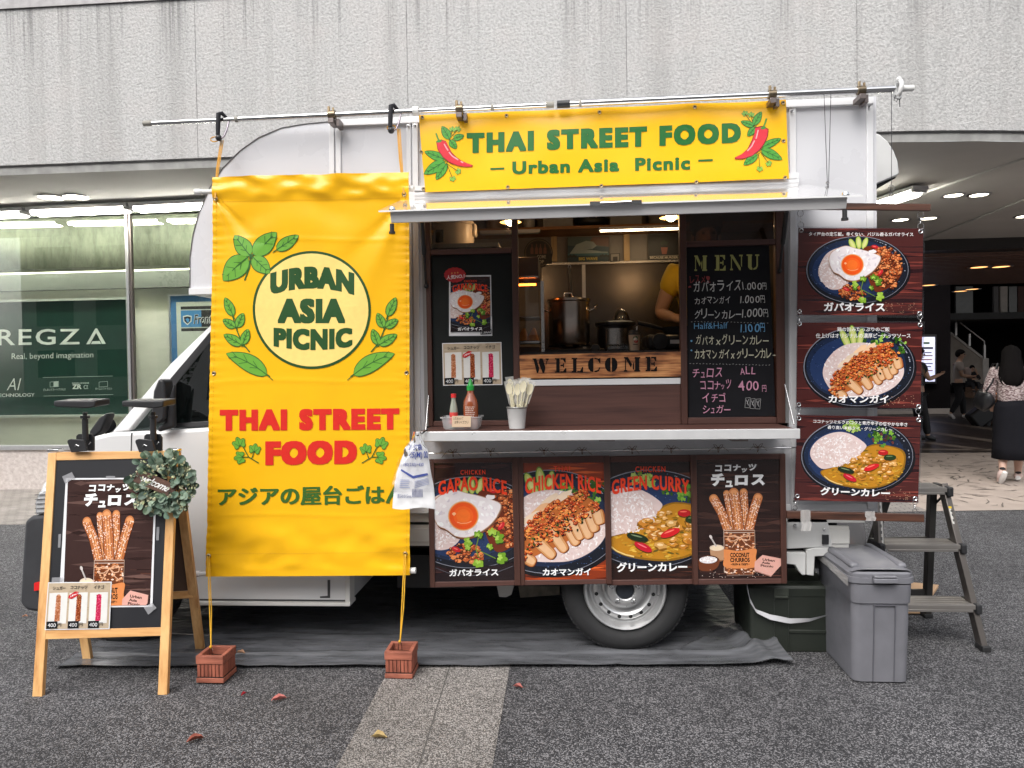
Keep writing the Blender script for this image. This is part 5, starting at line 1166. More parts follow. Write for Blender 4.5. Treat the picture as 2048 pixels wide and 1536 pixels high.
def curry_dish(d, R):
    plate(d, R, 618, 905, 490, 325)
    d.loop([(300, 1050), (420, 1000), (520, 960), (640, 860), (760, 800), (900, 810), (1020, 850), (1045, 940), (1010, 1060), (900, 1150), (740, 1190), (560, 1180), (400, 1140)], "#8f6414")
    d.loop([(310, 1052), (430, 1008), (530, 965), (650, 870), (760, 812), (900, 820), (1005, 860), (1030, 940), (995, 1050), (890, 1138), (740, 1176), (560, 1166), (410, 1128)], "#bf821e")
    for k in range(260):
        t, q = R.uniform(0, 6.283), math.sqrt(R.random()); x, y = 700+330*q*math.cos(t), 1010+165*q*math.sin(t)
        d.blob(R, x, y, R.uniform(6, 26), R.uniform(3, 8), pick(R, ["#d3a22c", "#a8781a", "#c8952a", "#8e6a18", "#dcb348", "#6b5a1c"], .15), .3, 7, R.uniform(-.4, .4))
    rice(d, R, [(205, 880), (240, 800), (330, 730), (450, 697), (570, 720), (690, 800), (680, 850), (600, 920), (500, 980), (400, 1010), (310, 1020), (230, 950)], 430, 440, 860, 215, 140)
    lettuce(d, R, 26, 570, 650, 80, 45, ("#8fb04a", "#b5cc6c", "#6d9434", "#a3c058")); lettuce(d, R, 34, 840, 740, 130, 65, ("#3e6a1e", "#5d8f2c", "#4a2a2a", "#6b3a36", "#2c5214", "#7fb03c"))
    for k in range(46):
        t, q = R.uniform(0, 6.283), math.sqrt(R.random()); x, y = 750+210*q*math.cos(t), 985+125*q*math.sin(t); s_ = R.uniform(16, 46)
        d.blob(R, x+3, y+6, s_, s_*.6, "#8a5a14", .35, 9); d.blob(R, x, y, s_, s_*.58, pick(R, ["#d4923e", "#c67f2c", "#dea75c", "#b56e22", "#cf8a30"]), .35, 10); d.blob(R, x-5, y-6, s_*.5, s_*.22, "#f2d09a", .25, 7)
    for x, y, L, rot, c, h in ((845, 870, 45, 0, "#b81c20", "#ee6a58"), (748, 1002, 70, -.35, "#d41f24", "#ff7a68"), (562, 1095, 66, .45, "#c41a2c", "#f2707a"), (525, 1030, 75, .25, "#1c2c16", "#7a8a66"), (905, 912, 55, -.05, "#233a1a", "#6a8256")):
        X, Y = d.f(x, y); d.a.ell(X, Y+5*d.k, L*d.k, 26*d.k, "#4a3208", rot, 18); d.a.ell(X, Y, L*d.k, 25*d.k, c, rot, 18); d.a.ell(X-6*d.k, Y-9*d.k, L*.55*d.k, 5*d.k, h, rot, 10)
    d.line([(335, 1085), (380, 1120), (440, 1145), (500, 1160)], 9, "#f0d080")
def churros_pic(d, R, a, rect):
    for k in range(50): x, y = R.uniform(870, 1640), R.uniform(975, 1350); d.line([(x, y), (x+R.uniform(60, 200), y+R.uniform(-4, 4))], R.uniform(3, 10), pick(R, ["#3a221c", "#54332a", "#2a1612"], .2))
    for pts, w in (([(1150, 570), (1175, 720), (1215, 930)], 62), ([(1305, 560), (1312, 720), (1300, 930)], 72), ([(1030, 615), (1100, 740), (1165, 930)], 82), ([(1435, 610), (1390, 740), (1340, 930)], 84), ([(1215, 565), (1240, 740), (1262, 960)], 92)):
        d.line(pts, w+8, "#3a160a"); 
        for o, c in ((1, "#a85e34"), (.72, "#c47a4a"), (.4, "#d99562")): d.line(pts, w*o, c)
        X, Y = pts[0]; d.ell(X, Y, w*.5, w*.5, "#c47a4a", 0, 16); d.ell(X, Y-4, w*.34, w*.3, "#dd9a66", 0, 14)
        for sh in (-.28, 0, .28): d.line([(x+sh*w, y) for x, y in pts], 5, "#8a4420")
        for k in range(120):
            t = R.random(); i = 0 if t < .5 else 1; u = (t*2) % 1; x = pts[i][0]+(pts[i+1][0]-pts[i][0])*u+R.uniform(-.48, .48)*w; y = pts[i][1]+(pts[i+1][1]-pts[i][1])*u
            d.ell(x, y, 5, 4, pick(R, ["#f6e0d2", "#ecc8b0", "#b26a44", "#fff0e6"], .05), 0, 5)
    d.a.poly([d.f(*q_) for q_ in ((1114, 900), (1400, 900), (1404, 1280), (1380, 1312), (1140, 1312), (1114, 1280))], "#6b3a22")
    for k in range(230): d.blob(R, R.uniform(1122, 1398), R.uniform(925, 1300), R.uniform(6, 15), R.uniform(5, 9), pick(R, ["#c47a4a", "#9a522c", "#e0a67c", "#6b3218", "#f0d4c0"], .1), .3, 6)
    d.line([(1114, 905), (1400, 905)], 8, "#b59a88"); d.line([(1120, 925), (1396, 925)], 4, "#d8c8ba"); d.line([(1117, 905), (1116, 1290)], 5, "#bfa898"); d.line([(1400, 905), (1402, 1290)], 5, "#a08878"); d.line([(1140, 1312), (1380, 1312)], 6, "#8a7468")
    d.line([(1114, 955), (1260, 968), (1396, 952)], 7, "#d9a884")
    for pts in ([(1265, 968), (1200, 950), (1155, 965), (1160, 1000), (1210, 1000), (1265, 968)], [(1265, 968), (1310, 945), (1355, 955), (1352, 990), (1310, 998), (1265, 968)], [(1262, 968), (1220, 1020), (1190, 1060)], [(1268, 968), (1310, 1020), (1360, 1055)]): d.line(pts, 7, "#dcae8c")
    d.loop([(1115, 1078), (1250, 1092), (1404, 1072), (1406, 1150), (1404, 1236), (1262, 1252), (1118, 1236), (1114, 1150)], "#d8864e")
    f = d.f
    for t, b in (("COCONUT", (1172, 1108, 1348, 1150)), ("CHURROS", (1172, 1154, 1350, 1194)), ("• FRESH & CRISPY •", (1178, 1204, 1346, 1224))): d.a.text(t, [f(b[0], b[1]), f(b[2], b[1]), f(b[2], b[3]), f(b[0], b[3])], "#1c0f0a", .04)
    d.a.poly([f(*q_) for q_ in ((1396, 1192), (1468, 1130), (1640, 1165), (1634, 1226), (1545, 1322), (1392, 1268))], "#d9a497"); d.a.poly([f(*q_) for q_ in ((1392, 1268), (1545, 1322), (1543, 1330), (1390, 1276))], "#a8766a")
    for t, b in (("Urban", ((1468, 1160), (1580, 1172), (1578, 1194), (1466, 1182))), ("Asia", ((1460, 1188), (1536, 1196), (1534, 1216), (1458, 1208))), ("Picnic", ((1450, 1214), (1566, 1226), (1564, 1246), (1448, 1236)))): d.a.text(t, [f(*q_) for q_ in b], "#3a1d18", .035)
    d.ell(1052, 1160, 66, 30, "#8a5f42"); d.a.poly([f(*q_) for q_ in ((986, 1060), (1114, 1060), (1114, 1175), (995, 1170))], "#b58a68"); d.ell(1050, 1062, 66, 28, "#d8c4b0"); d.ell(1050, 1066, 56, 22, "#e8d2b4"); d.line([(995, 962), (1045, 1050)], 14, "#b9b0ac"); d.ell(997, 962, 12, 18, "#d0c8c4", -.5)
    d.loop([(880, 1170), (970, 1128), (1068, 1160), (1060, 1230), (1000, 1270), (900, 1268), (880, 1230)], "#6e3a22"); d.ell(975, 1168, 90, 38, "#4a2414"); d.ell(970, 1172, 82, 32, "#e6dede")
    for k in range(90): t, q = R.uniform(0, 6.283), math.sqrt(R.random()); d.ell(970+78*q*math.cos(t), 1170+30*q*math.sin(t), 6, 4, pick(R, ["#ffffff", "#cfc6c8", "#eee6e6"], .03), 0, 5)
    for k in range(40): d.ell(R.uniform(900, 1600), R.uniform(1260, 1345), 4, 3, "#cdbdb4", 0, 5)
def churro_title(a, f, R):
    H_ = lambda t, xs, y0, y1, w: [a.text(c, [f(x, y0+dy), f(x+ww, y0+dy), f(x+ww-4, y1+dy), f(x-4, y1+dy)], (.92, .92, .92), w) for c, x, ww, dy in xs]
    H_("", [("コ", 1050, 62, 4), ("コ", 1135, 62, 0), ("ナ", 1212, 70, 0)], 308, 366, .05); H_("", [("ッ", 1290, 50, 18)], 322, 362, .045); H_("", [("ツ", 1352, 76, -4)], 306, 368, .05)
    H_("", [("チ", 1010, 122, 0)], 385, 502, .062); H_("", [("ュ", 1142, 66, 0)], 452, 512, .055); H_("", [("ロ", 1228, 118, 0)], 405, 496, .062); H_("", [("ス", 1376, 128, 0)], 398, 498, .06)
M_PRINT = vcol("poster_print", .22, .3)
ORD = "#f2431f"
def arched(u, v): return (u, v*.74+.26*(2*u-1)**2)
def dish_title(a, small, sbox, big, bbox):
    a.text(small, sbox, ORD, .018, None, 1.25); a.heavy(big, bbox, ORD, .022, arched, 1.08, .012)
HG = [((855, 919), (1035.6, 915), (1041.5, 1171), (860, 1175)), ((1036, 915), (1219, 912), (1224, 1168), (1042, 1171)), ((1209, 913), (1392, 910), (1397, 1168.5), (1214, 1171)), ((1381, 910), (1571, 907.6), (1574.5, 1167.5), (1387, 1169.5))]
labels = [("framed poster of gapao rice with a fried egg, lower leftmost under the counter", "gapao"), ("framed poster of sliced chicken rice hanging between the egg and curry posters", "chicken"), ("framed poster of green curry with rice hanging under the counter above the wheel", "curry"), ("framed dark poster of churros in a jar hanging under the counter's end", "churros")]
TW = [(906, 981), (1088, 1164), (1264, 1342), (1436, 1515)]
M_TWINE = mat("twine", "#5d4434", .9)
def poster_art(a, kind, R):
    rect = a.clip
    if kind == "gapao":
        table(a, R, rect, ["#2a1618", "#3a2022", "#1c0e10", "#472a28"]); f = lambda x, y: (395+(x-655)*1.286, 770+(y-625)*1.286); egg_dish(Sc(a, f, 1.286), R)
        a.poly([(rect[0], 1290), (rect[2], 1200), (rect[2], rect[3]), (rect[0], rect[3])], "#1d1014"); a.line([(125, 1235), (260, 1290), (460, 1315), (660, 1300), (835, 1235)], 5, "#5b5d66")
    elif kind == "chicken":
        table(a, R, rect, ["#8a3416", "#b5481c", "#5a2010", "#d8602a"]); f = lambda x, y: (1130+(x-600)*1.36, 1040+(y-290)*1.40); chicken_dish(Sc(a, f, 1.38), R)
    elif kind == "curry":
        table(a, R, rect, ["#2a1712", "#43251c", "#1c0f0c", "#5a3224"]); f = lambda x, y: (640+(x-750)*1.356, 925+(y-1000)*1.356); curry_dish(Sc(a, f, 1.356), R)
    else:
        table(a, R, rect, ["#2b1a17", "#37231e", "#201210", "#432c26"]); churros_pic(Sc(a, lambda x, y: (x, y), 1.), R, a, rect)
def poster_words(a, kind, R):
    if kind == "gapao":
        dish_title(a, "CHICKEN", (375, 353, 606, 396), "GAPAO RICE", [(165, 412), (800, 412), (800, 588), (165, 588)]); a.text("ガパオライス", (258, 1253, 706, 1318), (.9, .9, .9), .035)
    elif kind == "chicken":
        dish_title(a, "THAI", (1215, 325, 1368, 375), "CHICKEN RICE", [(948, 392), (1650, 392), (1650, 580), (948, 580)]); a.text("カオマンガイ", (1095, 1250, 1540, 1316), (.9, .9, .9), .035)
    elif kind == "curry":
        dish_title(a, "CHICKEN", (325, 325, 602, 378), "GREEN CURRY", [(103, 405), (818, 405), (818, 585), (103, 585)]); a.text("グリーンカレー", (137, 1192, 788, 1280), (.9, .9, .9), .04)
    else: churro_title(a, lambda x, y: (x, y), R)
RECT = {"gapao": (125, 290, 850, 1370), "chicken": (930, 295, 1680, 1360), "curry": (92, 288, 835, 1355), "churros": (878, 265, 1640, 1350)}
cA = lambda x, y: (x/4.518+840, y/4.518+860); cB = lambda x, y: (x/4.5175+1200, y/4.5175+860)
ARTQ = {"gapao": [cA(125, 300), cA(828, 292), cA(855, 1362), cA(135, 1375)], "chicken": [cA(930, 297), cA(1660, 292), cA(1684, 1352), cA(948, 1360)], "curry": [cB(92, 292), cB(818, 288), cB(836, 1352), cB(108, 1358)], "churros": [cB(872, 272), cB(1625, 265), cB(1642, 1345), cB(890, 1350)]}
YPS = T-.065
def frame_parts(root, o, i_, Y, m1, m2, d=.022):
    mb = MB(); s_ = lambda pts: mb.prism([W(*q_, Y) for q_ in pts], (0, d, 0))
    s_([o[0], (i_[0][0], o[0][1]), (i_[3][0], o[3][1]), o[3]]); s_([(i_[1][0], o[1][1]), o[1], o[2], (i_[2][0], o[2][1])]); pieces("frame_side", mb, m2, root, bevel=.002)
    mb = MB(); g = .15; s_([(i_[0][0]+g, o[0][1]), (i_[1][0]-g, o[1][1]), (i_[1][0]-g, i_[1][1]), (i_[0][0]+g, i_[0][1])]); s_([(i_[3][0]+g, i_[3][1]), (i_[2][0]-g, i_[2][1]), (i_[2][0]-g, o[2][1]), (i_[3][0]+g, o[3][1])]); pieces("frame_rail", mb, m1, root, bevel=.002)
for n_, ((lab, kind), o, tw) in enumerate(zip(labels, HG, TW)):
    Y = YPS+(.013 if kind == "curry" else 0)
    t = thing("framed_poster", lab, "poster", W((o[2][0]+o[3][0])/2, o[3][1], Y), "framed posters hanging under the counter")
    iq = ARTQ[kind]
    frame_parts(t, o, iq, Y, M_BROWN, M_BROWNV)
    a = Art(quadmap(RECT[kind], [W(*q_, Y+.010) for q_ in iq]), RECT[kind]); R = random.Random(11+n_); poster_art(a, kind, R); pr_ = build("print", a, M_PRINT, t)
    b = Art(quadmap(RECT[kind], [W(*q_, Y+.010) for q_ in iq]), RECT[kind], start=a.off+.0004, step=1e-5); poster_words(b, kind, R); build("lettering", b, vcol("poster_letter", .3), pr_)
    for x in tw:
        y0 = o[0][1]+(o[1][1]-o[0][1])*(x-o[0][0])/180; c = W(x, y0-1, Y+.01); rz = W(x, 907-(x-858)*.0162, T-.07)
        mb = MB(); mb.tube([c+Vector((.005*math.sin(k_*.785), 0, .004+.006*math.cos(k_*.785))) for k_ in range(8)], .0012, 6, closed=True); build("screw_eye", mb, M_CHROME, t)
        mb = MB(); Rr = random.Random(x); top = rz+Vector((0, -.005, .006))
        mb.tube([c+Vector((0, 0, .008)), rz+Vector((-.003, -.006, 0)), top], .0016, 5); mb.tube([c+Vector((.002, 0, .008)), rz+Vector((.004, -.006, -.002)), top], .0016, 5)
        for sg in (-1, 1):
            l1 = top+Vector((sg*.022, -.004, .012+Rr.uniform(-.004, .006))); mb.tube([top, top+Vector((sg*.012, -.004, .014)), l1, top+Vector((sg*.012, -.004, -.003)), top], .0013, 5)
            mb.tube([top, top+Vector((sg*Rr.uniform(.01, .03), -.006, .004)), top+Vector((sg*Rr.uniform(.03, .06), -.008, -.02+Rr.uniform(-.01, .02)))], .0012, 5)
        build("twine_bow", mb, M_TWINE, t, smooth=60)
# laminated signs on the right
YL = 3.445
def chain(parent, p, q_, n, r=.010):
    mb = MB(); p, q_ = Vector(p), Vector(q_)
    for k in range(n):
        c = p.lerp(q_, (k+.5)/n); ax = Vector((1, 0, 0)) if k % 2 == 0 else Vector((.35, 1, 0)).normalized()
        mb.tube([c+ax*(r*math.sin(t_*.628))+Vector((0, 0, r*1.15*math.cos(t_*.628))) for t_ in range(10)], .0016, 6, closed=True)
    build("ring_chain", mb, M_CHROME, parent, smooth=60)
bar_t = thing("hanging_bar", "scorched wooden bar on wires holding the top of the laminated signs", "wooden bar", W(1722, 416, YL))
mb = MB(); A, B = W(1585, 412, YL+.004), W(1860, 415.5, YL+.004); mb.bar(A, B, .031, .02, (0, 1, 0)); build("bar", mb, wood("bar_dark", "#150b08", "#5e3b2c", 0, 60, .5, .06, .3), bar_t, bevel=.003)
mb = MB()
for pts in (((1648, 186), (1655, 376), (1655, 408)), ((1662, 182), (1657, 376)), ((1783, 182), (1783, 364), (1781, 382)), ((1780, 384), (1777, 408)), ((1784, 384), (1788, 408))): mb.tube([W(*q_, YP-.005 if q_[1] < 200 else YL+.002) for q_ in pts], .0015, 6)
build("hanging_wire", mb, mat("wire_dark", (.06, .06, .065), .4, .6), bar_t)
mb = MB()
for x, y, r in ((1655, 366, .007), (1654, 374, .005), (1783, 376, .014), (1782, 388, .004)): c = W(x, y, YL); mb.tube([c+Vector((r*math.sin(t_*.628), 0, r*math.cos(t_*.628))) for t_ in range(10)], .0017, 6, closed=True)
build("swivel_ring", mb, M_CHROME, bar_t, smooth=60)
bar_b = thing("hanging_bar", "dark wooden bar taped at the bottom of the laminated signs, above the grey bin", "wooden bar", W(1700, 1040, YL))
mb = MB(); A, B = W(1573, 1029, YL+.004), W(1847, 1036, YL+.004); mb.bar(A, B, .036, .02, (0, 1, 0)); build("bar", mb, wood("bar_dark", "#150b08", "#5e3b2c", 0, 60, .5, .06, .3), bar_b, bevel=.003)
mb = MB()
for x, w, y0, y1 in ((1611, 10, 1020, 1062), (1740, 10, 1023, 1042)): mb.grid(lambda u, v: W(x-w+2*w*u+3*math.sin(v*3)*(v > .5), y0+(y1-y0)*v, YL-.010+.0022*math.sin(u*9)), 6, 6)
pieces("tape", mb, mat("tape_clear", (.62, .60, .58), .25, alpha=.55), bar_b)
SG = [((1597.5, 453), (1850, 456), (1847, 636), (1593, 632)), ((1594, 640), (1849, 643), (1845, 822), (1591.5, 818)), ((1593, 829), (1846, 833), (1838, 1006), (1588.5, 1001))]
SA = [((1596.5, 456), (1846.5, 457), (1844, 630.5), (1594, 630)), ((1594.5, 645), (1845, 645), (1841, 816), (1592.5, 815)), ((1594.5, 830), (1842, 834), (1836, 1005), (1588.5, 1001))]
SR = [(130, 270, 1330, 1110), (94, -240, 1165, 497), (80, 555, 1165, 1305)]
M_LAM = vcol("laminated_print", .15, .35)
ins = [("laminated landscape sign of gapao rice with a fried egg, topmost of the hanging three", 0), ("laminated landscape sign of sliced chicken rice, middle of the hanging three", 1), ("laminated landscape sign of green curry, lowest of the hanging three above the bin", 2)]
WOODR = ["#4a211f", "#6a2f2b", "#34171a", "#7d3a31", "#2a1216"]
for (lab, i), sq, aq, rc in zip(ins, SG, SA, SR):
    t = thing("laminated_sign", lab, "sign", W(1720, sq[3][1], YL), "laminated signs on the right")
    mb = MB(); mb.prism([W(*q_, YL) for q_ in sq], (0, .002, 0)); build("laminate", mb, glass("laminate_clear", (.90, .90, .92), 2.0, .05), t)
    a = Art(quadmap(rc, [W(*q_, YL-.001) for q_ in aq]), rc); R = random.Random(31+i); table(a, R, rc, WOODR); d = Sc(a, lambda x, y: (x, y), 1.)
    (egg_dish, chicken_dish, curry_dish)[i](d, R)
    for k in range(40): x0, y0, x1, y1 = rc; a.ell(R.uniform(x0+.7*(x1-x0), x1-60), R.uniform(y0+.85*(y1-y0), y1-20), 4, 3, "#b58a70", 0, 5)
    pr_ = build("print", a, M_LAM, t)
    b = Art(a.fn, rc, start=a.off+.0004, step=1e-5); wh = (.88, .86, .86)
    if i == 0: b.text("タイ屋台の定番飯。辛くない、バジル香るガパオライス", (230, 310, 1232, 348), wh, .012); b.text("ガパオライス", (385, 988, 972, 1074), wh, .035)
    elif i == 1: b.text("鶏の旨みたっぷりのご飯", ((1570+490/4.8-1570)*4.267, (400+1215/4.8-700)*4.267, (993/4.8)*4.267, (400+1258/4.8-700)*4.267), wh, .012); b.text("仕上げはオリジナルの濃厚ピーナッツソース", (285/4.8*4.267, (400+1275/4.8-700)*4.267, 1195/4.8*4.267, (400+1322/4.8-700)*4.267), wh, .012); b.text("カオマンガイ", (368, 385, 888, 455), wh, .035)
    else: b.text("ココナッツミルクのコクと青唐辛子の爽やかな辛さ", [(222, 590), (1046, 605), (1046, 640), (222, 622)], wh, .012); b.text("香り高い本格タイ・グリーンカレー", [(350, 640), (916, 655), (916, 688), (350, 672)], wh, .012); b.text("グリーンカレー", [(305, 1180), (915, 1190), (915, 1264), (305, 1252)], wh, .04)
    build("lettering", b, vcol("poster_letter", .3), pr_)
    for (x, y) in ((sq[0][0]+5, sq[0][1]+8), (sq[1][0]-9, sq[1][1]+7), (sq[2][0]-8, sq[2][1]-9), (sq[3][0]+6, sq[3][1]-9)):
        c = W(x, y, YL-.003); mb = MB(); mb.lathe([(.0055, -.002), (.008, -.004), (.0105, -.002), (.011, .001)], c, 'y', 18); build("eyelet", mb, M_CHROME, t, smooth=50)
    pts = [((1601, 421), (1602, 456)), ((1841, 424), (1842, 458)), ] if i == 0 else [((1599, 624), (1599, 648)), ((1840, 628), (1841, 650))] if i == 1 else [((1596, 810), (1599, 836)), ((1836, 816), (1838, 840))]
    for p_, q_ in pts: chain(t, W(*p_, YL-.003), W(*q_, YL-.003), 3 if i == 0 else 2, .0135 if i == 0 else .011)
    if i == 2:
        for p_, q_ in (((1592, 994), (1590, 1020)), ((1830, 1001), (1829, 1026))): chain(t, W(*p_, YL-.003), W(*q_, YL-.003), 3)
# easel poster and price cards
rE = (878, 265, 1640, 1350)
eq = [(cx/2.844, cy/2.844+880) for cx, cy in ((372, 217), (890, 214), (865, 950), (330, 955))]
ep = thing("churros_poster", "dark churros poster with white border taped on the easel's blackboard", "poster", E(215, 1218, -.003))
mb = MB(); mb.prism([E(x, y, -.0035) for x, y in eq], En*.0005); build("sheet", mb, mat("paper_white", (.72, .72, .74), .3), ep)
iq = [(cx/2.844, cy/2.844+880) for cx, cy in ((384, 226), (880, 222), (852, 940), (356, 944))]
a = Art(quadmap((800, 265, 1690, 1310), [E(*q_, -.0026) for q_ in iq]), (800, 265, 1690, 1310)); R = random.Random(77); table(a, R, a.clip, ["#3a2724", "#4a3430", "#2a1916", "#5c443e"]); churros_pic(Sc(a, lambda x, y: (1255+(x-1255)*1.08, 540+(y-540)*1.1), 1.08), R, a, a.clip)
pr_ = build("print", a, M_PRINT, ep); b = Art(a.fn, a.clip, start=a.off+.0003, step=1e-5); churro_title(b, lambda x, y: (1255+(x-1255)*1.12, 300+(y-300)*.95), R); build("lettering", b, vcol("poster_letter", .3), pr_)
M_TAPE = mat("tape_grey", (.45, .45, .47), .2, alpha=.5)
for k, pts in enumerate((((355, 208), (410, 182), (428, 214), (372, 250)), ((604, 205), (656, 205), (656, 216), (604, 216)), ((818, 950), (868, 925), (892, 955), (845, 993)), ((298, 782), (362, 780), (356, 806), (296, 810)), ((335, 536), (350, 534), (346, 612), (332, 612)), ((893, 494), (908, 494), (905, 570), (890, 570)))):
    mb = MB(); mb.add([E(x/2.844, y/2.844+880, .002+.0003*k) for x, y in pts], [(0, 1, 2, 3)]); build("tape", mb, M_TAPE, ep)
def price_card(name, fn, loc, lab, clipx=None):
    """fn maps card coordinates (0..600, 0..425) to the world"""
    t = thing(name, lab, "price card", loc, "churros price cards")
    mb = MB(); mb.prism([fn(-4, -4, -.0006), fn(604, -4, -.0006), fn(604, 429, -.0006), fn(-4, 429, -.0006)], fn(0, 0, -.0014)-fn(0, 0, -.0006)); build("card", mb, mat("paper_white", (.72, .72, .74), .3), t)
    a = Art(fn, (0, 0, 600, 425), step=3e-6); R = random.Random(3)
    a.poly([(4, 4), (596, 4), (596, 421), (4, 421)], "#b9a78f")
    for k in range(60): a.blob(R, R.uniform(10, 590), R.uniform(5, 420), R.uniform(8, 40), R.uniform(4, 14), pick(R, ["#c4b39c", "#ad9a82", "#bfae96"], .04), .3, 7)
    for x0, c, cs in ((20, 90, ["#c98a66", "#b87048", "#dca888", "#9a5a3a"]), (212, 295, ["#b05a34", "#8e3f1e", "#cf8458", "#702f16"]), (405, 490, ["#d9355e", "#c22450", "#ee6a8a", "#a81a40"])):
        a.poly([(x0, 95), (x0+172, 90), (x0+172, 372), (x0, 376)], "#dcdad6"); xc = x0+88 if x0 != 212 else x0+92
        a.poly([(xc-22, 125), (xc-10, 108), (xc+10, 108), (xc+22, 125), (xc+24, 350), (xc-26, 350)], cs[1])
        for k in range(170): a.ell(xc+R.uniform(-22, 22), R.uniform(116, 350), 4.5, 6, pick(R, cs, .1), 0, 5)
        for o in (-10, 2, 13): a.line([(xc+o, 118), (xc+o, 350)], 2.5, cs[3])
    for x0 in (12, 212, 402):
        a.poly([(x0, 352), (x0+102, 350), (x0+104, 416), (x0, 418)], "#17191c")
    build("print", a, vcol("poster_print", .22, .3), t)
    b = Art(fn, (0, 0, 600, 425), start=a.off+.0003, step=1e-5); dk = "#1c1713"
    b.text("シュガー", (50, 32, 172, 64), dk, .02); b.text("ココナッツ", (218, 28, 378, 62), dk, .02); b.text("イチゴ", (440, 24, 538, 60), dk, .02)
    for x0 in (12, 212, 402): b.text("400", (x0+14, 368, x0+88, 402), (.82, .82, .82), -.008); b.text("円", (x0+108, 366, x0+140, 398), dk, .01)
    b.poly([(206, 118), (262, 82), (296, 84), (292, 118), (232, 150), (202, 142)], "#c01822"); b.text("人気No.1", [(212, 122), (284, 88), (290, 106), (218, 140)], (.85, .8, .8), .03)
    build("lettering", b, vcol("poster_letter", .3), t)
cq = [(x/2.844, y/2.844+880) for x, y in ((277, 812), (634, 808), (622, 1073), (258, 1078))]
price_card("price_card", quadmap((0, 0, 600, 425), [E(*q_, .0025) for q_ in cq]), E(*cq[3]), "churros price card taped at the lower left of the easel's blackboard")
YK = T+.004
cq = [(885, 687), (1002, 685), (1004, 769), (887, 770.5)]
price_card("price_card", quadmap((0, 0, 600, 425), [W(*q_, YK) for q_ in cq]), W(*cq[3], YK), "churros price card on the hatch's blackboard behind the sauce bottles")
# small gapao card with red badge
t = thing("gapao_card", "small gapao rice card with red badge on the hatch's blackboard", "poster", W(940, 672, YK))
cq = [(898, 551), (982, 550), (984.5, 671.5), (898, 672)]; mb = MB(); mb.prism([W(*q_, YK) for q_ in cq], (0, .001, 0)); build("sheet", mb, mat("paper_white", (.72, .72, .74), .3), t)
iq = [(901, 554), (980, 553), (981, 663), (901, 664)]
rc = (125, 290, 850, 1340); a = Art(quadmap(rc, [W(*q_, YK-.0008) for q_ in iq]), rc); poster_art(a, "gapao", random.Random(55)); pr_ = build("print", a, M_PRINT, t)
b = Art(a.fn, rc, start=a.off+.0003, step=1e-5); poster_words(b, "gapao", random.Random(1)); build("lettering", b, vcol("poster_letter", .3), pr_)
b = Art(pxmap(YK, .003), step=1e-4); b.poly([(910+21*(1+.06*(k % 2))*math.cos(k*.196), 550+14.5*(1+.06*(k % 2))*math.sin(k*.196)-.0) for k in range(32)], "#b3202a"); b.text("人気NO.1", [(893, 551), (929, 547), (929, 556), (893, 560)], (.85, .82, .82), .02)
for x in (904, 910, 915.5): b.poly([(x+2.4*(1 if k % 2 == 0 else .42)*math.sin(k*.628), 546-(x-910)*.1-2.4*(1 if k % 2 == 0 else .42)*math.cos(k*.628)) for k in range(10)], "#e09a5a")
b.poly([(961, 659), (983, 658), (983, 668), (961, 669.5)], "#2a2c2e"); b.text("1.000", [(963, 661), (982, 660), (982, 666), (963, 667.5)], (.75, .75, .75), .0)
build("badge", b, vcol("poster_letter", .3), t)
# chalk menu
Ym = T+.002; mn = thing("menu_board", "black chalk menu board headed MENU on the right side of the hatch", "menu board", W(1458, 838, Ym))
mb = MB(); mb.prism([W(*q_, Ym+.004) for q_ in ((1373, 491), (1538, 486.5), (1551, 832), (1377, 836))], (0, .01, 0)); build("board", mb, mat("chalk_black", (.010, .010, .0125), .7, var=.25, vs=5, spec=.2), mn)
M_CHALK = vcol("chalk", .9)
m6 = lambda x, y: (1340+x/3.34, 400+y/3.34)
a = Art(pxmap(Ym, .002), step=6e-6); ol = (.36, .36, .12)
stencil(a, "MENU", [m6(205, 0)[0], m6(335, 0)[0], m6(443, 0)[0], m6(553, 0)[0]], 24, 31, 511, -.02, ol, {'M': 1.05, 'E': .9, 'N': 1.05, 'U': 1.05})
build("heading", a, M_CHALK, mn)
a = Art(pxmap(Ym, .002), step=3e-6); R = random.Random(9); wh = (.62, .62, .60); pk = (.62, .30, .42); bl_ = (.16, .40, .66); yl = (.62, .60, .45); rd = (.30, .05, .05)
H6 = lambda t, x, y, h, adv, c, bold=.0, sl=-.02: a.hand(t, *m6(x, y), h/3.34, adv/3.34, c, R, bold, sl)
H6("レスメ!", 135, 555, 48, 36, rd); H6("ガパオライス", 158, 612, 66, 54, wh, .004); H6("1.000円", 486, 600, 50, 34, wh); H6("カオマンガイ", 165, 695, 46, 41, wh); H6("1.000円", 468, 690, 48, 36, wh); H6("グリーンカレー", 162, 795, 60, 46, wh, .003); H6("1.000円", 480, 785, 56, 38, wh)
a.text("Half&Half", [m6(160, 822), m6(384, 818), m6(384, 858), m6(160, 862)], bl_, -.008); H6("1,100円", 470, 885, 58, 40, bl_, .004); H6("ガパオxグリーンカレー", 170, 965, 62, 45, yl, .003, 0); H6("カオマンガイxグリーンカレー", 165, 1058, 60, 40, yl, .003, 0)
H6("チュロス", 148, 1185, 62, 58, pk, .004); H6("ALL", 470, 1165, 48, 36, pk); H6("ココナッツ", 205, 1265, 58, 46, pk, .003); H6("400", 458, 1275, 66, 48, pk, .003); H6("円", 615, 1280, 40, 34, pk); H6("イチゴ", 218, 1350, 60, 56, pk, .003); H6("シュガー", 218, 1425, 58, 54, pk, .003)
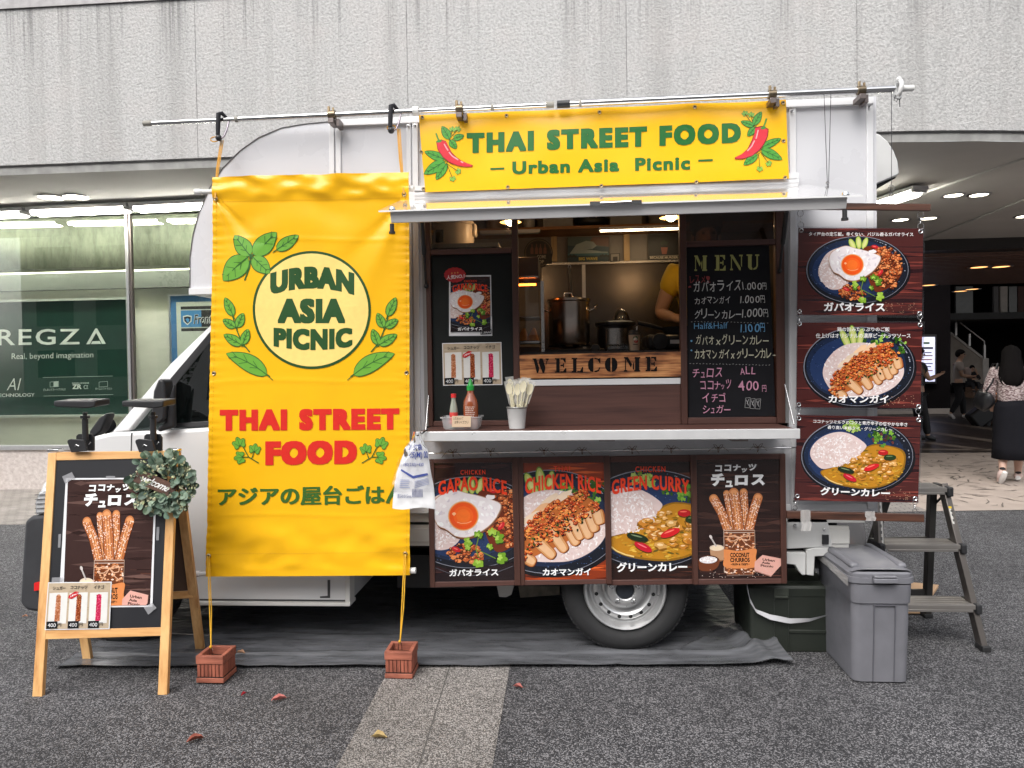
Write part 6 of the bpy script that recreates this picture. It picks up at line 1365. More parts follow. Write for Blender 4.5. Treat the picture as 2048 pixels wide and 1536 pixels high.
for y, x0, x1 in ((812, 140, 650), (1092, 130, 665)):
    x = x0
    while x < x1: a.line([m6(x, y+R.uniform(-3, 3)+(x-x0)*.02), m6(x+9, y+R.uniform(-3, 3)+(x-x0)*.02)], .7, (.45, .45, .43)); x += 22
for x, y, s_ in ((505, 1322, 30), (540, 1328, 28), (575, 1330, 30)):
    q_ = [m6(x, y), m6(x+s_, y-2), m6(x+s_-6, y+66), m6(x-6, y+64), m6(x, y)]; a.line(q_, .8, (.3, .3, .3)); a.line([m6(x+4, y+12), m6(x+18, y+50)], 1.2, (.35, .35, .35)); a.line([m6(x+20, y+8), m6(x+8, y+40)], 1, (.35, .35, .35))
for x, y in ((142, 942), (142, 1004)): a.blob(R, *m6(x, y), 2.2, 1.6, bl_, .3)
a.blob(R, *m6(132, 580), 3, 2.4, rd, .4)
build("chalk_writing", a, M_CHALK, mn)
# ================================================================ INSIDE THE KITCHEN
def lamp_light(c, e, col=(1, .62, .30), r=.03):
    l = bpy.data.lights.new("bulb_light", 'POINT'); l.energy = e; l.color = col; l.shadow_soft_size = r
    o = bpy.data.objects.new("bulb_light", l); COL.objects.link(o); return o
YS = YB-.29     # front of the upper shelf
Kp = lambda x, y, Y: W(x, y, Y)
M_STEEL = mat("brushed_steel", (.50, .47, .44), .24, 1., var=.08, vs=5); M_STEELD = mat("pot_steel", (.55, .48, .42), .24, 1., var=.1, vs=4)
t = thing("kitchen_shelf", "wooden wall shelf high on the kitchen's back wall carrying paper bowls and boxes", "shelf", Kp(1200, 455, YS))
mb = MB(); z = Kp(1200, 452, YS).z; mb.box(XA-.2, XRR-.06, YS, YB-.002, z-.012, z+.006); build("board", mb, wood("shelf_wood", "#8a5a34", "#b98452", 0, 50, .5, .05), t)
mb = MB()
for x in (1108, 1253): c = Kp(x, 470, YB-.02); mb.box(c.x-.02, c.x+.02, YB-.03, YB-.003, Kp(x, 524, YB).z, z-.013)
pieces("bracket", mb, wood("bracket_wood", "#9a7a50", "#c4a678", 2, 50, .5, .05), t)
ZSH = z+.007
for (x0, x1, lab) in ((1198, 1362, "lit slim strip lamp fixed under the kitchen shelf at the right"), (960, 1080, "unlit white strip lamp fixed under the kitchen shelf at the left")):
    t = thing("strip_lamp", lab, "strip lamp", Kp((x0+x1)/2, 460, YS), "strip lamps under the kitchen shelf"); a_, b_ = Kp(x0, 458, YS-.02), Kp(x1, 458, YS-.02)
    mb = MB(); mb.box(a_.x, b_.x, YS-.03, YS+.01, z-.032, z-.013); build("housing", mb, M_TRIM, t)
    mb = MB(); mb.box(a_.x+.01, b_.x-.01, YS-.028, YS+.006, z-.038, z-.033); build("diffuser", mb, emitter("strip_glow", "#ffe2b4", 9.) if "unlit" not in lab else mat("strip_off", (.6, .6, .58), .4), t)
t = thing("steel_splashback", "stainless steel splashback panel on the kitchen's back wall behind the pots", "splashback", Kp(1220, 700, YB))
zt = Kp(1200, 529, YB).z; mb = MB(); x0, xm, x1 = Kp(1084, 600, YB).x, Kp(1168, 600, YB).x, Kp(1430, 600, YB).x
mb.box(x0, xm-.004, YB-.012, YB-.002, zk+.002, zt); mb.box(xm+.004, x1, YB-.012, YB-.002, zk+.002, zt); pieces("panel", mb, mat("splash_steel", (.10, .088, .08), .24, .85, var=.06, vs=2), t)
mb = MB(); mb.box(x0-.02, x1, YB-.03, YB-.013, zt+.001, zt+.016); mb.box(xm-.012, xm+.012, YB-.018, YB-.013, zk+.002, zt); pieces("edge_trim", mb, mat("steel_trim", (.62, .60, .57), .25, .8), t)
def wallsign(name, lab, q, paint):
    t = thing(name, lab, "wall sign", Kp((q[0]+q[2])/2, q[3], YB-.03), "small signs on the kitchen's back wall")
    mb = MB(); P_ = [Kp(q[0], q[1], YB-.03), Kp(q[2], q[1]-1, YB-.03), Kp(q[2], q[3]-1, YB-.03), Kp(q[0], q[3], YB-.03)]
    mb.prism(P_, (0, .012, 0)); build("plate", mb, mat("sign_plate_dark", (.05, .045, .04), .5), t)
    a = Art(quadmap((0, 0, 100, 100), P_, .001), (0, 0, 100, 100), step=2e-5); paint(a); build("print", a, vcol("tin_print", .45), t)
def p_wave(a):
    a.poly([(2, 2), (98, 2), (98, 98), (2, 98)], "#1f3a44"); a.poly([(2, 2), (98, 2), (98, 40), (2, 34)], "#4a5a58"); a.poly([(60, 2), (98, 2), (98, 40), (50, 30)], "#6a4a3c")
    a.fan((45, 50), [(8, 62), (22, 30), (45, 16), (62, 20), (70, 36), (60, 48), (52, 40), (40, 42), (34, 56), (60, 62), (96, 60), (96, 72), (4, 74)], "#8a9490"); a.poly([(2, 66), (98, 64), (98, 78), (2, 78)], "#2f5a62"); a.poly([(2, 74), (98, 74), (98, 98), (2, 98)], "#173038"); a.text("BIG WAVE", (28, 80, 72, 92), "#b8a03c", .03)
    for x in (8, 16, 84, 92): corian(a, x, 80, 10, -1.57, "#0c1612", None)
def p_murder(a): a.poly([(2, 2), (98, 2), (98, 98), (2, 98)], "#14110f"); a.poly([(40, 58), (62, 58), (58, 82), (44, 82)], "#8a4c38"); corian(a, 50, 50, 16, -1.57, "#1e2a1a", None); a.poly([(4, 88), (96, 86), (96, 88), (4, 90)], "#9a9284"); a.text("BECAUSE MURDER", (6, 90, 94, 98), "#c4b8a4", .03)
def p_blank(a): a.poly([(10, 10), (90, 10), (90, 90), (10, 90)], "#8a847c"); a.poly([(30, 40), (75, 40), (75, 90), (30, 90)], "#2a2420")
wallsign("tin_sign", "tin sign with a breaking wave reading BIG WAVE on the kitchen wall", (1134, 474, 1219, 525), p_wave)
wallsign("tin_sign", "dark sign reading BECAUSE MURDER with a pot plant on the kitchen wall", (1296, 462, 1360, 519), p_murder)
wallsign("tin_sign", "small pale frame on the kitchen wall beside the wave sign", (1220, 507, 1240, 524), p_blank)
t = thing("round_sign", "round dark tin sign with bottles reading COME on the kitchen wall at the left", "wall sign", Kp(1077, 527, YB-.03), "small signs on the kitchen's back wall")
c = Kp(1077, 506, YB-.03); r_ = (Kp(1105, 506, YB).x-Kp(1048, 506, YB).x)/2; mb = MB(); mb.lathe([(.001, -.004), (r_, -.004), (r_, .008), (.001, .008)], c, 'y', 36); build("plate", mb, mat("sign_plate_dark", (.05, .045, .04), .5), t)
a = Art(pxmap(YB-.035, .001), step=2e-5); a.ring(1077, 506, 27, 27, 1.5, "#7a6a58"); a.ell(1077, 506, 23, 23, "#2a201a")
for x in (1064, 1073, 1081, 1090): a.poly([(x-3, 508), (x-3, 497), (x-1, 494), (x-1, 488), (x+1, 488), (x+1, 494), (x+3, 497), (x+3, 508)], "#7a4a38")
a.poly([(1054, 509), (1104, 507), (1104, 527), (1056, 529)], "#14110e"); a.text("COME", (1074, 510, 1092, 517), "#b0a694", .02); a.text("SHOP", (1066, 520, 1088, 527), "#b0a694", .02); build("print", a, vcol("tin_print", .45), t)
# things on the shelf
def stack(x, n, r, h, col, lab, Y=None, name="bowl_stack", cat="bowl stack"):
    Y = Y or YS+.12; c = Kp(x, 440, Y); t = thing(name, lab, cat, (c.x, Y, ZSH), None); mb = MB()
    for k in range(n): zz = ZSH+k*h; mb.lathe([(r*.72, zz), (r, zz+h*3.2), (r*1.03, zz+h*3.2), (r*1.03, zz+h*2.9)], (c.x, Y, 0), n=22)
    mb.lathe([(.001, ZSH+.002), (r*.72, ZSH+.002)], (c.x, Y, 0), n=22); build("bowls", mb, col, t, smooth=40)
M_KRAFT = mat("kraft_paper", (.34, .24, .15), .7, var=.1)
stack(1322, 7, .085, .012, mat("grey_paper_bowl", (.25, .23, .20), .6), "stack of ribbed paper bowls on the kitchen shelf below the right lamp"); stack(990, 9, .06, .012, M_KRAFT, "stack of kraft paper cups on the kitchen shelf behind the left glass"); stack(1058, 8, .04, .012, mat("white_cup", (.5, .5, .48), .5), "stack of white cups on the kitchen shelf beside the left lamp")
for x0, x1, zt_, col, lab in ((1086, 1146, .12, (.30, .30, .29), "pale flat box on the kitchen shelf left of the black bag"), (1220, 1284, .11, (.36, .36, .35), "pale box on the kitchen shelf right of the black bag")):
    a_, b_ = Kp(x0, 440, YS+.05), Kp(x1, 440, YS+.05); t = thing("storage_box", lab, "box", ((a_.x+b_.x)/2, YS+.14, ZSH), "boxes on the kitchen shelf")
    mb = MB(); mb.box(a_.x, b_.x, YS+.05, YS+.24, ZSH, ZSH+zt_); build("carton", mb, mat("carton_grey", col, .7, var=.1), t, bevel=.004)
    mb = MB(); mb.box(a_.x-.004, b_.x+.004, YS+.046, YS+.244, ZSH+zt_+.001, ZSH+zt_+.02); build("lid", mb, mat("carton_lid", mul(col, 1.2), .6), t, bevel=.003)
c = Kp(1184, 440, YS+.1); t = thing("black_bag", "crumpled black bag lying on the kitchen shelf between two boxes", "bag", (c.x, YS+.12, ZSH)); mb = MB(); mb.sphere((c.x, YS+.12, ZSH+.05), .1, 20, sc=(1.1, .9, .55))
for v_ in mb.v: v_ += Vector((nz(v_.x*22, v_.y*22, v_.z*22)*.03, 0, nz(v_.x*18, v_.z*18, 5)*.025)); v_.z = max(v_.z, ZSH)
build("bag", mb, mat("bag_black", (.012, .012, .013), .4), t, smooth=60); mb = MB(); mb.tube([(c.x-.03, YS+.03, ZSH+.06), (c.x, YS+.02, ZSH+.085), (c.x+.03, YS+.03, ZSH+.06)], .008, 8); build("strap", mb, mat("strap_tan", (.4, .33, .25), .7), t)
# pots
def potz(x, y0, y1, half, Y): c = Kp(x, y1, Y); return c, abs(Kp(x+half, y1, Y).x-c.x), Kp(x, y0, Y).z
Yp1 = 4.15; c, r_, zt = potz(1139, 602, 690, 41, Yp1)
t = thing("stock_pot", "tall steel stock pot with a ladle handle sticking up on a black burner", "pot", (c.x, Yp1, c.z))
mb = MB(); mb.lathe([(.001, c.z), (r_*.95, c.z), (r_, c.z+.012), (r_, zt-.01), (r_*1.05, zt-.004), (r_*1.05, zt)], (c.x, Yp1, 0), n=48); build("pot_body", mb, M_STEELD, t, smooth=40)
mb = MB(); mb.lathe([(r_*1.06, zt+.001), (r_*1.05, zt+.008), (r_*.6, zt+.018), (.001, zt+.022)], (c.x, Yp1, 0), n=48); build("lid", mb, M_STEEL, t, smooth=40)
for sg in (-1, 1): mb = MB(); mb.tube([(c.x+sg*r_*.98, Yp1-.03, zt-.06), (c.x+sg*r_*1.2, Yp1-.03, zt-.05), (c.x+sg*r_*1.32, Yp1-.02, zt-.025), (c.x+sg*r_*1.32, Yp1+.02, zt-.025), (c.x+sg*r_*1.2, Yp1+.03, zt-.05), (c.x+sg*r_*.98, Yp1+.03, zt-.06)], .006, 8); build("handle", mb, M_CHROME, t, smooth=60)
mb = MB(); mb.tube([(c.x-.03, Yp1-.0, zt+.02), (c.x-.025, Yp1, zt+.045), (c.x+.015, Yp1, zt+.045), (c.x+.02, Yp1, zt+.02)], .006, 8); build("knob", mb, M_CHROME, t, smooth=60)
t2 = thing("ladle", "dark ladle hanging with its long handle upright above the stock pot", "ladle", Kp(1140, 600, Yp1+.03)); mb = MB(); mb.tube([Kp(1139, 536, Yp1+.03), Kp(1139, 545, Yp1+.03), Kp(1141, 570, Yp1+.03), Kp(1141, 601, Yp1+.03)], [.006, .009, .011, .012], 10); build("handle", mb, M_PLAST, t2, smooth=60); mb = MB(); mb.tube([Kp(1139, 538, Yp1+.03)+Vector((.008*math.sin(k_*.628), 0, .012+.01*math.cos(k_*.628))) for k_ in range(10)], .002, 6, closed=True); build("hanging_loop", mb, M_CHROME, t2)
t = thing("gas_burner", "black gas burner under the stock pot", "burner", (c.x+.03, Yp1, zk)); mb = MB(); mb.box(c.x-.15, c.x+.19, Yp1-.17, Yp1+.17, zk+.001, zk+.022); build("burner_base", mb, M_PLAST, t, bevel=.006); mb = MB()
for k_ in range(6): a_ = k_*math.pi/3; mb.bar((c.x+.05*math.cos(a_), Yp1+.05*math.sin(a_), c.z-.006), (c.x+.12*math.cos(a_), Yp1+.12*math.sin(a_), c.z-.006), .012, .01, (0, 0, 1))
mb.lathe([(.035, zk+.022), (.045, c.z-.014), (.03, c.z-.012)], (c.x, Yp1, 0), n=20); build("pan_support", mb, M_DARK, t); mb = MB(); kq = Kp(1191, 697, Yp1-.19); mb.lathe([(.001, -.012), (.022, -.010), (.026, .02)], kq, 'y', 20); build("control_knob", mb, mat("knob_dark", (.05, .05, .05), .3), t, smooth=40)
Yp2 = 4.2; c, r_, zt = potz(1231, 646, 703, 36, Yp2); t = thing("warmer_pot", "black soup warmer with a steel front band right of the stock pot", "pot", (c.x, Yp2, zk))
mb = MB(); mb.lathe([(.001, zk+.001), (r_*.92, zk+.001), (r_, zk+.03), (r_, zt-.02), (r_*1.12, zt-.015), (r_*1.14, zt), (r_*.9, zt+.01), (.001, zt+.014)], (c.x, Yp2, 0), n=40); build("pot_body", mb, mat("warmer_black", (.015, .015, .016), .3), t, smooth=40); mb = MB(); mb.lathe([(r_*1.005, zk+.02), (r_*1.005, zt-.035)], (c.x, Yp2, 0), n=16, a0=rad(-125), a1=rad(-55)); build("steel_band", mb, M_STEEL, t, smooth=60)
Yd = 4.5; c = Kp(1243, 645, Yd); t = thing("glass_lid", "clear dome lid leaning above the black soup warmer", "lid", c); mb = MB(); r_ = .05; mb.lathe([(r_, .0), (r_*.97, .025), (r_*.75, .06), (r_*.3, .082), (.001, .085)], c, n=28); build("dome", mb, glass("lid_glass", (.92, .92, .92), 2.2, .05), t, smooth=60); mb = MB(); mb.lathe([(r_*.98, -.004), (r_*1.04, -.002), (r_*1.02, .004)], c, n=28); build("rim", mb, M_CHROME, t)
Yc_ = T+.22; c, r_, zt = potz(1269, 670, 703, 11.5, Yc_); t = thing("paper_cup", "kraft paper coffee cup with black lid and straw behind the welcome plank", "cup", (c.x, Yc_, zk))
mb = MB(); mb.lathe([(.001, zk+.002), (r_*.86, zk+.002), (r_*1.02, zt), (r_*1.02, zt+.001)], (c.x, Yc_, 0), n=28); build("cup_body", mb, mat("cup_kraft", (.42, .31, .22), .6), t, smooth=40); mb = MB(); mb.lathe([(r_*1.08, zt), (r_*1.08, zt+.008), (r_*.96, zt+.012), (r_*.94, zt+.024), (.001, zt+.024)], (c.x, Yc_, 0), n=28); build("lid", mb, M_PLAST, t, smooth=40); mb = MB(); mb.tube([(c.x+.012, Yc_, zt+.02), (c.x+.014, Yc_, zt+.045)], .003, 8); build("straw", mb, M_TRIM, t)
a = Art(lambda x, y, off=0.: Vector((c.x, Yc_, 0))+Vector((math.sin(x)*(r_*.99+off), -math.cos(x)*(r_*.99+off), zk+y)), step=5e-5, start=.0008); a.ell(.1, .062, .42, .014, "#2c5a34"); a.ell(.1, .058, .34, .009, "#e8e0d0"); a.ell(.2, .048, .36, .008, "#b02a20"); a.poly([(-.3, .030), (.5, .030), (.5, .034), (-.3, .034)], "#3a2a20"); build("emblem", a, vcol("tin_print"), t)
Yb_ = T+.26; a_, b_ = Kp(1214, 700, Yb_), Kp(1256, 700, Yb_); t = thing("clear_tub", "clear lidded plastic tub behind the welcome plank beside the coffee cup", "tub", ((a_.x+b_.x)/2, Yb_, zk)); mb = MB(); mb.box(a_.x, b_.x, Yb_-.05, Yb_+.05, zk+.002, zk+.03); build("tub", mb, glass("tub_clear", (.75, .75, .75), 2.2, .1), t, bevel=.006); mb = MB(); mb.box(a_.x-.004, b_.x+.004, Yb_-.054, Yb_+.054, zk+.031, zk+.036); build("lid", mb, glass("tub_clear", (.75, .75, .75)), t, bevel=.001)
Yg_ = T+.40; a_, b_ = Kp(1288, 700, Yg_), Kp(1420, 700, Yg_); t = thing("portable_stove", "black portable gas stove behind the welcome plank's right end", "stove", ((a_.x+b_.x)/2, Yg_, zk)); mb = MB(); mb.box(a_.x, b_.x, Yg_-.13, Yg_+.13, zk+.008, zk+.085); build("stove_body", mb, mat("stove_black", (.018, .019, .021), .35), t, bevel=.02, seg=3); mb = MB(); mb.lathe([(.001, -.006), (.04, -.004), (.045, .004)], (a_.x+.07, Yg_-.131, zk+.048), 'y', 28); build("gas_cover", mb, M_PLAST, t, smooth=40); mb = MB(); s_ = Kp(1352, 688, Yg_-.132); mb.box(s_.x-.03, s_.x+.03, Yg_-.134, Yg_-.1315, zk+.035, zk+.055); build("sticker", mb, mat("sticker_white", (.6, .6, .6), .5), t)
mb = MB()
for dx in (.06, (b_.x-a_.x)-.06): mb.lathe([(.014, 0), (.014, .008)], (a_.x+dx, Yg_-.1, zk+.0005), n=10)
pieces("foot", mb, M_DARK, t)
t = thing("frying_pan", "black frying pan standing on the portable gas stove", "pan", (b_.x-.12, Yg_, zk+.09)); px_ = b_.x-.12; mb = MB(); mb.lathe([(.001, zk+.092), (.11, zk+.092), (.14, zk+.125), (.143, zk+.125), (.114, zk+.088), (.001, zk+.087)], (px_, Yg_, 0), n=32); build("pan_body", mb, M_DARK, t, smooth=40); mb = MB(); mb.tube([(px_-.13, Yg_-.02, zk+.118), (px_-.20, Yg_-.05, zk+.135), (px_-.27, Yg_-.08, zk+.15)], [.009, .012, .011], 10); build("handle", mb, M_PLAST, t, smooth=60)
# warm display case
Yw_ = T+.28; a_, b_ = Kp(1000, 690, Yw_), Kp(1079, 690, Yw_); ztw = Kp(1050, 552, Yw_).z; t = thing("warming_case", "glass warming case with folded pastries at the left of the kitchen", "display case", ((a_.x+b_.x)/2, Yw_+.1, zk))
mb = MB(); zz0 = Kp(1050, 686, Yw_).z
for q_ in ((a_.x, b_.x, Yw_, Yw_+.28, zk+.001, zz0-.02), (a_.x, b_.x, Yw_, Yw_+.28, zz0, zz0+.012), (a_.x, b_.x, Yw_, Yw_+.28, ztw, ztw+.1)): mb.box(*q_)
pieces("cabinet", mb, mat("case_brown", (.05, .028, .02), .4), t, bevel=.003); mb = MB()
zz = zz0+.013
for q_ in ((a_.x, b_.x, Yw_-.004, Yw_+.002, zz0-.002, zz0+.010), (a_.x, b_.x, Yw_-.004, Yw_+.002, ztw-.01, ztw-.001), (a_.x, b_.x, Yw_+.01, Yw_+.27, zz+.12, zz+.126)): mb.box(*q_)
pieces("case_rail", mb, M_STEEL, t); mb = MB(); mb.box(a_.x, b_.x, Yw_-.001, Yw_+.001, zz0+.013, ztw-.011); build("case_glass", mb, glass("case_glass", (.9, .88, .85), 1.3), t)
mb = MB(); mb.tube([(a_.x+.02, Yw_+.14, ztw-.03), (b_.x-.02, Yw_+.14, ztw-.03)], .006, 8); build("heater", mb, emitter("heater_glow", "#ff7a2a", 7.), t)
for x, l in ((1044, "folded golden pastry in the warming case, the left one"), (1064, "folded golden pastry in the warming case, the right one")):
    c = Kp(x, 664, Yw_+.1); t = thing("pastry", l, "pastry", (c.x, Yw_+.1, zz), "pastries in the warming case"); mb = MB(); z0_ = zz+.001; mb.prism([(c.x-.034, Yw_+.08, z0_), (c.x+.034, Yw_+.08, z0_), (c.x+.014, Yw_+.09, z0_+.072), (c.x+.004, Yw_+.09, z0_+.07)], (.004, .06, 0)); build("pastry", mb, mat("pastry_gold", (.55, .22, .05), .5, var=.3, vs=30, bmp=.3, bs=90), t, bevel=.006); mb = MB(); mb.box(c.x-.036, c.x+.036, Yw_+.075, Yw_+.145, z0_-.0008, z0_-.0002); build("paper_liner", mb, M_KRAFT, t)
c = Kp(1085, 600, T+.2); t = thing("steel_post", "white steel post standing between the warming case and the stock pot", "post", (c.x, T+.2, zk)); mb = MB(); mb.box(c.x-.008, c.x+.008, T+.19, T+.205, zk+.002, Kp(1085, 562, T+.2).z); build("post", mb, mat("steel_trim", (.62, .60, .57), .25, .8), t); mb = MB()
for dz in (.02, .05): mb.lathe([(.0005, -.003), (.003, -.002), (.003, 0)], (c.x, T+.189, zk+dz), 'y', 8)
pieces("bolt", mb, M_DARK, t)
Yr_ = T+.33; a_, b_ = Kp(868, 498, Yr_), Kp(948, 498, Yr_); zr0 = a_.z-.02; cx_ = (a_.x+b_.x)/2; rr_ = (b_.x-a_.x)/2; ztop_ = Kp(905, 438, Yr_).z; t = thing("rice_cooker", "large cream electric rice cooker behind the upper left hatch glass", "rice cooker", (cx_, Yr_, zr0))
mb = MB(); mb.lathe([(.001, zr0+.001), (rr_*.95, zr0+.001), (rr_, zr0+.02), (rr_, ztop_-.04)], (cx_, Yr_, 0), n=36); build("cooker_body", mb, mat("cooker_cream", (.50, .43, .36), .35), t, smooth=40); mb = MB(); mb.lathe([(rr_*1.02, ztop_-.039), (rr_*1.02, ztop_-.02), (rr_*.85, ztop_), (.001, ztop_+.012)], (cx_, Yr_, 0), n=36); build("lid", mb, mat("cooker_lid", (.46, .40, .34), .3), t, smooth=40); mb = MB(); q_ = Kp(877, 470, Yr_-rr_); mb.box(cx_-rr_*.75, cx_-rr_*.35, Yr_-rr_*.96, Yr_-rr_*.7, q_.z-.035, q_.z+.03); build("control_panel", mb, M_PLAST, t, bevel=.004); mb = MB(); mb.box(cx_+rr_*.9, cx_+rr_*1.15, Yr_-.03, Yr_+.03, ztop_-.1, ztop_-.03); build("latch", mb, mat("cooker_lid", (.46, .40, .34)), t, bevel=.01)
mb = MB(); mb.box(XA-.1, Kp(1012, 500, T+.5).x, T+.06, T+.62, zr0-.02, zr0); ts = thing("side_shelf", "narrow shelf under the rice cooker behind the left blackboard", "shelf", (cx_, Yr_, zr0-.02)); build("board", mb, mat("carton_grey", (.3, .3, .29)), ts); mb = MB(); mb.box(XA-.09, XA-.07, T+.08, T+.6, zk+.001, zr0-.021); mb.box(Kp(1006, 500, T+.5).x-.02, Kp(1006, 500, T+.5).x, T+.08, T+.6, zk+.001, zr0-.021); pieces("support", mb, M_PLAST, ts)
# two clip lamps with bare warm bulbs
for x, y, lab in ((1021, 440, "lit warm bulb lamp inside the hatch at the left window post"), (1341, 431, "lit warm bulb lamp inside the hatch at the right window post")):
    Yl_ = T+.30; c = Kp(x, y, Yl_); t = thing("bulb_lamp", lab, "lamp", c, "warm bulb lamps in the hatch")
    mb = MB(); mb.lathe([(.022, .06), (.03, .045), (.052, -.005), (.056, -.012), (.05, -.005), (.028, .04), (.0, .05)], c, n=28); build("shade", mb, mat("shade_cream", (.62, .44, .20), .4, var=.02), t, smooth=50)
    mb = MB(); mb.sphere(c+Vector((0, -.02, -.008)), .027, 16); build("bulb", mb, emitter("bulb_glow", "#fff0c8", 16.), t, smooth=60)
    mb = MB(); mb.tube([c+Vector((0, 0, .055)), c+Vector((0, .01, .11)), Vector((c.x, c.y+.02, ZTOP-.052))], .008, 8); build("stem", mb, M_PLAST, t, smooth=60)
    L_ = lamp_light(c+Vector((0, -.02, -.05)), 1.3, (1, .58, .26), .03); L_.parent = t; L_.location = Vector((0, -.02, -.05))
# ================================================================ ON THE COUNTER
zcw = zc+.0125
Yt = T-.17
c = W(1034, 857, Yt); t = thing("spoon_bucket", "small white enamel bucket holding wrapped plastic spoons on the counter", "bucket", (c.x, Yt, zcw)); k = abs(W(1054, 857, Yt).x-W(1014, 857, Yt).x)/2; h_ = W(1034, 815, Yt).z-zcw
mb = MB(); mb.lathe([(.001, zcw+.001), (k*.78, zcw+.001), (k, zcw+h_), (k*1.04, zcw+h_+.002), (k*.97, zcw+h_+.002), (k*.75, zcw+.006)], (c.x, Yt, 0), n=36); build("bucket", mb, mat("enamel_white", (.60, .60, .59), .4, var=.04), t, smooth=50)
mb = MB(); mb.lathe([(k*1.0, zcw+h_-.004), (k*1.05, zcw+h_), (k*1.0, zcw+h_+.004)], (c.x, Yt, 0), n=36); build("rim", mb, mat("rim_grey", (.25, .25, .24), .4, .5), t, smooth=60)
R = random.Random(4); M_SPOON = mat("spoon_cream", (.74, .68, .50), .3, var=.03); bc = c.copy(); bz = zcw
for i_ in range(17):
    an = R.uniform(0, 6.28); q = R.uniform(.2, 1); tp = Vector((c.x+math.cos(an)*k*1.5*q+.004, Yt+math.sin(an)*k*.9*q, zcw+h_+R.uniform(.05, .10))); b0 = Vector((c.x+math.cos(an)*k*.5*q, Yt+math.sin(an)*k*.5*q, zcw+.01))
    s_ = thing("plastic_spoon", "cream plastic spoon in a clear wrapper standing in the white bucket", "spoon", b0, "plastic spoons in the bucket"); mb = MB(); d = (tp-b0).normalized(); mb.tube([b0, b0.lerp(tp, .6), tp-d*.02], [.003, .0035, .004], 6)
    sd = Vector((1, R.uniform(-.4, .4), 0)); sd = (sd-d*sd.dot(d)).normalized(); fr_ = d.cross(sd)
    pts = [(tp-d*.02)+d*(.028-.028*math.cos(a_))+sd*(.015*math.sin(a_)) for a_ in [2*math.pi*j/14 for j in range(14)]]
    b = len(mb.v); mb.add(pts+[tp+d*.008+fr_*.005*(1 if fr_.y > 0 else -1), ]+[q_+fr_*.0012*(-1 if fr_.y > 0 else 1) for q_ in pts], [(j, (j+1) % 14, 14) for j in range(14)]+[(15+j, 15+(j+1) % 14, (j+1) % 14, j) for j in range(14)])
    build("spoon", mb, M_SPOON, s_, smooth=60)
    mb = MB(); w = sd*.019; mb.grid(lambda u, v: (tp-d*.06+w*(2*u-1)*(.6+.5*v))+d*(.105*v)+fr_*(.007*math.sin(u*3.14)+.003*nz(u*5, v*5, i_)), 5, 6); build("wrapper", mb, mat("wrapper_film", (.80, .79, .74), .15, alpha=.38, var=.02), s_, smooth=60)
# sauce tub and bottles
cq = [W(886, 859, Yt), W(964, 859, Yt)]; cx_ = (cq[0].x+cq[1].x)/2; hw = (cq[1].x-cq[0].x)/2
t = thing("sauce_tub", "clear plastic tub with a handwritten note holding the sauce bottles on the counter", "tub", (cx_, Yt, zcw)); mb = MB(); zt = W(925, 832, Yt).z
def rr(x, y, w, d, r, n=4): return [(x+sx*(w-r)+r*math.cos(a_), y+sy*(d-r)+r*math.sin(a_)) for sx, sy, a0 in ((1, 1, 0), (-1, 1, math.pi/2), (-1, -1, math.pi), (1, -1, 1.5*math.pi)) for a_ in [a0+math.pi/2*k/n for k in range(n+1)]]
def loft(mb, rings, cap0=True, cap1=False, mi=0):
    n = len(rings[0]); b = len(mb.v); vs = [p for r_ in rings for p in r_]
    fs = [(i*n+j, i*n+(j+1) % n, (i+1)*n+(j+1) % n, (i+1)*n+j) for i in range(len(rings)-1) for j in range(n)]
    if cap0: fs.append(list(range(n-1, -1, -1)))
    if cap1: fs.append([(len(rings)-1)*n+j for j in range(n)])
    mb.add(vs, fs, mi)
R3 = lambda x, y, w, d, r, z: [(a_, b_, z) for a_, b_ in rr(x, y, w, d, r)]
loft(mb, [R3(cx_, Yt, hw*.84, .05, .012, zcw+.001), R3(cx_, Yt, hw*.90, .056, .014, zcw+.01), R3(cx_, Yt, hw*.97, .062, .015, zt-.008), R3(cx_, Yt, hw*1.04, .068, .016, zt-.006), R3(cx_, Yt, hw*1.04, .068, .016, zt)])
build("tub", mb, mat("tub_milky", (.62, .63, .64), .2, alpha=.42, var=.02), t, smooth=40)
nq = [W(904, 832, Yt-.07), W(941.5, 832, Yt-.07), W(941.5, 854, Yt-.068), W(904, 854, Yt-.068)]; mb = MB(); mb.prism(nq, (0, .001, 0)); build("note", mb, mat("note_buff", (.62, .47, .32), .7, var=.06), t)
a = Art(quadmap((0, 0, 100, 58), nq, .0006), step=5e-6); R = random.Random(8); a.hand("ふたをおけて", 8, 20, 14, 9, "#2a1c14", R); a.hand("お使いください", 14, 40, 14, 11, "#2a1c14", R); build("note_writing", a, vcol("tin_print"), t)
def bottle(x, y0, y1, name, lab, prof, mats, extra=None):
    c = W(x, y1, Yt); h_ = W(x, y0, Yt).z-zcw-.004; t = thing(name, lab, "bottle", (c.x, Yt, zcw+.004), "sauce bottles in the tub")
    for nm, pr, mt in prof: mb = MB(); mb.lathe([(r_, zcw+.004+h_*z_) for r_, z_ in pr], (c.x, Yt, 0), n=28); build(nm, mb, mt, t, smooth=40)
    return t, c, h_
bottle(908, 787, 850, "fish_sauce_bottle", "slim glass sauce bottle with red cap and red label in the tub", [("bottle_glass", [(.001, 0), (.0185, 0), (.0195, .02), (.0195, .52), (.016, .66), (.0105, .8), (.0105, .88)], mat("bottle_glass", (.30, .32, .26), .08, coat=1.)), ("cap", [(.0125, .88), (.0125, .995), (.001, 1)], mat("cap_red", (.62, .03, .03), .35)), ("label", [(.0199, .12), (.0199, .46)], mat("label_red", (.60, .06, .05), .5, var=.25, vs=60))], None)
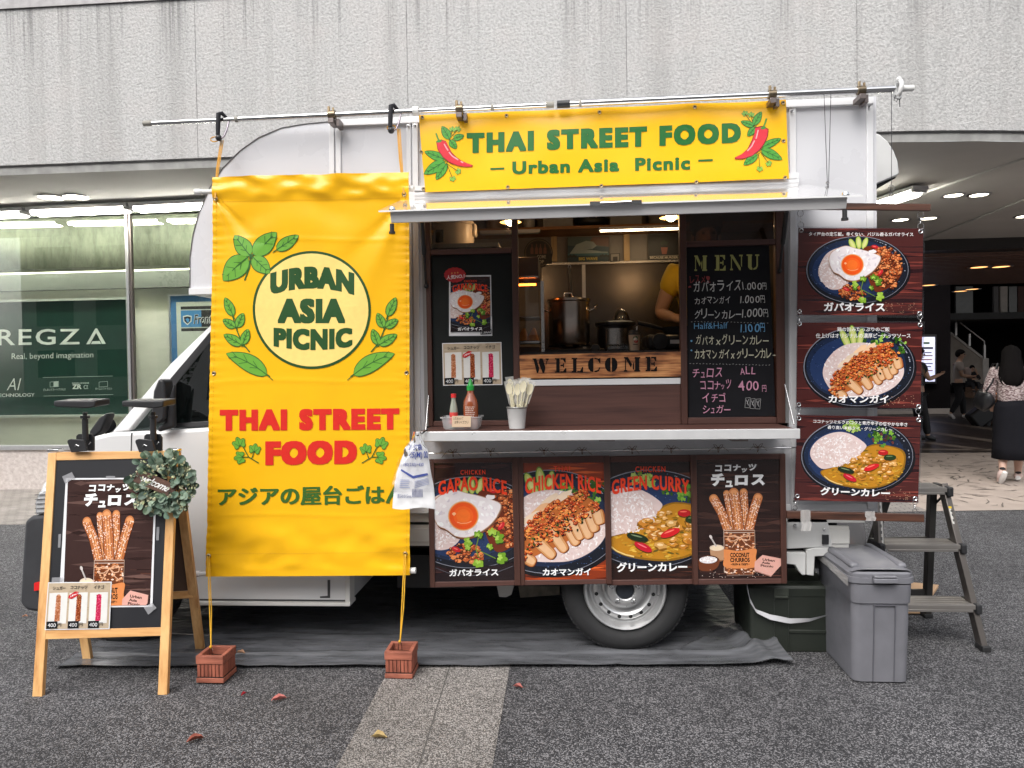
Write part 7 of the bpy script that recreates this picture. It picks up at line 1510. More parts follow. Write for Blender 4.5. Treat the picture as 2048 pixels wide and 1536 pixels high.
t, c, h_ = bottle(942, 757, 850, "chilli_sauce_bottle", "tall red chilli sauce bottle with green nozzle cap in the tub", [("bottle_body", [(.001, 0), (.034, 0), (.036, .02), (.036, .46), (.032, .56), (.016, .70), (.015, .76)], mat("sauce_red", (.27, .065, .022), .15, coat=1., var=.06)), ("cap", [(.017, .76), (.018, .85), (.012, .87), (.010, .91), (.004, .985), (.001, 1)], mat("cap_green", (.02, .30, .05), .35))], None)
a = Art(lambda x, y, off=0.: Vector((c.x+math.sin(x)*(.0363+off), Yt-math.cos(x)*(.0363+off), zcw+.004+y)), step=1e-6, start=.0002); R = random.Random(6)
for k in range(13):
    y = h_*.44-k*.0085; x = -.62
    while x < .5: L_ = R.uniform(.05, .2); a.poly([(x, y), (x+L_, y), (x+L_, y-.004), (x, y-.004)], (.62, .50, .44)); x += L_+.06
build("label_print", a, vcol("tin_print"), t)
# ================================================================ PACK OF BAGS ON THE COUNTER'S END
Yb = 3.20; t = thing("carrier_bag_pack", "hanging pack of white carrier bags in a printed clear sleeve at the counter's left end", "bag pack", W(828, 1020, Yb))
ol = [(835, 872, 7), (834, 885, 12), (833, 900, 22), (830, 920, 29), (828, 945, 35), (828, 970, 39), (828, 1000, 41), (828, 1017, 42.5)]
def bagpt(u, v, s_):
    f = v*(len(ol)-1); i = min(int(f), len(ol)-2); q = f-i; cx, cy, w = [ol[i][k]*(1-q)+ol[i+1][k]*q for k in range(3)]
    th = .004+.020*max(0, math.sin(math.pi*u))**.6*(1-.3*v); y = Yb-s_*th+.006*nz(u*4, v*5, 3)*(1 if s_ > 0 else 0)+.003*nz(u*12, v*9, 8); return W(cx-w+2*w*u+(u-.5)*2*math.sin(v*9)*1, cy+(2*math.sin(u*7) if v > .9 else 0), y)
mb = MB(); mb.grid(lambda u, v: bagpt(u, v, 1), 24, 30); mb.grid(lambda u, v: bagpt(u, v, -1), 24, 30); build("bags", mb, mat("bag_white", (.74, .74, .75), .45, var=.02), t, smooth=60)
mb = MB(); mb.grid(lambda u, v: bagpt(u*1.16-.08, v*.78, 1.15)+Vector((0, -.006+.010*nz(u*6, v*9, 14), .02*max(0, .12-v)*8)), 24, 30); build("clear_sleeve", mb, glass("sleeve_clear", (.95, .95, .96), 1.8, .12), t, smooth=60)
bl_ = "#4a5aa4"; inv = lambda u, v, off=0.: bagpt(u/100, v/100, 1.05)+Vector((0, -.003-off, 0))
a = Art(inv, step=4e-6)
a.text("レジ袋", (14, 17, 78, 29), bl_, .02); a.text("45(M)", (24, 31, 76, 42), bl_, .02); a.text("00", (82, 30, 98, 40), bl_, .02); a.text("180(230)×430", (14, 46, 80, 51), bl_, .0)
a.poly([(10, 53), (48, 61), (90, 57.5), (90.5, 60), (48, 64), (10, 55)], bl_)
for k in range(5): a.poly([(14, 65+k*2), (14+R.uniform(18, 30), 65.3+k*2), (38, 66+k*2), (14, 66+k*2)], "#b4bad6"); a.poly([(52, 67+k*1.6), (90, 63+k*1.6), (90, 63.7+k*1.6), (52, 67.8+k*1.6)], "#b4bad6")
for k in range(9): a.poly([(46+k*3, 75), (46+k*3+R.uniform(.8, 1.8), 75), (46+k*3+1.4, 83), (46+k*3, 83)], "#6a7098")
a.text("厚み0.015mm", (10, 80, 44, 84), "#6a7098", .0); build("sleeve_print", a, vcol("tin_print", .4), t)
mb = MB(); mb.tube([W(855, 859, T-.31), W(845, 866, T-.33), W(833, 873, Yb-.01)], .004, 8); mb.tube([W(820, 888, Yb-.01), W(816, 889, Yb-.01)], .005, 8); build("hook_clip", mb, M_DARK, t, smooth=60)
# ================================================================ TARP UNDER THE TRUCK
mt, nt, p = newmat("tarp_sheet"); v = coords(nt, (.5, 3, 1)); n = noise(nt, v, 6, 6, .6)
nt.links.new(ramp(nt, n, [(.35, (.065, .067, .072)), (.65, (.14, .143, .155))]), p.inputs["Base Color"]); p.inputs["Roughness"].default_value = .22; p.inputs["Specular IOR Level"].default_value = 1.
bump(nt, p, math_(nt, 'ADD', noise(nt, coords(nt, (.8, 4, 1)), 7, 5, .6), math_(nt, 'MULTIPLY', noise(nt, coords(nt), 26, 3), .3)), .22, .02)
fl_, frt = G(116, 1341), G(1583, 1336)
def tarp(u, v):
    x = -2.47+3.5*u; yf = fl_.y+(frt.y-fl_.y)*u+.018*nz(u*9, 1)+.02*math.exp(-((u-.97)/.02)**2)
    y = yf+(5.35-yf)*v**1.5; q = y-yf
    if u > .93: x -= (u-.93)/.07*min(.10, q*.25)
    z = .010+.003*nz(x*3.1, y*5, 2)+.002*nz(x*8, y*9, 5)
    z += .003*max(0, 1-9*abs(nz(x*1.7, y*3.2, 11)))**2+.003*max(0, 1-10*abs(nz(x*2.6+3, y*2.2, 17)))**2
    z += .016*math.exp(-(q/.012)**2)*(.7+.5*nz(u*20, 3)); z += .012*math.exp(-((q-.165-.01*nz(x*2, 3))/.010)**2)+.008*math.exp(-((q-.42-.05*nz(x*1.4, 7))/.014)**2)
    r = max(0, (u-.90)/.10); z += .085*r*r*math.exp(-((q-.30)/.22)**2); z += .03*math.exp(-((x-.93+.32*(y-3.45))/.035)**2)*math.exp(-((q-.22)/.2)**2)*(u > .8)
    z += .012*math.exp(-((x-.55-.9*(y-3.6))/.02)**2)*math.exp(-((q-.3)/.15)**2)
    z = max(.0075, z)
    if v > .86: w = (v-.86)/.14; z += .52*w; y = min(y, 5.0)+.03*nz(x*4, w*3, 8)
    return Vector((x, y, z))
tp = MB(); tp.grid(tarp, 240, 110)
build("tarp", tp, mt, smooth=180, label="black plastic tarp spread on the asphalt under the food truck", cat="tarp")
# ================================================================ GREY BIN
BX, BY = G(1712, 1366), G(1660, 1302); M_BIN = mat("bin_grey", (.16, .16, .177), .42, var=.09, vs=9, bmp=.03, bs=300)
x0, x1 = G(1708, 1367).x, G(1817, 1367).x; yA = G(1760, 1367).y; yB = yA+.43; cx, cy = (x0+x1)/2, (yA+yB)/2
zt = W(1750, 1150, yA).z; hw0, hd0 = (x1-x0)/2, (yB-yA)/2
bt_ = thing("rubbish_bin", "grey plastic lidded bin standing in front of the green box and ladder", "bin", (cx, cy, 0))
mb = MB(); ks = [(1.0, .008, .035), (1.0, .02, .035), (1.04, .26, .035), (1.045, .355, .036), (1.075, .36, .036), (1.10, zt-.035, .038)]
loft(mb, [R3(cx, cy-(k-1)*.05, hw0*k, hd0*k, r, z) for k, z, r in [(.97, .003, .03)]+[(a_, b_, c_) for a_, b_, c_ in ks]])
build("bin_body", mb, M_BIN, bt_, smooth=35)
mb = MB(); 
for xx in (.34, .72): X = x0+(x1-x0)*xx; mb.prism([(X, yA-.004, .012), (X+.003, yA-.004, .012), (X+.004, yA-.020, .352), (X+.001, yA-.020, .352)], (0, .006, 0))
mb.prism([(x0+(x1-x0)*.34, yA-.021, .35), (x0+(x1-x0)*.72, yA-.021, .35), (x0+(x1-x0)*.72, yA-.021, .354), (x0+(x1-x0)*.34, yA-.021, .354)], (0, .006, 0))
pieces("moulded_line", mb, mat("bin_line", (.10, .10, .115), .5), bt_)
K = 1.12; yo = cy-.006
mb = MB(); loft(mb, [R3(cx, yo, hw0*K, hd0*1.06, .04, zt-.034), R3(cx, yo, hw0*1.2, hd0*1.10, .045, zt-.03), R3(cx, yo, hw0*1.2, hd0*1.10, .045, zt-.006), R3(cx, yo, hw0*1.15, hd0*1.07, .04, zt-.004)], True, True); build("rim", mb, M_BIN, bt_, smooth=35)
mb = MB(); loft(mb, [R3(cx, yo, hw0*1.17, hd0*1.08, .045, zt-.003), R3(cx, yo, hw0*1.17, hd0*1.08, .045, zt+.010), R3(cx, yo, hw0*1.10, hd0*1.04, .04, zt+.018)], True, False)
def lidz(u, v): r_ = math.sin(math.pi*min(1, max(0, v*.9+.05)))**.5; return Vector((cx-hw0*1.10+hw0*2.2*u, yo-hd0*1.04+hd0*2.08*v, zt+.018+.026*r_*(1-(2*u-1)**6)))
mb.grid(lidz, 10, 14); build("lid", mb, M_BIN, bt_, smooth=35)
mb = MB(); 
for sx in (-1, 1): mb.box(cx+sx*hw0*.86-.02, cx+sx*hw0*.86+.02, yo-hd0*.88, yo+hd0*.88, zt+.018, zt+.046)
pieces("lid_rib", mb, M_BIN, bt_, bevel=.012)
mb = MB(); mb.box(cx-hw0*.42, cx+hw0*.42, yA-.055, yA-.03, zt-.022, zt-.002); mb.box(cx-hw0*.40, cx+hw0*.40, yA-.052, yA-.028, zt-.0, zt+.008); build("front_grip", mb, M_BIN, bt_, bevel=.003)
mb = MB(); X = cx-hw0*1.205; mb.grid(lambda u, v: Vector((X-.006-.004*math.sin(u*5)+.002*nz(u*9, v*4), yA-.02+.40*u, zt-.004-.040*v*(1-.3*u)+.010*math.sin(u*3.1))), 14, 4); build("clear_tape", mb, mat("tape_clear", (.62, .60, .58), .25, alpha=.55), bt_)
# ================================================================ GREEN STORAGE BOX
Yx = 3.60; x0, x1 = W(1500, 1310, Yx).x, W(1668, 1310, Yx).x; zt2 = W(1580, 1172, Yx).z; M_OLV = mat("olive_plastic", (.020, .024, .019), .45, var=.1, vs=8, bmp=.08, bs=200)
bx_ = thing("storage_box", "dark olive lidded storage box with a pale strap beside the grey bin", "box", ((x0+x1)/2, Yx+.2, 0)); cx, cy, hw, hd = (x0+x1)/2, Yx+.19, (x1-x0)/2, .19
mb = MB(); loft(mb, [R3(cx, cy, hw*.97, hd*.97, .02, .004), R3(cx, cy, hw, hd, .02, zt2-.05)], True, True); build("box_body", mb, M_OLV, bx_, smooth=35)
mb = MB(); loft(mb, [R3(cx, cy, hw*1.02, hd*1.02, .022, zt2-.049), R3(cx, cy, hw*1.03, hd*1.03, .022, zt2-.012), R3(cx, cy, hw*.98, hd*.98, .03, zt2)], True, True); mb.box(cx-hw*.8, cx+hw*.8, cy-hd*.7, cy+hd*.7, zt2+.0005, zt2+.008); build("lid", mb, M_OLV, bx_, smooth=35)
mb = MB(); mb.box(cx-hw*.42, cx-hw*.08, cy-hd*1.05, cy-hd*1.031, zt2-.06, zt2-.008); mb.box(cx-hw*.40, cx-hw*.10, cy-hd*1.08, cy-hd*1.051, zt2-.056, zt2-.046); build("latch", mb, mat("latch_olive", (.055, .062, .05), .35), bx_, bevel=.003)
mb = MB(); mb.box(cx-hw*.42, cx-hw*.405, cy-hd*1.012, cy-hd*.985, .02, zt2-.065); mb.box(cx-hw*.08, cx-hw*.065, cy-hd*1.012, cy-hd*.985, .02, zt2-.065); pieces("moulded_rib", mb, M_OLV, bx_, bevel=.002)
mb = MB(); z_ = W(1590, 1262, Yx).z; mb.box(cx-hw*.05, cx+hw*.9, cy-hd*1.008, cy-hd*.98, z_-.012, z_+.006); build("grip_recess", mb, M_OLV, bx_, bevel=.004)
pts = [(1494, 1172), (1500, 1200), (1512, 1222), (1540, 1234), (1580, 1242), (1620, 1240), (1662, 1228)]; mb = MB(); N = len(pts)-1
def strap(u, v):
    f = u*N; i = min(int(f), N-1); q = f-i; x, y = [pts[i][k]*(1-q)+pts[i+1][k]*q for k in (0, 1)]; tw = math.cos(u*5)*.8; return W(x, y, Yx-.022)+Vector((0, .006*math.sin(u*5)*(v-.5)*2, (v-.5)*.030*(.4+.6*abs(tw))))
mb.grid(strap, 40, 3); build("carry_strap", mb, mat("strap_white", (.55, .55, .57), .6, bmp=.2, bs=300), bx_, smooth=60)
# ================================================================ STEP LADDER
ld = thing("step_ladder", "dark grey aluminium step ladder standing behind the grey bin", "ladder", (1.9, 3.95, 0)); M_LAD = mat("ladder_bronze", (.145, .13, .12), .35, .7, var=.06); M_LADD = mat("ladder_dark", (.045, .042, .04), .45, .3)
Yt0, Yt1 = 3.93, 3.66
fr0, fr1 = G(1966, 1300), W(1885, 968, Yt0); flt = W(1752, 972, Yt0); flb = Vector((fr0.x-.46, fr0.y, 0))
mb = MB(); mb.bar(fr0, fr1, .030, .055, (0, 1, 0)); mb.bar(flb, flt, .030, .055, (0, 1, 0)); pieces("front_rail", mb, M_LAD, ld, bevel=.003)
bR, bL = G(1853, 1234), G(1853, 1234)+Vector((-.42, .0, 0)); tR, tL = W(1864, 985, Yt0+.06), W(1775, 990, Yt0+.06)
mb = MB(); mb.bar(bR, tR, .034, .045, (0, 1, 0)); mb.bar(bL, tL, .034, .045, (0, 1, 0)); pieces("rear_leg", mb, M_LADD, ld, bevel=.003)
mb = MB(); A = tR.lerp(bR, .38); B = tL.lerp(bL, .38); mb.bar(A, B, .05, .02, (0, 1, 0)); A = tR.lerp(bR, .80); B = tL.lerp(bL, .80); mb.bar(A, B, .04, .02, (0, 1, 0)); pieces("rear_brace", mb, M_LADD, ld, bevel=.002)
def step(t_, d, ext):
    L_, R_ = flt.lerp(flb, t_), fr1.lerp(fr0, t_); z = L_.z; y = L_.y
    mb = MB(); mb.box(L_.x+.008, R_.x-.008, y-d*.4, y+d*.6, z-.022, z); 
    for k in range(5): yy = y-d*.36+d*.9*k/4; mb.box(L_.x+.02, R_.x-.02, yy, yy+.006, z+.0005, z+.003)
    mb.box(L_.x+.02, R_.x-.02, y-d*.4-.002, y-d*.4+.006, z-.034, z-.0225); build("step", mb, mat("step_grey", (.30, .28, .26), .38, .7, var=.05), ld, bevel=.003)
    mb = MB(); 
    for X, sg in ((L_.x, -1), (R_.x, 1)): mb.box(*sorted((X-sg*.006, X+sg*.022)), y-d*.44, y+d*.62, z-.045, z+.004)
    pieces("step_end", mb, M_PLAST, ld, bevel=.006)
step(.0, .16, 0); step(.36, .14, 0); step(.72, .14, 0)
mb = MB(); 
for q_ in (fr0, flb): mb.box(q_.x-.02, q_.x+.022, q_.y-.035, q_.y+.035, .001, .028)
for q_ in (bR, bL): mb.box(q_.x-.022, q_.x+.022, q_.y-.03, q_.y+.03, .001, .025)
pieces("rubber_foot", mb, M_RUBBER, ld, bevel=.004)
mb = MB(); mb.bar(fr1.lerp(fr0, .09)+Vector((.0, .04, 0)), tR.lerp(bR, .12), .012, .004, (1, 0, 0)); mb.bar(flt.lerp(flb, .09)+Vector((0, .04, 0)), tL.lerp(bL, .12), .012, .004, (1, 0, 0)); pieces("stay", mb, M_LADD, ld)
a = Art(lambda x, y, off=0.: (fr1.lerp(fr0, y)+Vector((0, -.0285-off, 0))+Vector((x*.011, 0, 0))), step=1e-4, start=.0004)
a.poly([(-1, .15), (1, .15), (1, .245), (-1, .245)], "#c9c6c0"); a.poly([(-1, .135), (1, .135), (1, .149), (-1, .149)], "#d8b818"); a.poly([(-.6, .16), (.6, .16), (.6, .17), (-.6, .17)], "#3a3836"); a.poly([(-.4, .18), (.5, .19), (.3, .2), (-.5, .195)], "#4a4846"); a.poly([(-.6, .215), (.6, .215), (.6, .23), (-.6, .23)], "#55524e"); build("warning_label", a, vcol("tin_print"), ld)
a = Art(lambda x, y, off=0.: (flt.lerp(flb, y)+Vector((0, -.0285-off, 0))+Vector((x*.011, 0, 0))), step=1e-4, start=.0004); a.poly([(-1, .1), (1, .1), (1, .36), (-1, .36)], "#c9c6c0")
for k in range(6): a.poly([(-.5, .12+k*.04), (.5, .12+k*.04), (.5, .14+k*.04), (-.5, .14+k*.04)], "#4a4846")
build("warning_label", a, vcol("tin_print"), ld)
t = thing("cardboard_sheet", "flattened brown cardboard sheet lying on the asphalt behind the ladder", "cardboard", G(1830, 1215)); q = [G(1790, 1230), G(1840, 1230), G(1877, 1178), G(1815, 1172)]; mb = MB(); mb.prism([p_+Vector((0, 0, .006)) for p_ in q], (0, 0, .008)); build("sheet", mb, mat("cardboard", (.42, .27, .16), .8, var=.08), t, bevel=.002); mb = MB(); mb.prism([p_+Vector((.01, .015, .0155)) for p_ in q], (0, 0, .007)); build("flap", mb, mat("cardboard", (.42, .27, .16), .8), t, bevel=.002)
# plastic bags behind the bin
t = thing("plastic_sack", "translucent plastic sack with pale contents hanging behind the grey bin's lid", "plastic bag", W(1690, 1190, 3.95)); c = W(1693, 1075, 3.95); mb = MB(); mb.sphere(c, .115, 24, sc=(.85, .5, 1.35))
for v_ in mb.v: v_ += Vector((.035*nz(v_.x*11, v_.z*11, 1), .02*nz(v_.x*14, v_.z*9, 6), .02*nz(v_.x*9, v_.z*9, 3)))
build("sack", mb, mat("sack_film", (.62, .60, .60), .2, alpha=.42, var=.05), t, smooth=60); mb = MB(); mb.sphere(c+Vector((-.01, .01, -.05)), .07, 14, sc=(.8, .5, .9)); build("contents", mb, mat("sack_contents", (.55, .40, .33), .7, var=.3, vs=20), t, smooth=60)
# fallen leaves
for i_, (x, y, L_, an, col, lab) in enumerate(((558, 1403, .062, .5, "#b56a62", "curled pinkish brown leaf between the two crates on the asphalt"), (488, 1393, .032, 1.2, "#a02a35", "small dark red leaf on the asphalt left of the pinkish leaf"), (390, 1484, .06, .7, "#8a4a3a", "brown leaf at the bottom left of the asphalt"), (758, 1479, .062, 0, "#a8905c", "tan leaf lying on the pale road strip"), (1036, 1378, .045, -.3, "#a05a52", "reddish crumpled leaf beside the pale strip's right edge"), (482, 1316, .045, 0, "#9a7458", "pale brown leaf on the tarp beside the left crate"), (50, 1236, .03, .2, "#a8785c", "small tan leaf on the asphalt below the bumper"))):
    c = G(x, y); R = random.Random(i_); d = Vector((math.cos(an), math.sin(an), 0)); n = Vector((-d.y, d.x, 0)); z0 = .022 if i_ == 5 else .0065
    f = lambda u, v: c+d*(u-.5)*L_+n*(v-.5)*L_*.42*math.sin(math.pi*min(.97, max(.03, u)))**.7+Vector((0, 0, z0+L_*.30*(2*v-1)**2*math.sin(math.pi*u)+.006*nz(u*4, v*3, i_)+.004))
    t = thing("fallen_leaf", lab, "leaf", (c.x, c.y, 0), "fallen leaves"); mb = MB(); mb.grid(f, 10, 6); build("blade", mb, mat("leaf_"+col[1:], col, .6, var=.25, vs=60), t, smooth=60); mb = MB(); mb.tube([f(.9, .5), f(1, .5)+d*.008, f(1, .5)+d*.016+n*.003], .0007, 5); build("stalk", mb, mat("stalk_brown", (.12, .06, .04), .7), t)
# ================================================================ WREATH ON THE EASEL
wc = E(335, 967, .028); ex = (E(345, 967)-E(325, 967)).normalized(); ey = (E(335, 957)-E(335, 977)).normalized()
wr = thing("wreath", "green eucalyptus wreath with a wooden welcome plaque hung on the easel's corner", "wreath", wc); Rw = .090
mb = MB(); mb.tube([wc+ex*(Rw*math.cos(a_))+ey*(Rw*math.sin(a_)) for a_ in [2*math.pi*k/40 for k in range(40)]], .007, 8, closed=True); build("twig_ring", mb, mat("twig_brown", (.10, .065, .04), .8), wr, smooth=60)
R = random.Random(12); mb = MB(); ms = MB(); mf = MB()
LG = [(.085, .135, .095), (.13, .18, .13), (.06, .10, .07), (.17, .22, .16), (.10, .15, .09)]
for k in range(430):
    a_ = R.uniform(0, 6.283); rr_ = Rw+R.uniform(-.052, .044); c = wc+ex*(rr_*math.cos(a_))+ey*(rr_*math.sin(a_))+En*R.uniform(-.01, .042)
    d = (ex*math.cos(a_+R.uniform(-1.4, 1.4))+ey*math.sin(a_+R.uniform(-1.4, 1.4))+En*R.uniform(-.2, .7)).normalized(); s_ = d.cross(En+ex*R.uniform(-.5, .5)+ey*R.uniform(-.5, .5)).normalized(); nn = d.cross(s_)
    big = R.random() < .45; L_ = R.uniform(.030, .046) if big else R.uniform(.014, .022); w = L_*(.40 if big else .26)
    pts = [c+d*(L_*.5*(1-math.cos(t_)))+s_*(w*math.sin(t_)*(1 if t_ < math.pi else 1))+nn*(.004*math.cos(2*t_)) for t_ in [2*math.pi*j/10 for j in range(10)]]; col = mul(R.choice(LG), R.uniform(.85, 1.5))
    if not big and R.random() < .55: col = mul((.36, .38, .21), R.uniform(.8, 1.4))
    mb.add(pts+[c+d*L_*.45+nn*.002], [(j, (j+1) % 10, 10) for j in range(10)], 0, col)
for k in range(16):   # sprigs sticking out
    a_ = R.uniform(-1.2, 2.2) if k < 11 else R.uniform(0, 6.28); b0 = wc+ex*(Rw*math.cos(a_))+ey*(Rw*math.sin(a_))+En*.01; dv = (ex*math.cos(a_+R.uniform(-.5, .5))+ey*math.sin(a_+R.uniform(-.5, .5))+En*.2).normalized(); L_ = R.uniform(.05, .085)
    ms.tube([b0, b0+dv*L_], .0012, 5)
    for j in range(7):
        c = b0+dv*L_*(.3+.1*j); s_ = dv.cross(En).normalized()*(1 if j % 2 else -1); d = (dv*.5+s_+En*R.uniform(-.3, .5)).normalized(); w = dv.cross(d).normalized().cross(d)*.005; l2 = .016
        mb.add([c, c+d*l2*.4+w, c+d*l2, c+d*l2*.4-w], [(0, 1, 2, 3)], 0, mul((.33, .35, .20), R.uniform(.7, 1.4)))
for k in range(60):
    a_ = R.uniform(0, 6.283); rr_ = Rw+R.uniform(-.03, .05); c = wc+ex*(rr_*math.cos(a_))+ey*(rr_*math.sin(a_))+En*R.uniform(.015, .042)
    for j in range(3): mf.sphere(c+Vector((R.uniform(-.006, .006), R.uniform(-.003, .003), R.uniform(-.006, .006))), R.uniform(.003, .0055), 6, 0, mul((.52, .50, .33), R.uniform(.7, 1.2)))
build("foliage", mb, vcol("wreath_leaf", .55), wr); build("sprig", ms, mat("twig_brown", (.10, .065, .04), .8), wr); build("buds", mf, vcol("wreath_bud", .6), wr)
pq = [E(*q_, .062) for q_ in ((290.5, 938.5), (370, 972), (354, 994.5), (280, 963))]; mb = MB(); mb.prism(pq, -En*.008); pl = build("plaque", mb, wood("plaque_walnut", "#2e1c14", "#5a3a2a", 0, 80, .6, .08, .3), wr, bevel=.001)
a = Art(quadmap((0, 0, 100, 36), pq, .0008), step=3e-5); a.text("welcome", [(17, 7), (86, 7), (86, 27), (17, 27)], (.75, .74, .72), .018, None, .88, .35); build("lettering", a, vcol("tin_print"), pl)
# ================================================================ PEOPLE
def skin(name, nodes, edges, mt, parent, levels=2, root=0):
    """one continuous surface grown round a skeleton of (position, radius-x, radius-y)"""
    org = origin_of(parent); me = bpy.data.meshes.new(name); me.from_pydata([Vector(n[0])-org for n in nodes], edges, [])
    o = bpy.data.objects.new(name, me); COL.objects.link(o); ORG[o.name] = org; o.parent = parent; me.materials.append(mt)
    md = o.modifiers.new("skin", 'SKIN'); md.use_smooth_shade = True; sv = me.skin_vertices[0].data
    for k, n in enumerate(nodes): sv[k].radius = (n[1], n[2] if len(n) > 2 else n[1])
    sv[root].use_root = True
    if levels: s_ = o.modifiers.new("smooth", 'SUBSURF'); s_.levels = levels; s_.render_levels = levels
    return o
def figure(root, at, h, yaw, J, skin_mt, fingers=True):
    """body from joints given in head-to-foot fractions of height h (x right, y forward, z up), turned by yaw"""
    c, s_ = math.cos(yaw), math.sin(yaw)
    tr = lambda p: Vector((at[0]+(p[0]*c-p[1]*s_)*h, at[1]+(p[0]*s_+p[1]*c)*h, at[2]+p[2]*h))
    N = []; Ed = []; ix = {}
    def add(k, p, rx, ry=None, par=None):
        ix[k] = len(N); N.append((tr(p), rx*h, (ry or rx)*h))
        if par is not None: Ed.append((ix[par], ix[k]))
    add('pelvis', J['pelvis'], .075, .06); add('waist', J['waist'], .066, .055, 'pelvis'); add('chest', J['chest'], .085, .062, 'waist'); add('neck0', J['neck'], .045, .042, 'chest'); 
    hd = Vector(J['head']); nk = Vector(J['neck']); fw = Vector(J.get('face', (0, 1, 0)))
    add('neck1', nk.lerp(hd, .38), .030, .032, 'neck0'); add('jaw', nk.lerp(hd, .62)+fw*.012, .036, .042, 'neck1'); add('skull', hd+fw*.004, .046, .054, 'jaw'); add('crown', hd+Vector((0, 0, .040)), .036, .042, 'skull')
    for sd in ('l', 'r'):
        if sd+'hip' in J:
            add(sd+'hip', J[sd+'hip'], .055, .055, 'pelvis'); add(sd+'knee', J[sd+'knee'], .036, .038, sd+'hip'); k_, a_ = Vector(J[sd+'knee']), Vector(J[sd+'ankle'])
            add(sd+'calf', k_.lerp(a_, .3), .036, .037, sd+'knee'); add(sd+'ankle', a_, .021, .023, sd+'calf'); add(sd+'toe', J[sd+'toe'], .020, .015, sd+'ankle')
        if sd+'sh' in J:
            add(sd+'sh', J[sd+'sh'], .040, .040, 'chest'); e_, w_ = Vector(J[sd+'elb']), Vector(J[sd+'wr']); add(sd+'elb', e_, .026, .026, sd+'sh'); add(sd+'fore', e_.lerp(w_, .3), .026, .026, sd+'elb'); add(sd+'wr', w_, .016, .018, sd+'fore')
            d = (Vector(J.get(sd+'hand', w_+(w_-e_)*.3))-w_).normalized(); side = d.cross(Vector((0, 0, 1)))
            side = (side if side.length > .2 else Vector((1, 0, 0))).normalized(); nrm = side.cross(d)
            add(sd+'palm', w_+d*.028, .022, .012, sd+'wr')
            if fingers:
                for j, (o_, L_) in enumerate(((-.018, .038), (-.006, .045), (.006, .047), (.017, .040))):
                    b_ = w_+d*.048+side*o_; add(f'{sd}f{j}a', b_, .0062, None, sd+'palm'); add(f'{sd}f{j}b', b_+d*L_*.55+nrm*.004, .0056, None, f'{sd}f{j}a'); add(f'{sd}f{j}c', b_+d*L_*.9+nrm*.016, .0048, None, f'{sd}f{j}b')
                b_ = w_+d*.016-side*.020; add(sd+'t0', b_, .0075, None, sd+'palm'); add(sd+'t1', b_+d*.022-side*.014, .0062, None, sd+'t0')
    body = skin("body", N, Ed, skin_mt, root)
    return tr, ix, N, body
def face(root, tr, h, hd, fw, hair_mt=None):
    hd = Vector(hd); fw = Vector(fw).normalized(); rt = fw.cross(Vector((0, 0, 1)))
    mb = MB()
    for s_ in (-1, 1): mb.sphere(tr(hd+fw*.050+rt*s_*.019+Vector((0, 0, .0))), .0062*h, 8)
    pieces("eye", mb, mat("eye_dark", (.02, .015, .012), .2), root, smooth=60)
    mb = MB(); n0 = hd+fw*.056; mb.tube([tr(n0+Vector((0, 0, .004))), tr(n0+fw*.008-Vector((0, 0, .018))), tr(n0+fw*.002-Vector((0, 0, .022)))], [.006*h, .010*h, .006*h], 8); build("nose", mb, M_SKIN, root, smooth=60)
    mb = MB(); m0 = hd+fw*.050-Vector((0, 0, .036)); mb.tube([tr(m0-rt*.015), tr(m0+fw*.004), tr(m0+rt*.015)], .004*h, 6); build("mouth", mb, mat("lip", (.28, .10, .08), .5), root, smooth=60)
    mb = MB()
    for s_ in (-1, 1): mb.sphere(tr(hd+rt*s_*.050-Vector((0, 0, .006))), .013*h, 8, sc=(.5, .8, 1.2))
    pieces("ear", mb, M_SKIN, root, smooth=60)
M_SKIN = mat("skin", (.42, .25, .17), .5, var=.05); M_HAIR = mat("hair_black", (.008, .007, .007), .8, bmp=.6, bs=90, spec=.06); M_TROU = mat("trousers_black", (.014, .014, .016), .8); M_SOLE = mat("shoe_white", (.62, .58, .56), .6)
def cap_hair(root, tr, h, hd, fw, mt, down=0.01):
    mb = MB(); hd = Vector(hd); fw = Vector(fw).normalized()
    mb.sphere((0, 0, 0), 1, 16); pts = []
    rt = fw.cross(Vector((0, 0, 1)))
    for v_ in mb.v:
        q = Vector(v_); z = q.z; f_ = q.y
        lim = .25+.75*max(0, f_)*.9-.9*max(0, -f_)-down*10
        z = max(z, lim-.45); mb_ = hd+Vector((0, 0, .012))+rt*(q.x*.057)+fw*(f_*.066-.004)+Vector((0, 0, z*.068)); v_.x, v_.y, v_.z = tr(mb_)
    build("hair", mb, mt, root, smooth=70)
def shoe(root, tr, a, toe, h, mt):
    a, toe = Vector(a), Vector(toe); d = (toe-a).normalized(); mb = MB(); mb.tube([tr(a-d*.022+Vector((0, 0, -.008))), tr(a+Vector((0, 0, -.004))), tr(a.lerp(toe, .55)+Vector((0, 0, -.002))), tr(toe), tr(toe+d*.012)], [.018*h, .029*h, .027*h, .021*h, .010*h], 12); return mb
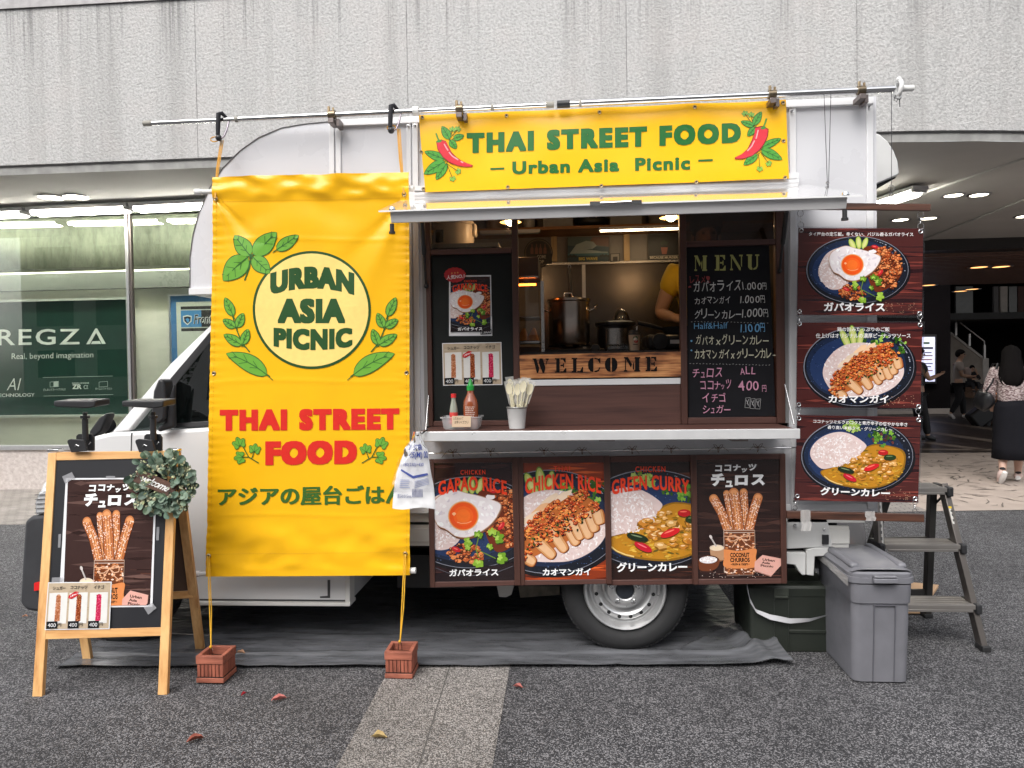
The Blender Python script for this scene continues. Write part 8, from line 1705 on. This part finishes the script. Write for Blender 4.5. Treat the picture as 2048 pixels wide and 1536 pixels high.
# man with a carrier in the passage
at = G(1917, 838); H_ = 1.68
mn_ = thing("person", "man in a pale shirt and dark trousers walking with a baby sling in the passage", "person", at); z0 = .02
J = dict(pelvis=(0, 0, .52), waist=(0, .005, .60), chest=(0, .0, .73), neck=(0, .01, .825), head=(.0, .025, .93), face=(0, 1, 0), lhip=(-.05, 0, .50), lknee=(-.05, .05, .29), lankle=(-.05, .07, .045), ltoe=(-.05, .14, .014), rhip=(.05, -.005, .50), rknee=(.05, .00, .29), rankle=(.05, -.11, .07), rtoe=(.05, -.06, .014),
         lsh=(-.11, 0, .79), lelb=(-.135, .03, .63), lwr=(-.06, .14, .60), rsh=(.11, 0, .79), relb=(.13, .03, .63), rwr=(.05, .14, .62))
tr, ix, N, b_ = figure(mn_, at, H_, rad(-112), J, M_SKIN); face(mn_, tr, H_, J['head'], (0, 1, 0)); cap_hair(mn_, tr, H_, J['head'], (0, 1, 0), M_HAIR)
def garment(name, root, tr, h, nodes, edges, mt): return skin(name, [(tr(p), r*h, (r2 or r)*h) for p, r, r2 in nodes], edges, mt, root)
garment("shirt", mn_, tr, H_, [((0, 0, .53), .088, .072), ((0, .005, .62), .082, .070), ((0, 0, .74), .096, .074), ((0, .005, .80), .066, .055), ((-.11, 0, .79), .052, .052), ((-.128, .02, .69), .046, .046), ((.11, 0, .79), .052, .052), ((.126, .02, .69), .046, .046)], [(0, 1), (1, 2), (2, 3), (2, 4), (4, 5), (2, 6), (6, 7)], mat("shirt_pale", (.36, .31, .28), .8))
garment("trousers", mn_, tr, H_, [((0, 0, .53), .085, .07), ((-.05, 0, .48), .064, .066), ((-.05, .05, .29), .050, .052), ((-.05, .068, .06), .036, .038), ((.05, -.005, .48), .064, .066), ((.05, 0, .29), .050, .052), ((.05, -.10, .085), .036, .038)], [(0, 1), (1, 2), (2, 3), (0, 4), (4, 5), (5, 6)], M_TROU)
garment("baby_sling", mn_, tr, H_, [((0, .09, .60), .06, .06), ((0, .105, .68), .068, .066), ((0, .10, .75), .05, .05)], [(0, 1), (1, 2)], mat("sling_grey", (.34, .27, .25), .85))
garment("sling_strap", mn_, tr, H_, [((-.06, .075, .77), .016, .014), ((-.065, .01, .845), .016, .014), ((-.05, -.07, .78), .016, .014)], [(0, 1), (1, 2)], mat("sling_strap", (.20, .14, .13), .85))
build("shoe", shoe(mn_, tr, J['lankle'], J['ltoe'], H_, 0), M_SOLE, mn_, smooth=60); build("shoe", shoe(mn_, tr, J['rankle'], J['rtoe'], H_, 0), M_SOLE, mn_, smooth=60)
# seated figure on the step
sat = W(1957, 779, 29.0); sat.z = .2; H_ = 1.58; zs = .42-sat.z
sp = thing("person", "person in black clothes sitting on the lit step below the stair railing", "person", (sat.x, 29.3, .2)); at = (sat.x, 29.55, .2); hb = zs/H_+.055
J = dict(pelvis=(0, 0, hb), waist=(0, .01, hb+.08), chest=(0, .03, hb+.20), neck=(0, .04, hb+.295), head=(0, .07, hb+.39), lhip=(-.05, .03, hb), lknee=(-.07, .24, hb+.02), lankle=(-.06, .25, .04), ltoe=(-.06, .32, .014), rhip=(.05, .03, hb), rknee=(.07, .24, hb+.02), rankle=(.05, .22, .04), rtoe=(.05, .29, .014), lsh=(-.11, .03, hb+.26), lelb=(-.14, .14, hb+.12), lwr=(-.03, .20, hb+.30), rsh=(.11, .03, hb+.26), relb=(.13, .14, hb+.12), rwr=(.03, .22, hb+.12))
tr, ix, N, b_ = figure(sp, at, H_, rad(180), J, M_SKIN); face(sp, tr, H_, J['head'], (0, 1, 0)); cap_hair(sp, tr, H_, J['head'], (0, 1, 0), M_HAIR, .03)
garment("top", sp, tr, H_, [((0, 0, hb), .09, .075), ((0, .01, hb+.09), .082, .07), ((0, .03, hb+.21), .095, .075), ((0, .04, hb+.27), .06, .05), ((-.11, .03, hb+.26), .05, .05), ((-.14, .14, hb+.12), .04, .04), ((-.06, .19, hb+.23), .032, .032), ((.11, .03, hb+.26), .05, .05), ((.13, .14, hb+.12), .04, .04), ((.06, .2, hb+.12), .032, .032)], [(0, 1), (1, 2), (2, 3), (2, 4), (4, 5), (5, 6), (2, 7), (7, 8), (8, 9)], M_TROU)
garment("trousers", sp, tr, H_, [((0, 0, hb), .088, .075), ((-.055, .05, hb), .066, .062), ((-.07, .24, hb+.02), .052, .052), ((-.06, .25, .06), .036, .038), ((.055, .05, hb), .066, .062), ((.07, .24, hb+.02), .052, .052), ((.05, .225, .06), .036, .038)], [(0, 1), (1, 2), (2, 3), (0, 4), (4, 5), (5, 6)], M_TROU)
build("shoe", shoe(sp, tr, J['lankle'], J['ltoe'], H_, 0), M_PLAST, sp, smooth=60); build("shoe", shoe(sp, tr, J['rankle'], J['rtoe'], H_, 0), M_PLAST, sp, smooth=60)
# woman walking away on the right
H_ = 1.58; sh_ = G(2003, 969); at = Vector((W(2033, 800, sh_.y).x, sh_.y+.1, .006))
wm = thing("person", "long-haired woman in a speckled knit top and long black skirt walking away", "person", at)
J = dict(pelvis=(0, 0, .53), waist=(0, 0, .62), chest=(0, .005, .74), neck=(0, .01, .83), head=(.0, .03, .93), lhip=(-.05, 0, .50), lknee=(-.045, .0, .29), lankle=(-.055, -.105, .085), ltoe=(-.07, -.075, .020), rhip=(.05, 0, .50), rknee=(.05, .06, .29), rankle=(.045, .10, .045), rtoe=(.045, .17, .016), lsh=(-.105, 0, .80), lelb=(-.135, -.01, .64), lwr=(-.115, .06, .56), rsh=(.105, 0, .80), relb=(.13, -.02, .64), rwr=(.12, .06, .53))
yw = rad(-28); tr, ix, N, b_ = figure(wm, at, H_, yw, J, mat("skin_light", (.50, .32, .25), .5, var=.04)); face(wm, tr, H_, J['head'], (0, 1, 0))
mt, nt, p = newmat("speckled_knit"); v = coords(nt, (1, 1, 3)); n = noise(nt, v, 38, 3, .7); nt.links.new(ramp(nt, n, [(.42, (.10, .05, .055)), (.5, (.30, .22, .22)), (.58, (.62, .55, .53))]), p.inputs["Base Color"]); p.inputs["Roughness"].default_value = .9
garment("knit_top", wm, tr, H_, [((0, 0, .555), .098, .085), ((0, 0, .64), .092, .078), ((0, 0, .75), .10, .078), ((0, .005, .81), .06, .055), ((-.105, 0, .80), .052, .052), ((-.135, -.01, .66), .046, .046), ((-.12, .04, .585), .04, .04), ((.105, 0, .80), .052, .052), ((.13, -.02, .66), .046, .046), ((.12, .04, .56), .04, .04)], [(0, 1), (1, 2), (2, 3), (2, 4), (4, 5), (5, 6), (2, 7), (7, 8), (8, 9)], mt)
mb = MB(); rings = []
for z, w, d, fx in ((.60, .082, .072, 0), (.55, .105, .088, 0), (.48, .112, .10, 0), (.38, .112, .105, 0), (.26, .116, .118, .0), (.175, .120, .128, 0)):
    rings.append([tr((w*math.cos(a_)*(1+.03*math.sin(7*a_)*(z < .45)), d*math.sin(a_)*(1+.03*math.cos(6*a_)*(z < .45)), z)) for a_ in [2*math.pi*k/36 for k in range(36)]])
loft(mb, rings[::-1], False); build("skirt", mb, mat("skirt_black", (.009, .009, .012), .9, spec=.15, bmp=.1, bs=60), wm, smooth=70, solid=.004)
mb = MB(); rings = []
for z, w, d, y in ((1.0, .004, .004, .02), (.985, .035, .042, .02), (.955, .056, .062, .018), (.91, .062, .064, .008), (.86, .068, .054, -.022), (.79, .076, .046, -.045), (.75, .070, .034, -.058), (.715, .055, .024, -.062), (.70, .03, .012, -.062)):
    rings.append([tr((w*math.cos(a_)*(1+.07*math.sin(13*a_+z*14)+.04*math.sin(23*a_)), y+d*math.sin(a_)-(.0 if math.sin(a_) < 0 else .022*(z < .95)), z)) for a_ in [2*math.pi*k/30 for k in range(30)]])
loft(mb, rings[::-1], True, True); build("long_hair", mb, M_HAIR, wm, smooth=70)
M_SHOEP = mat("shoe_pink", (.62, .47, .43), .7)
for a_, t_ in (('lankle', 'ltoe'), ('rankle', 'rtoe')):
    A, B = Vector(J[a_]), Vector(J[t_]); sc = garment("sock", wm, tr, H_, [(A+(Vector(J[a_[0]+'knee'])-A)*.20, .026, .027), (A+Vector((0, 0, .002)), .0265, .028)], [(0, 1)], M_TROU)
    build("shoe", shoe(wm, tr, A, B, H_, 0), M_SHOEP, wm, smooth=60); d = (B-A).normalized(); mb = MB(); up = Vector((0, 0, 1)); dz = -up+d*d.dot(up); dz = dz.normalized()
    mb.tube([tr(A-d*.02+dz*.026), tr(A+d*.01+dz*.026), tr(A.lerp(B, .6)+dz*.020), tr(B+d*.008+dz*.014)], [.016*H_, .020*H_, .021*H_, .014*H_], 10); build("sole", mb, mat("sole_white", (.66, .64, .62), .5), wm, smooth=60)
c = tr((-.165, .02, .60)); bg_ = thing("shoulder_bag", "black shoulder bag at the left side of the long-haired woman", "bag", c-Vector((0, 0, .12))); mb = MB(); mb.sphere(c, .15, 24, sc=(.55, .95, .8))
for v_ in mb.v: q = v_-c; q.z *= 1+.25*abs(q.y)/.15; v_.xyz = c+q+Vector((nz(v_.y*9, v_.z*9)*.03, 0, nz(v_.x*8, v_.y*8, 3)*.03))
build("bag_body", mb, mat("bag_leather", (.015, .015, .017), .35, bmp=.2, bs=40), bg_, smooth=60)
s0 = tr((-.095, .0, .86)); mb = MB(); mb.tube([c+Vector((-.03, -.10, .10)), c.lerp(s0, .5)+Vector((-.02, -.09, 0)), s0+Vector((0, -.05, .01)), s0+Vector((0, .05, .005)), c.lerp(s0, .5)+Vector((0, .09, 0)), c+Vector((0, .1, .1))], .012, 8); build("strap", mb, mat("bag_leather", (.015, .015, .017), .35), bg_, smooth=60); mb = MB(); mb.tube([c+Vector((-.09, -.07, .10)), c+Vector((-.03, -.125, .075)), c+Vector((.05, -.13, .05))], .003, 6); build("zip", mb, M_CHROME, bg_)
# black suitcase behind the woman
st = G(1969, 852); sc_ = thing("suitcase", "black wheeled suitcase tilted behind the long-haired woman's bag in the passage", "suitcase", st); th = rad(38); ax = Vector((math.cos(th), 0, math.sin(th))); az = Vector((-math.sin(th), 0, math.cos(th))); cc = W(1966, 828, st.y)
mb = MB(); mb.obox(cc, ax*.30, Vector((0, .13, 0)), az*.19); build("shell", mb, mat("case_black", (.012, .012, .014), .45, bmp=.1, bs=30), sc_, bevel=.05, seg=3); mb = MB()
for x in (1959, 1977): w_ = G(x, 852); mb.lathe([(.001, -.02), (.05, -.02), (.055, 0), (.05, .02), (.001, .02)], (w_.x, st.y, .058), 'y', 16)
pieces("wheel", mb, M_RUBBER, sc_); mb = MB(); e = cc+ax*.30; mb.tube([e-Vector((0, .07, 0)), e+ax*.35-Vector((0, .07, 0)), e+ax*.35+Vector((0, .07, 0)), e+Vector((0, .07, 0))], .012, 8); build("pull_handle", mb, M_ALUD, sc_)
# person passing behind the signs, only a forearm and foot showing
pa = Vector((W(1836, 850, 13.5).x-.02, 13.5, 0)); H_ = 1.66; ps = thing("person", "person in dark clothes mostly hidden behind the hanging signs, a forearm showing", "person", pa)
J = dict(pelvis=(0, 0, .53), waist=(0, 0, .61), chest=(0, 0, .74), neck=(0, 0, .83), head=(0, .02, .93), lhip=(-.05, 0, .5), lknee=(-.05, .04, .28), lankle=(-.05, .03, .045), ltoe=(-.05, .10, .014), rhip=(.05, 0, .5), rknee=(.05, .05, .28), rankle=(.05, .09, .045), rtoe=(.05, .16, .014), lsh=(-.11, 0, .8), lelb=(-.13, -.03, .64), lwr=(-.12, .05, .54), rsh=(.11, 0, .8), relb=(.14, .06, .66), rwr=(.10, .17, .70))
tr, ix, N, b_ = figure(ps, pa, H_, rad(-90), J, M_SKIN); face(ps, tr, H_, J['head'], (0, 1, 0)); cap_hair(ps, tr, H_, J['head'], (0, 1, 0), M_HAIR)
garment("tee_shirt", ps, tr, H_, [((0, 0, .53), .09, .075), ((0, 0, .63), .084, .072), ((0, 0, .75), .098, .075), ((0, 0, .81), .06, .055), ((-.11, 0, .8), .052, .052), ((-.125, -.02, .70), .046, .046), ((.11, 0, .8), .052, .052), ((.13, .04, .72), .046, .046)], [(0, 1), (1, 2), (2, 3), (2, 4), (4, 5), (2, 6), (6, 7)], M_TROU)
garment("trousers", ps, tr, H_, [((0, 0, .53), .086, .07), ((-.05, 0, .48), .064, .066), ((-.05, .04, .28), .05, .052), ((-.05, .03, .06), .036, .038), ((.05, 0, .48), .064, .066), ((.05, .05, .28), .05, .052), ((.05, .09, .06), .036, .038)], [(0, 1), (1, 2), (2, 3), (0, 4), (4, 5), (5, 6)], M_TROU)
build("shoe", shoe(ps, tr, J['lankle'], J['ltoe'], H_, 0), M_PLAST, ps, smooth=60); build("shoe", shoe(ps, tr, J['rankle'], J['rtoe'], H_, 0), M_PLAST, ps, smooth=60)
# cook in the kitchen
Yk = T+1.0; H_ = 1.62; hd_ = W(1397, 474, Yk); kz = hd_.z-.93*H_; at = Vector((hd_.x+.02, Yk, kz))
ck = thing("person", "cook in a yellow tee-shirt and dark cap in the kitchen, hand on hip", "person", at)
J = dict(pelvis=(0, 0, .53), waist=(0, 0, .62), chest=(0, .0, .735), neck=(0, .005, .825), head=(-.01, .03, .93), face=(0, 1, 0), lhip=(-.05, 0, .5), lknee=(-.06, .02, .28), lankle=(-.06, 0, .045), ltoe=(-.06, .07, .02), rhip=(.05, 0, .5), rknee=(.06, .02, .28), rankle=(.06, 0, .045), rtoe=(.06, .07, .02), lsh=(-.105, 0, .79), lelb=(-.158, -.02, .645), lwr=(-.118, .08, .622), lhand=(-.06, .10, .60), rsh=(.115, 0, .79), relb=(.20, -.04, .64), rwr=(.13, .06, .57))
yw = rad(180); Jm = {}
for k, v_ in J.items(): Jm[k] = v_
# the arm the photo shows is on the picture's left; facing the camera that is the person's right
for a_, b__ in (('lsh', 'rsh'), ('lelb', 'relb'), ('lwr', 'rwr')): Jm[a_], Jm[b__] = (-J[b__][0], *J[b__][1:]), (-J[a_][0], *J[a_][1:])
Jm.pop('lhand', None); Jm['rhand'] = (.06, .10, .60)
tr, ix, N, b_ = figure(ck, at, H_, yw, Jm, M_SKIN); face(ck, tr, H_, J['head'], (0, 1, 0)); cap_hair(ck, tr, H_, J['head'], (0, 1, 0), M_HAIR)
M_YT = mat("yellow_tee", (.62, .40, .02), .8, var=.05, bmp=.1, bs=30)
garment("tee_shirt", ck, tr, H_, [((0, 0, .50), .098, .08), ((0, 0, .62), .088, .072), ((0, 0, .74), .10, .076), ((0, 0, .808), .062, .052), ((.105, 0, .79), .054, .054), ((.138, -.01, .705), .052, .052), ((-.115, 0, .79), .056, .054), ((-.17, -.02, .69), .058, .056)], [(0, 1), (1, 2), (2, 3), (2, 4), (4, 5), (2, 6), (6, 7)], M_YT)
garment("trousers", ck, tr, H_, [((0, 0, .52), .086, .07), ((-.05, 0, .47), .064, .066), ((-.06, .02, .28), .05, .052), ((-.06, 0, .06), .036, .038), ((.05, 0, .47), .064, .066), ((.06, .02, .28), .05, .052), ((.06, 0, .06), .036, .038)], [(0, 1), (1, 2), (2, 3), (0, 4), (4, 5), (5, 6)], M_TROU)
mb = MB(); hc = Vector(J['head'])+Vector((0, 0, .022)); rings = [[tr(hc+Vector((w*math.cos(a_), w*1.12*math.sin(a_), z))) for a_ in [2*math.pi*k/24 for k in range(24)]] for z, w in ((0, .060), (.02, .061), (.045, .052), (.06, .03), (.064, .004))]; loft(mb, rings, False, True)
mb.prism([tr(hc+Vector((w, y, z))) for w, y, z in ((-.05, .05, .002), (-.035, .105, -.004), (0, .122, -.006), (.035, .105, -.004), (.05, .05, .002))], (0, 0, -.006)); build("cap", mb, mat("cap_dark", (.02, .02, .024), .8), ck, smooth=50)
# ================================================================ ACROSS THE PLAZA (seen mirrored in the glass)
ob = thing("building", "grey office block with rows of windows across the plaza, mirrored in the shop glass", "building", (0, -26, 0))
mb = MB(); mb.box(-34, 30, -32, -26, 0, 17); build("wall", mb, mat("far_wall", (.42, .40, .38), .8, var=.1, vs=.5), ob)
mb = MB()
for fl in range(5):
    for k in range(16): mb.box(-33+k*3.9, -33+k*3.9+2.4, -26.0, -25.94, 1.2+fl*3.2, 2.9+fl*3.2)
pieces("window", mb, mat("far_window", (.03, .035, .04), .1), ob)
R = random.Random(21)
for k, (x, y, h) in enumerate(((-15.5, -13, 6.5), (-8.5, -15, 7.5), (3.5, -14, 6.8))):
    t = thing("tree", ("dark leafy street tree across the plaza, mirrored at the left of the shop glass", "tallest dark street tree across the plaza, mirrored near the window mullion", "dark street tree across the plaza, straight behind the viewer")[k], "tree", (x, y, 0), "street trees across the plaza")
    mb = MB(); mb.tube([(x, y, 0), (x+.1, y, h*.3), (x, y, h*.6)], [.16, .12, .06], 8)
    for j in range(6): a_ = R.uniform(0, 6.28); mb.tube([(x+.05, y, h*R.uniform(.28, .45)), (x+math.cos(a_)*1.0, y+math.sin(a_)*1.0, h*.65), (x+math.cos(a_)*1.7, y+math.sin(a_)*1.7, h*.85)], [.06, .04, .015], 6)
    build("trunk", mb, mat("bark", (.06, .045, .035), .9), t, smooth=60); mb = MB()
    cl = [Vector((R.gauss(0, 1), R.gauss(0, 1), R.gauss(0, .8))).normalized()*R.uniform(.6, 1.9) for _ in range(26)]
    for j in range(1500):
        c = Vector((x, y, h*.72))+R.choice(cl)+Vector((R.gauss(0, .35), R.gauss(0, .35), R.gauss(0, .3))); u = Vector((R.uniform(-1, 1), R.uniform(-1, 1), R.uniform(-1, 1))).normalized()*.09; w = u.cross(Vector((R.uniform(-1, 1), R.uniform(-1, 1), R.uniform(-1, 1)))).normalized()*.06
        mb.add([c-u, c+w, c+u, c-w], [(0, 1, 2, 3)])
    build("crown", mb, mat("far_leaf", (.045, .07, .03), .6, var=.4, vs=2), t)
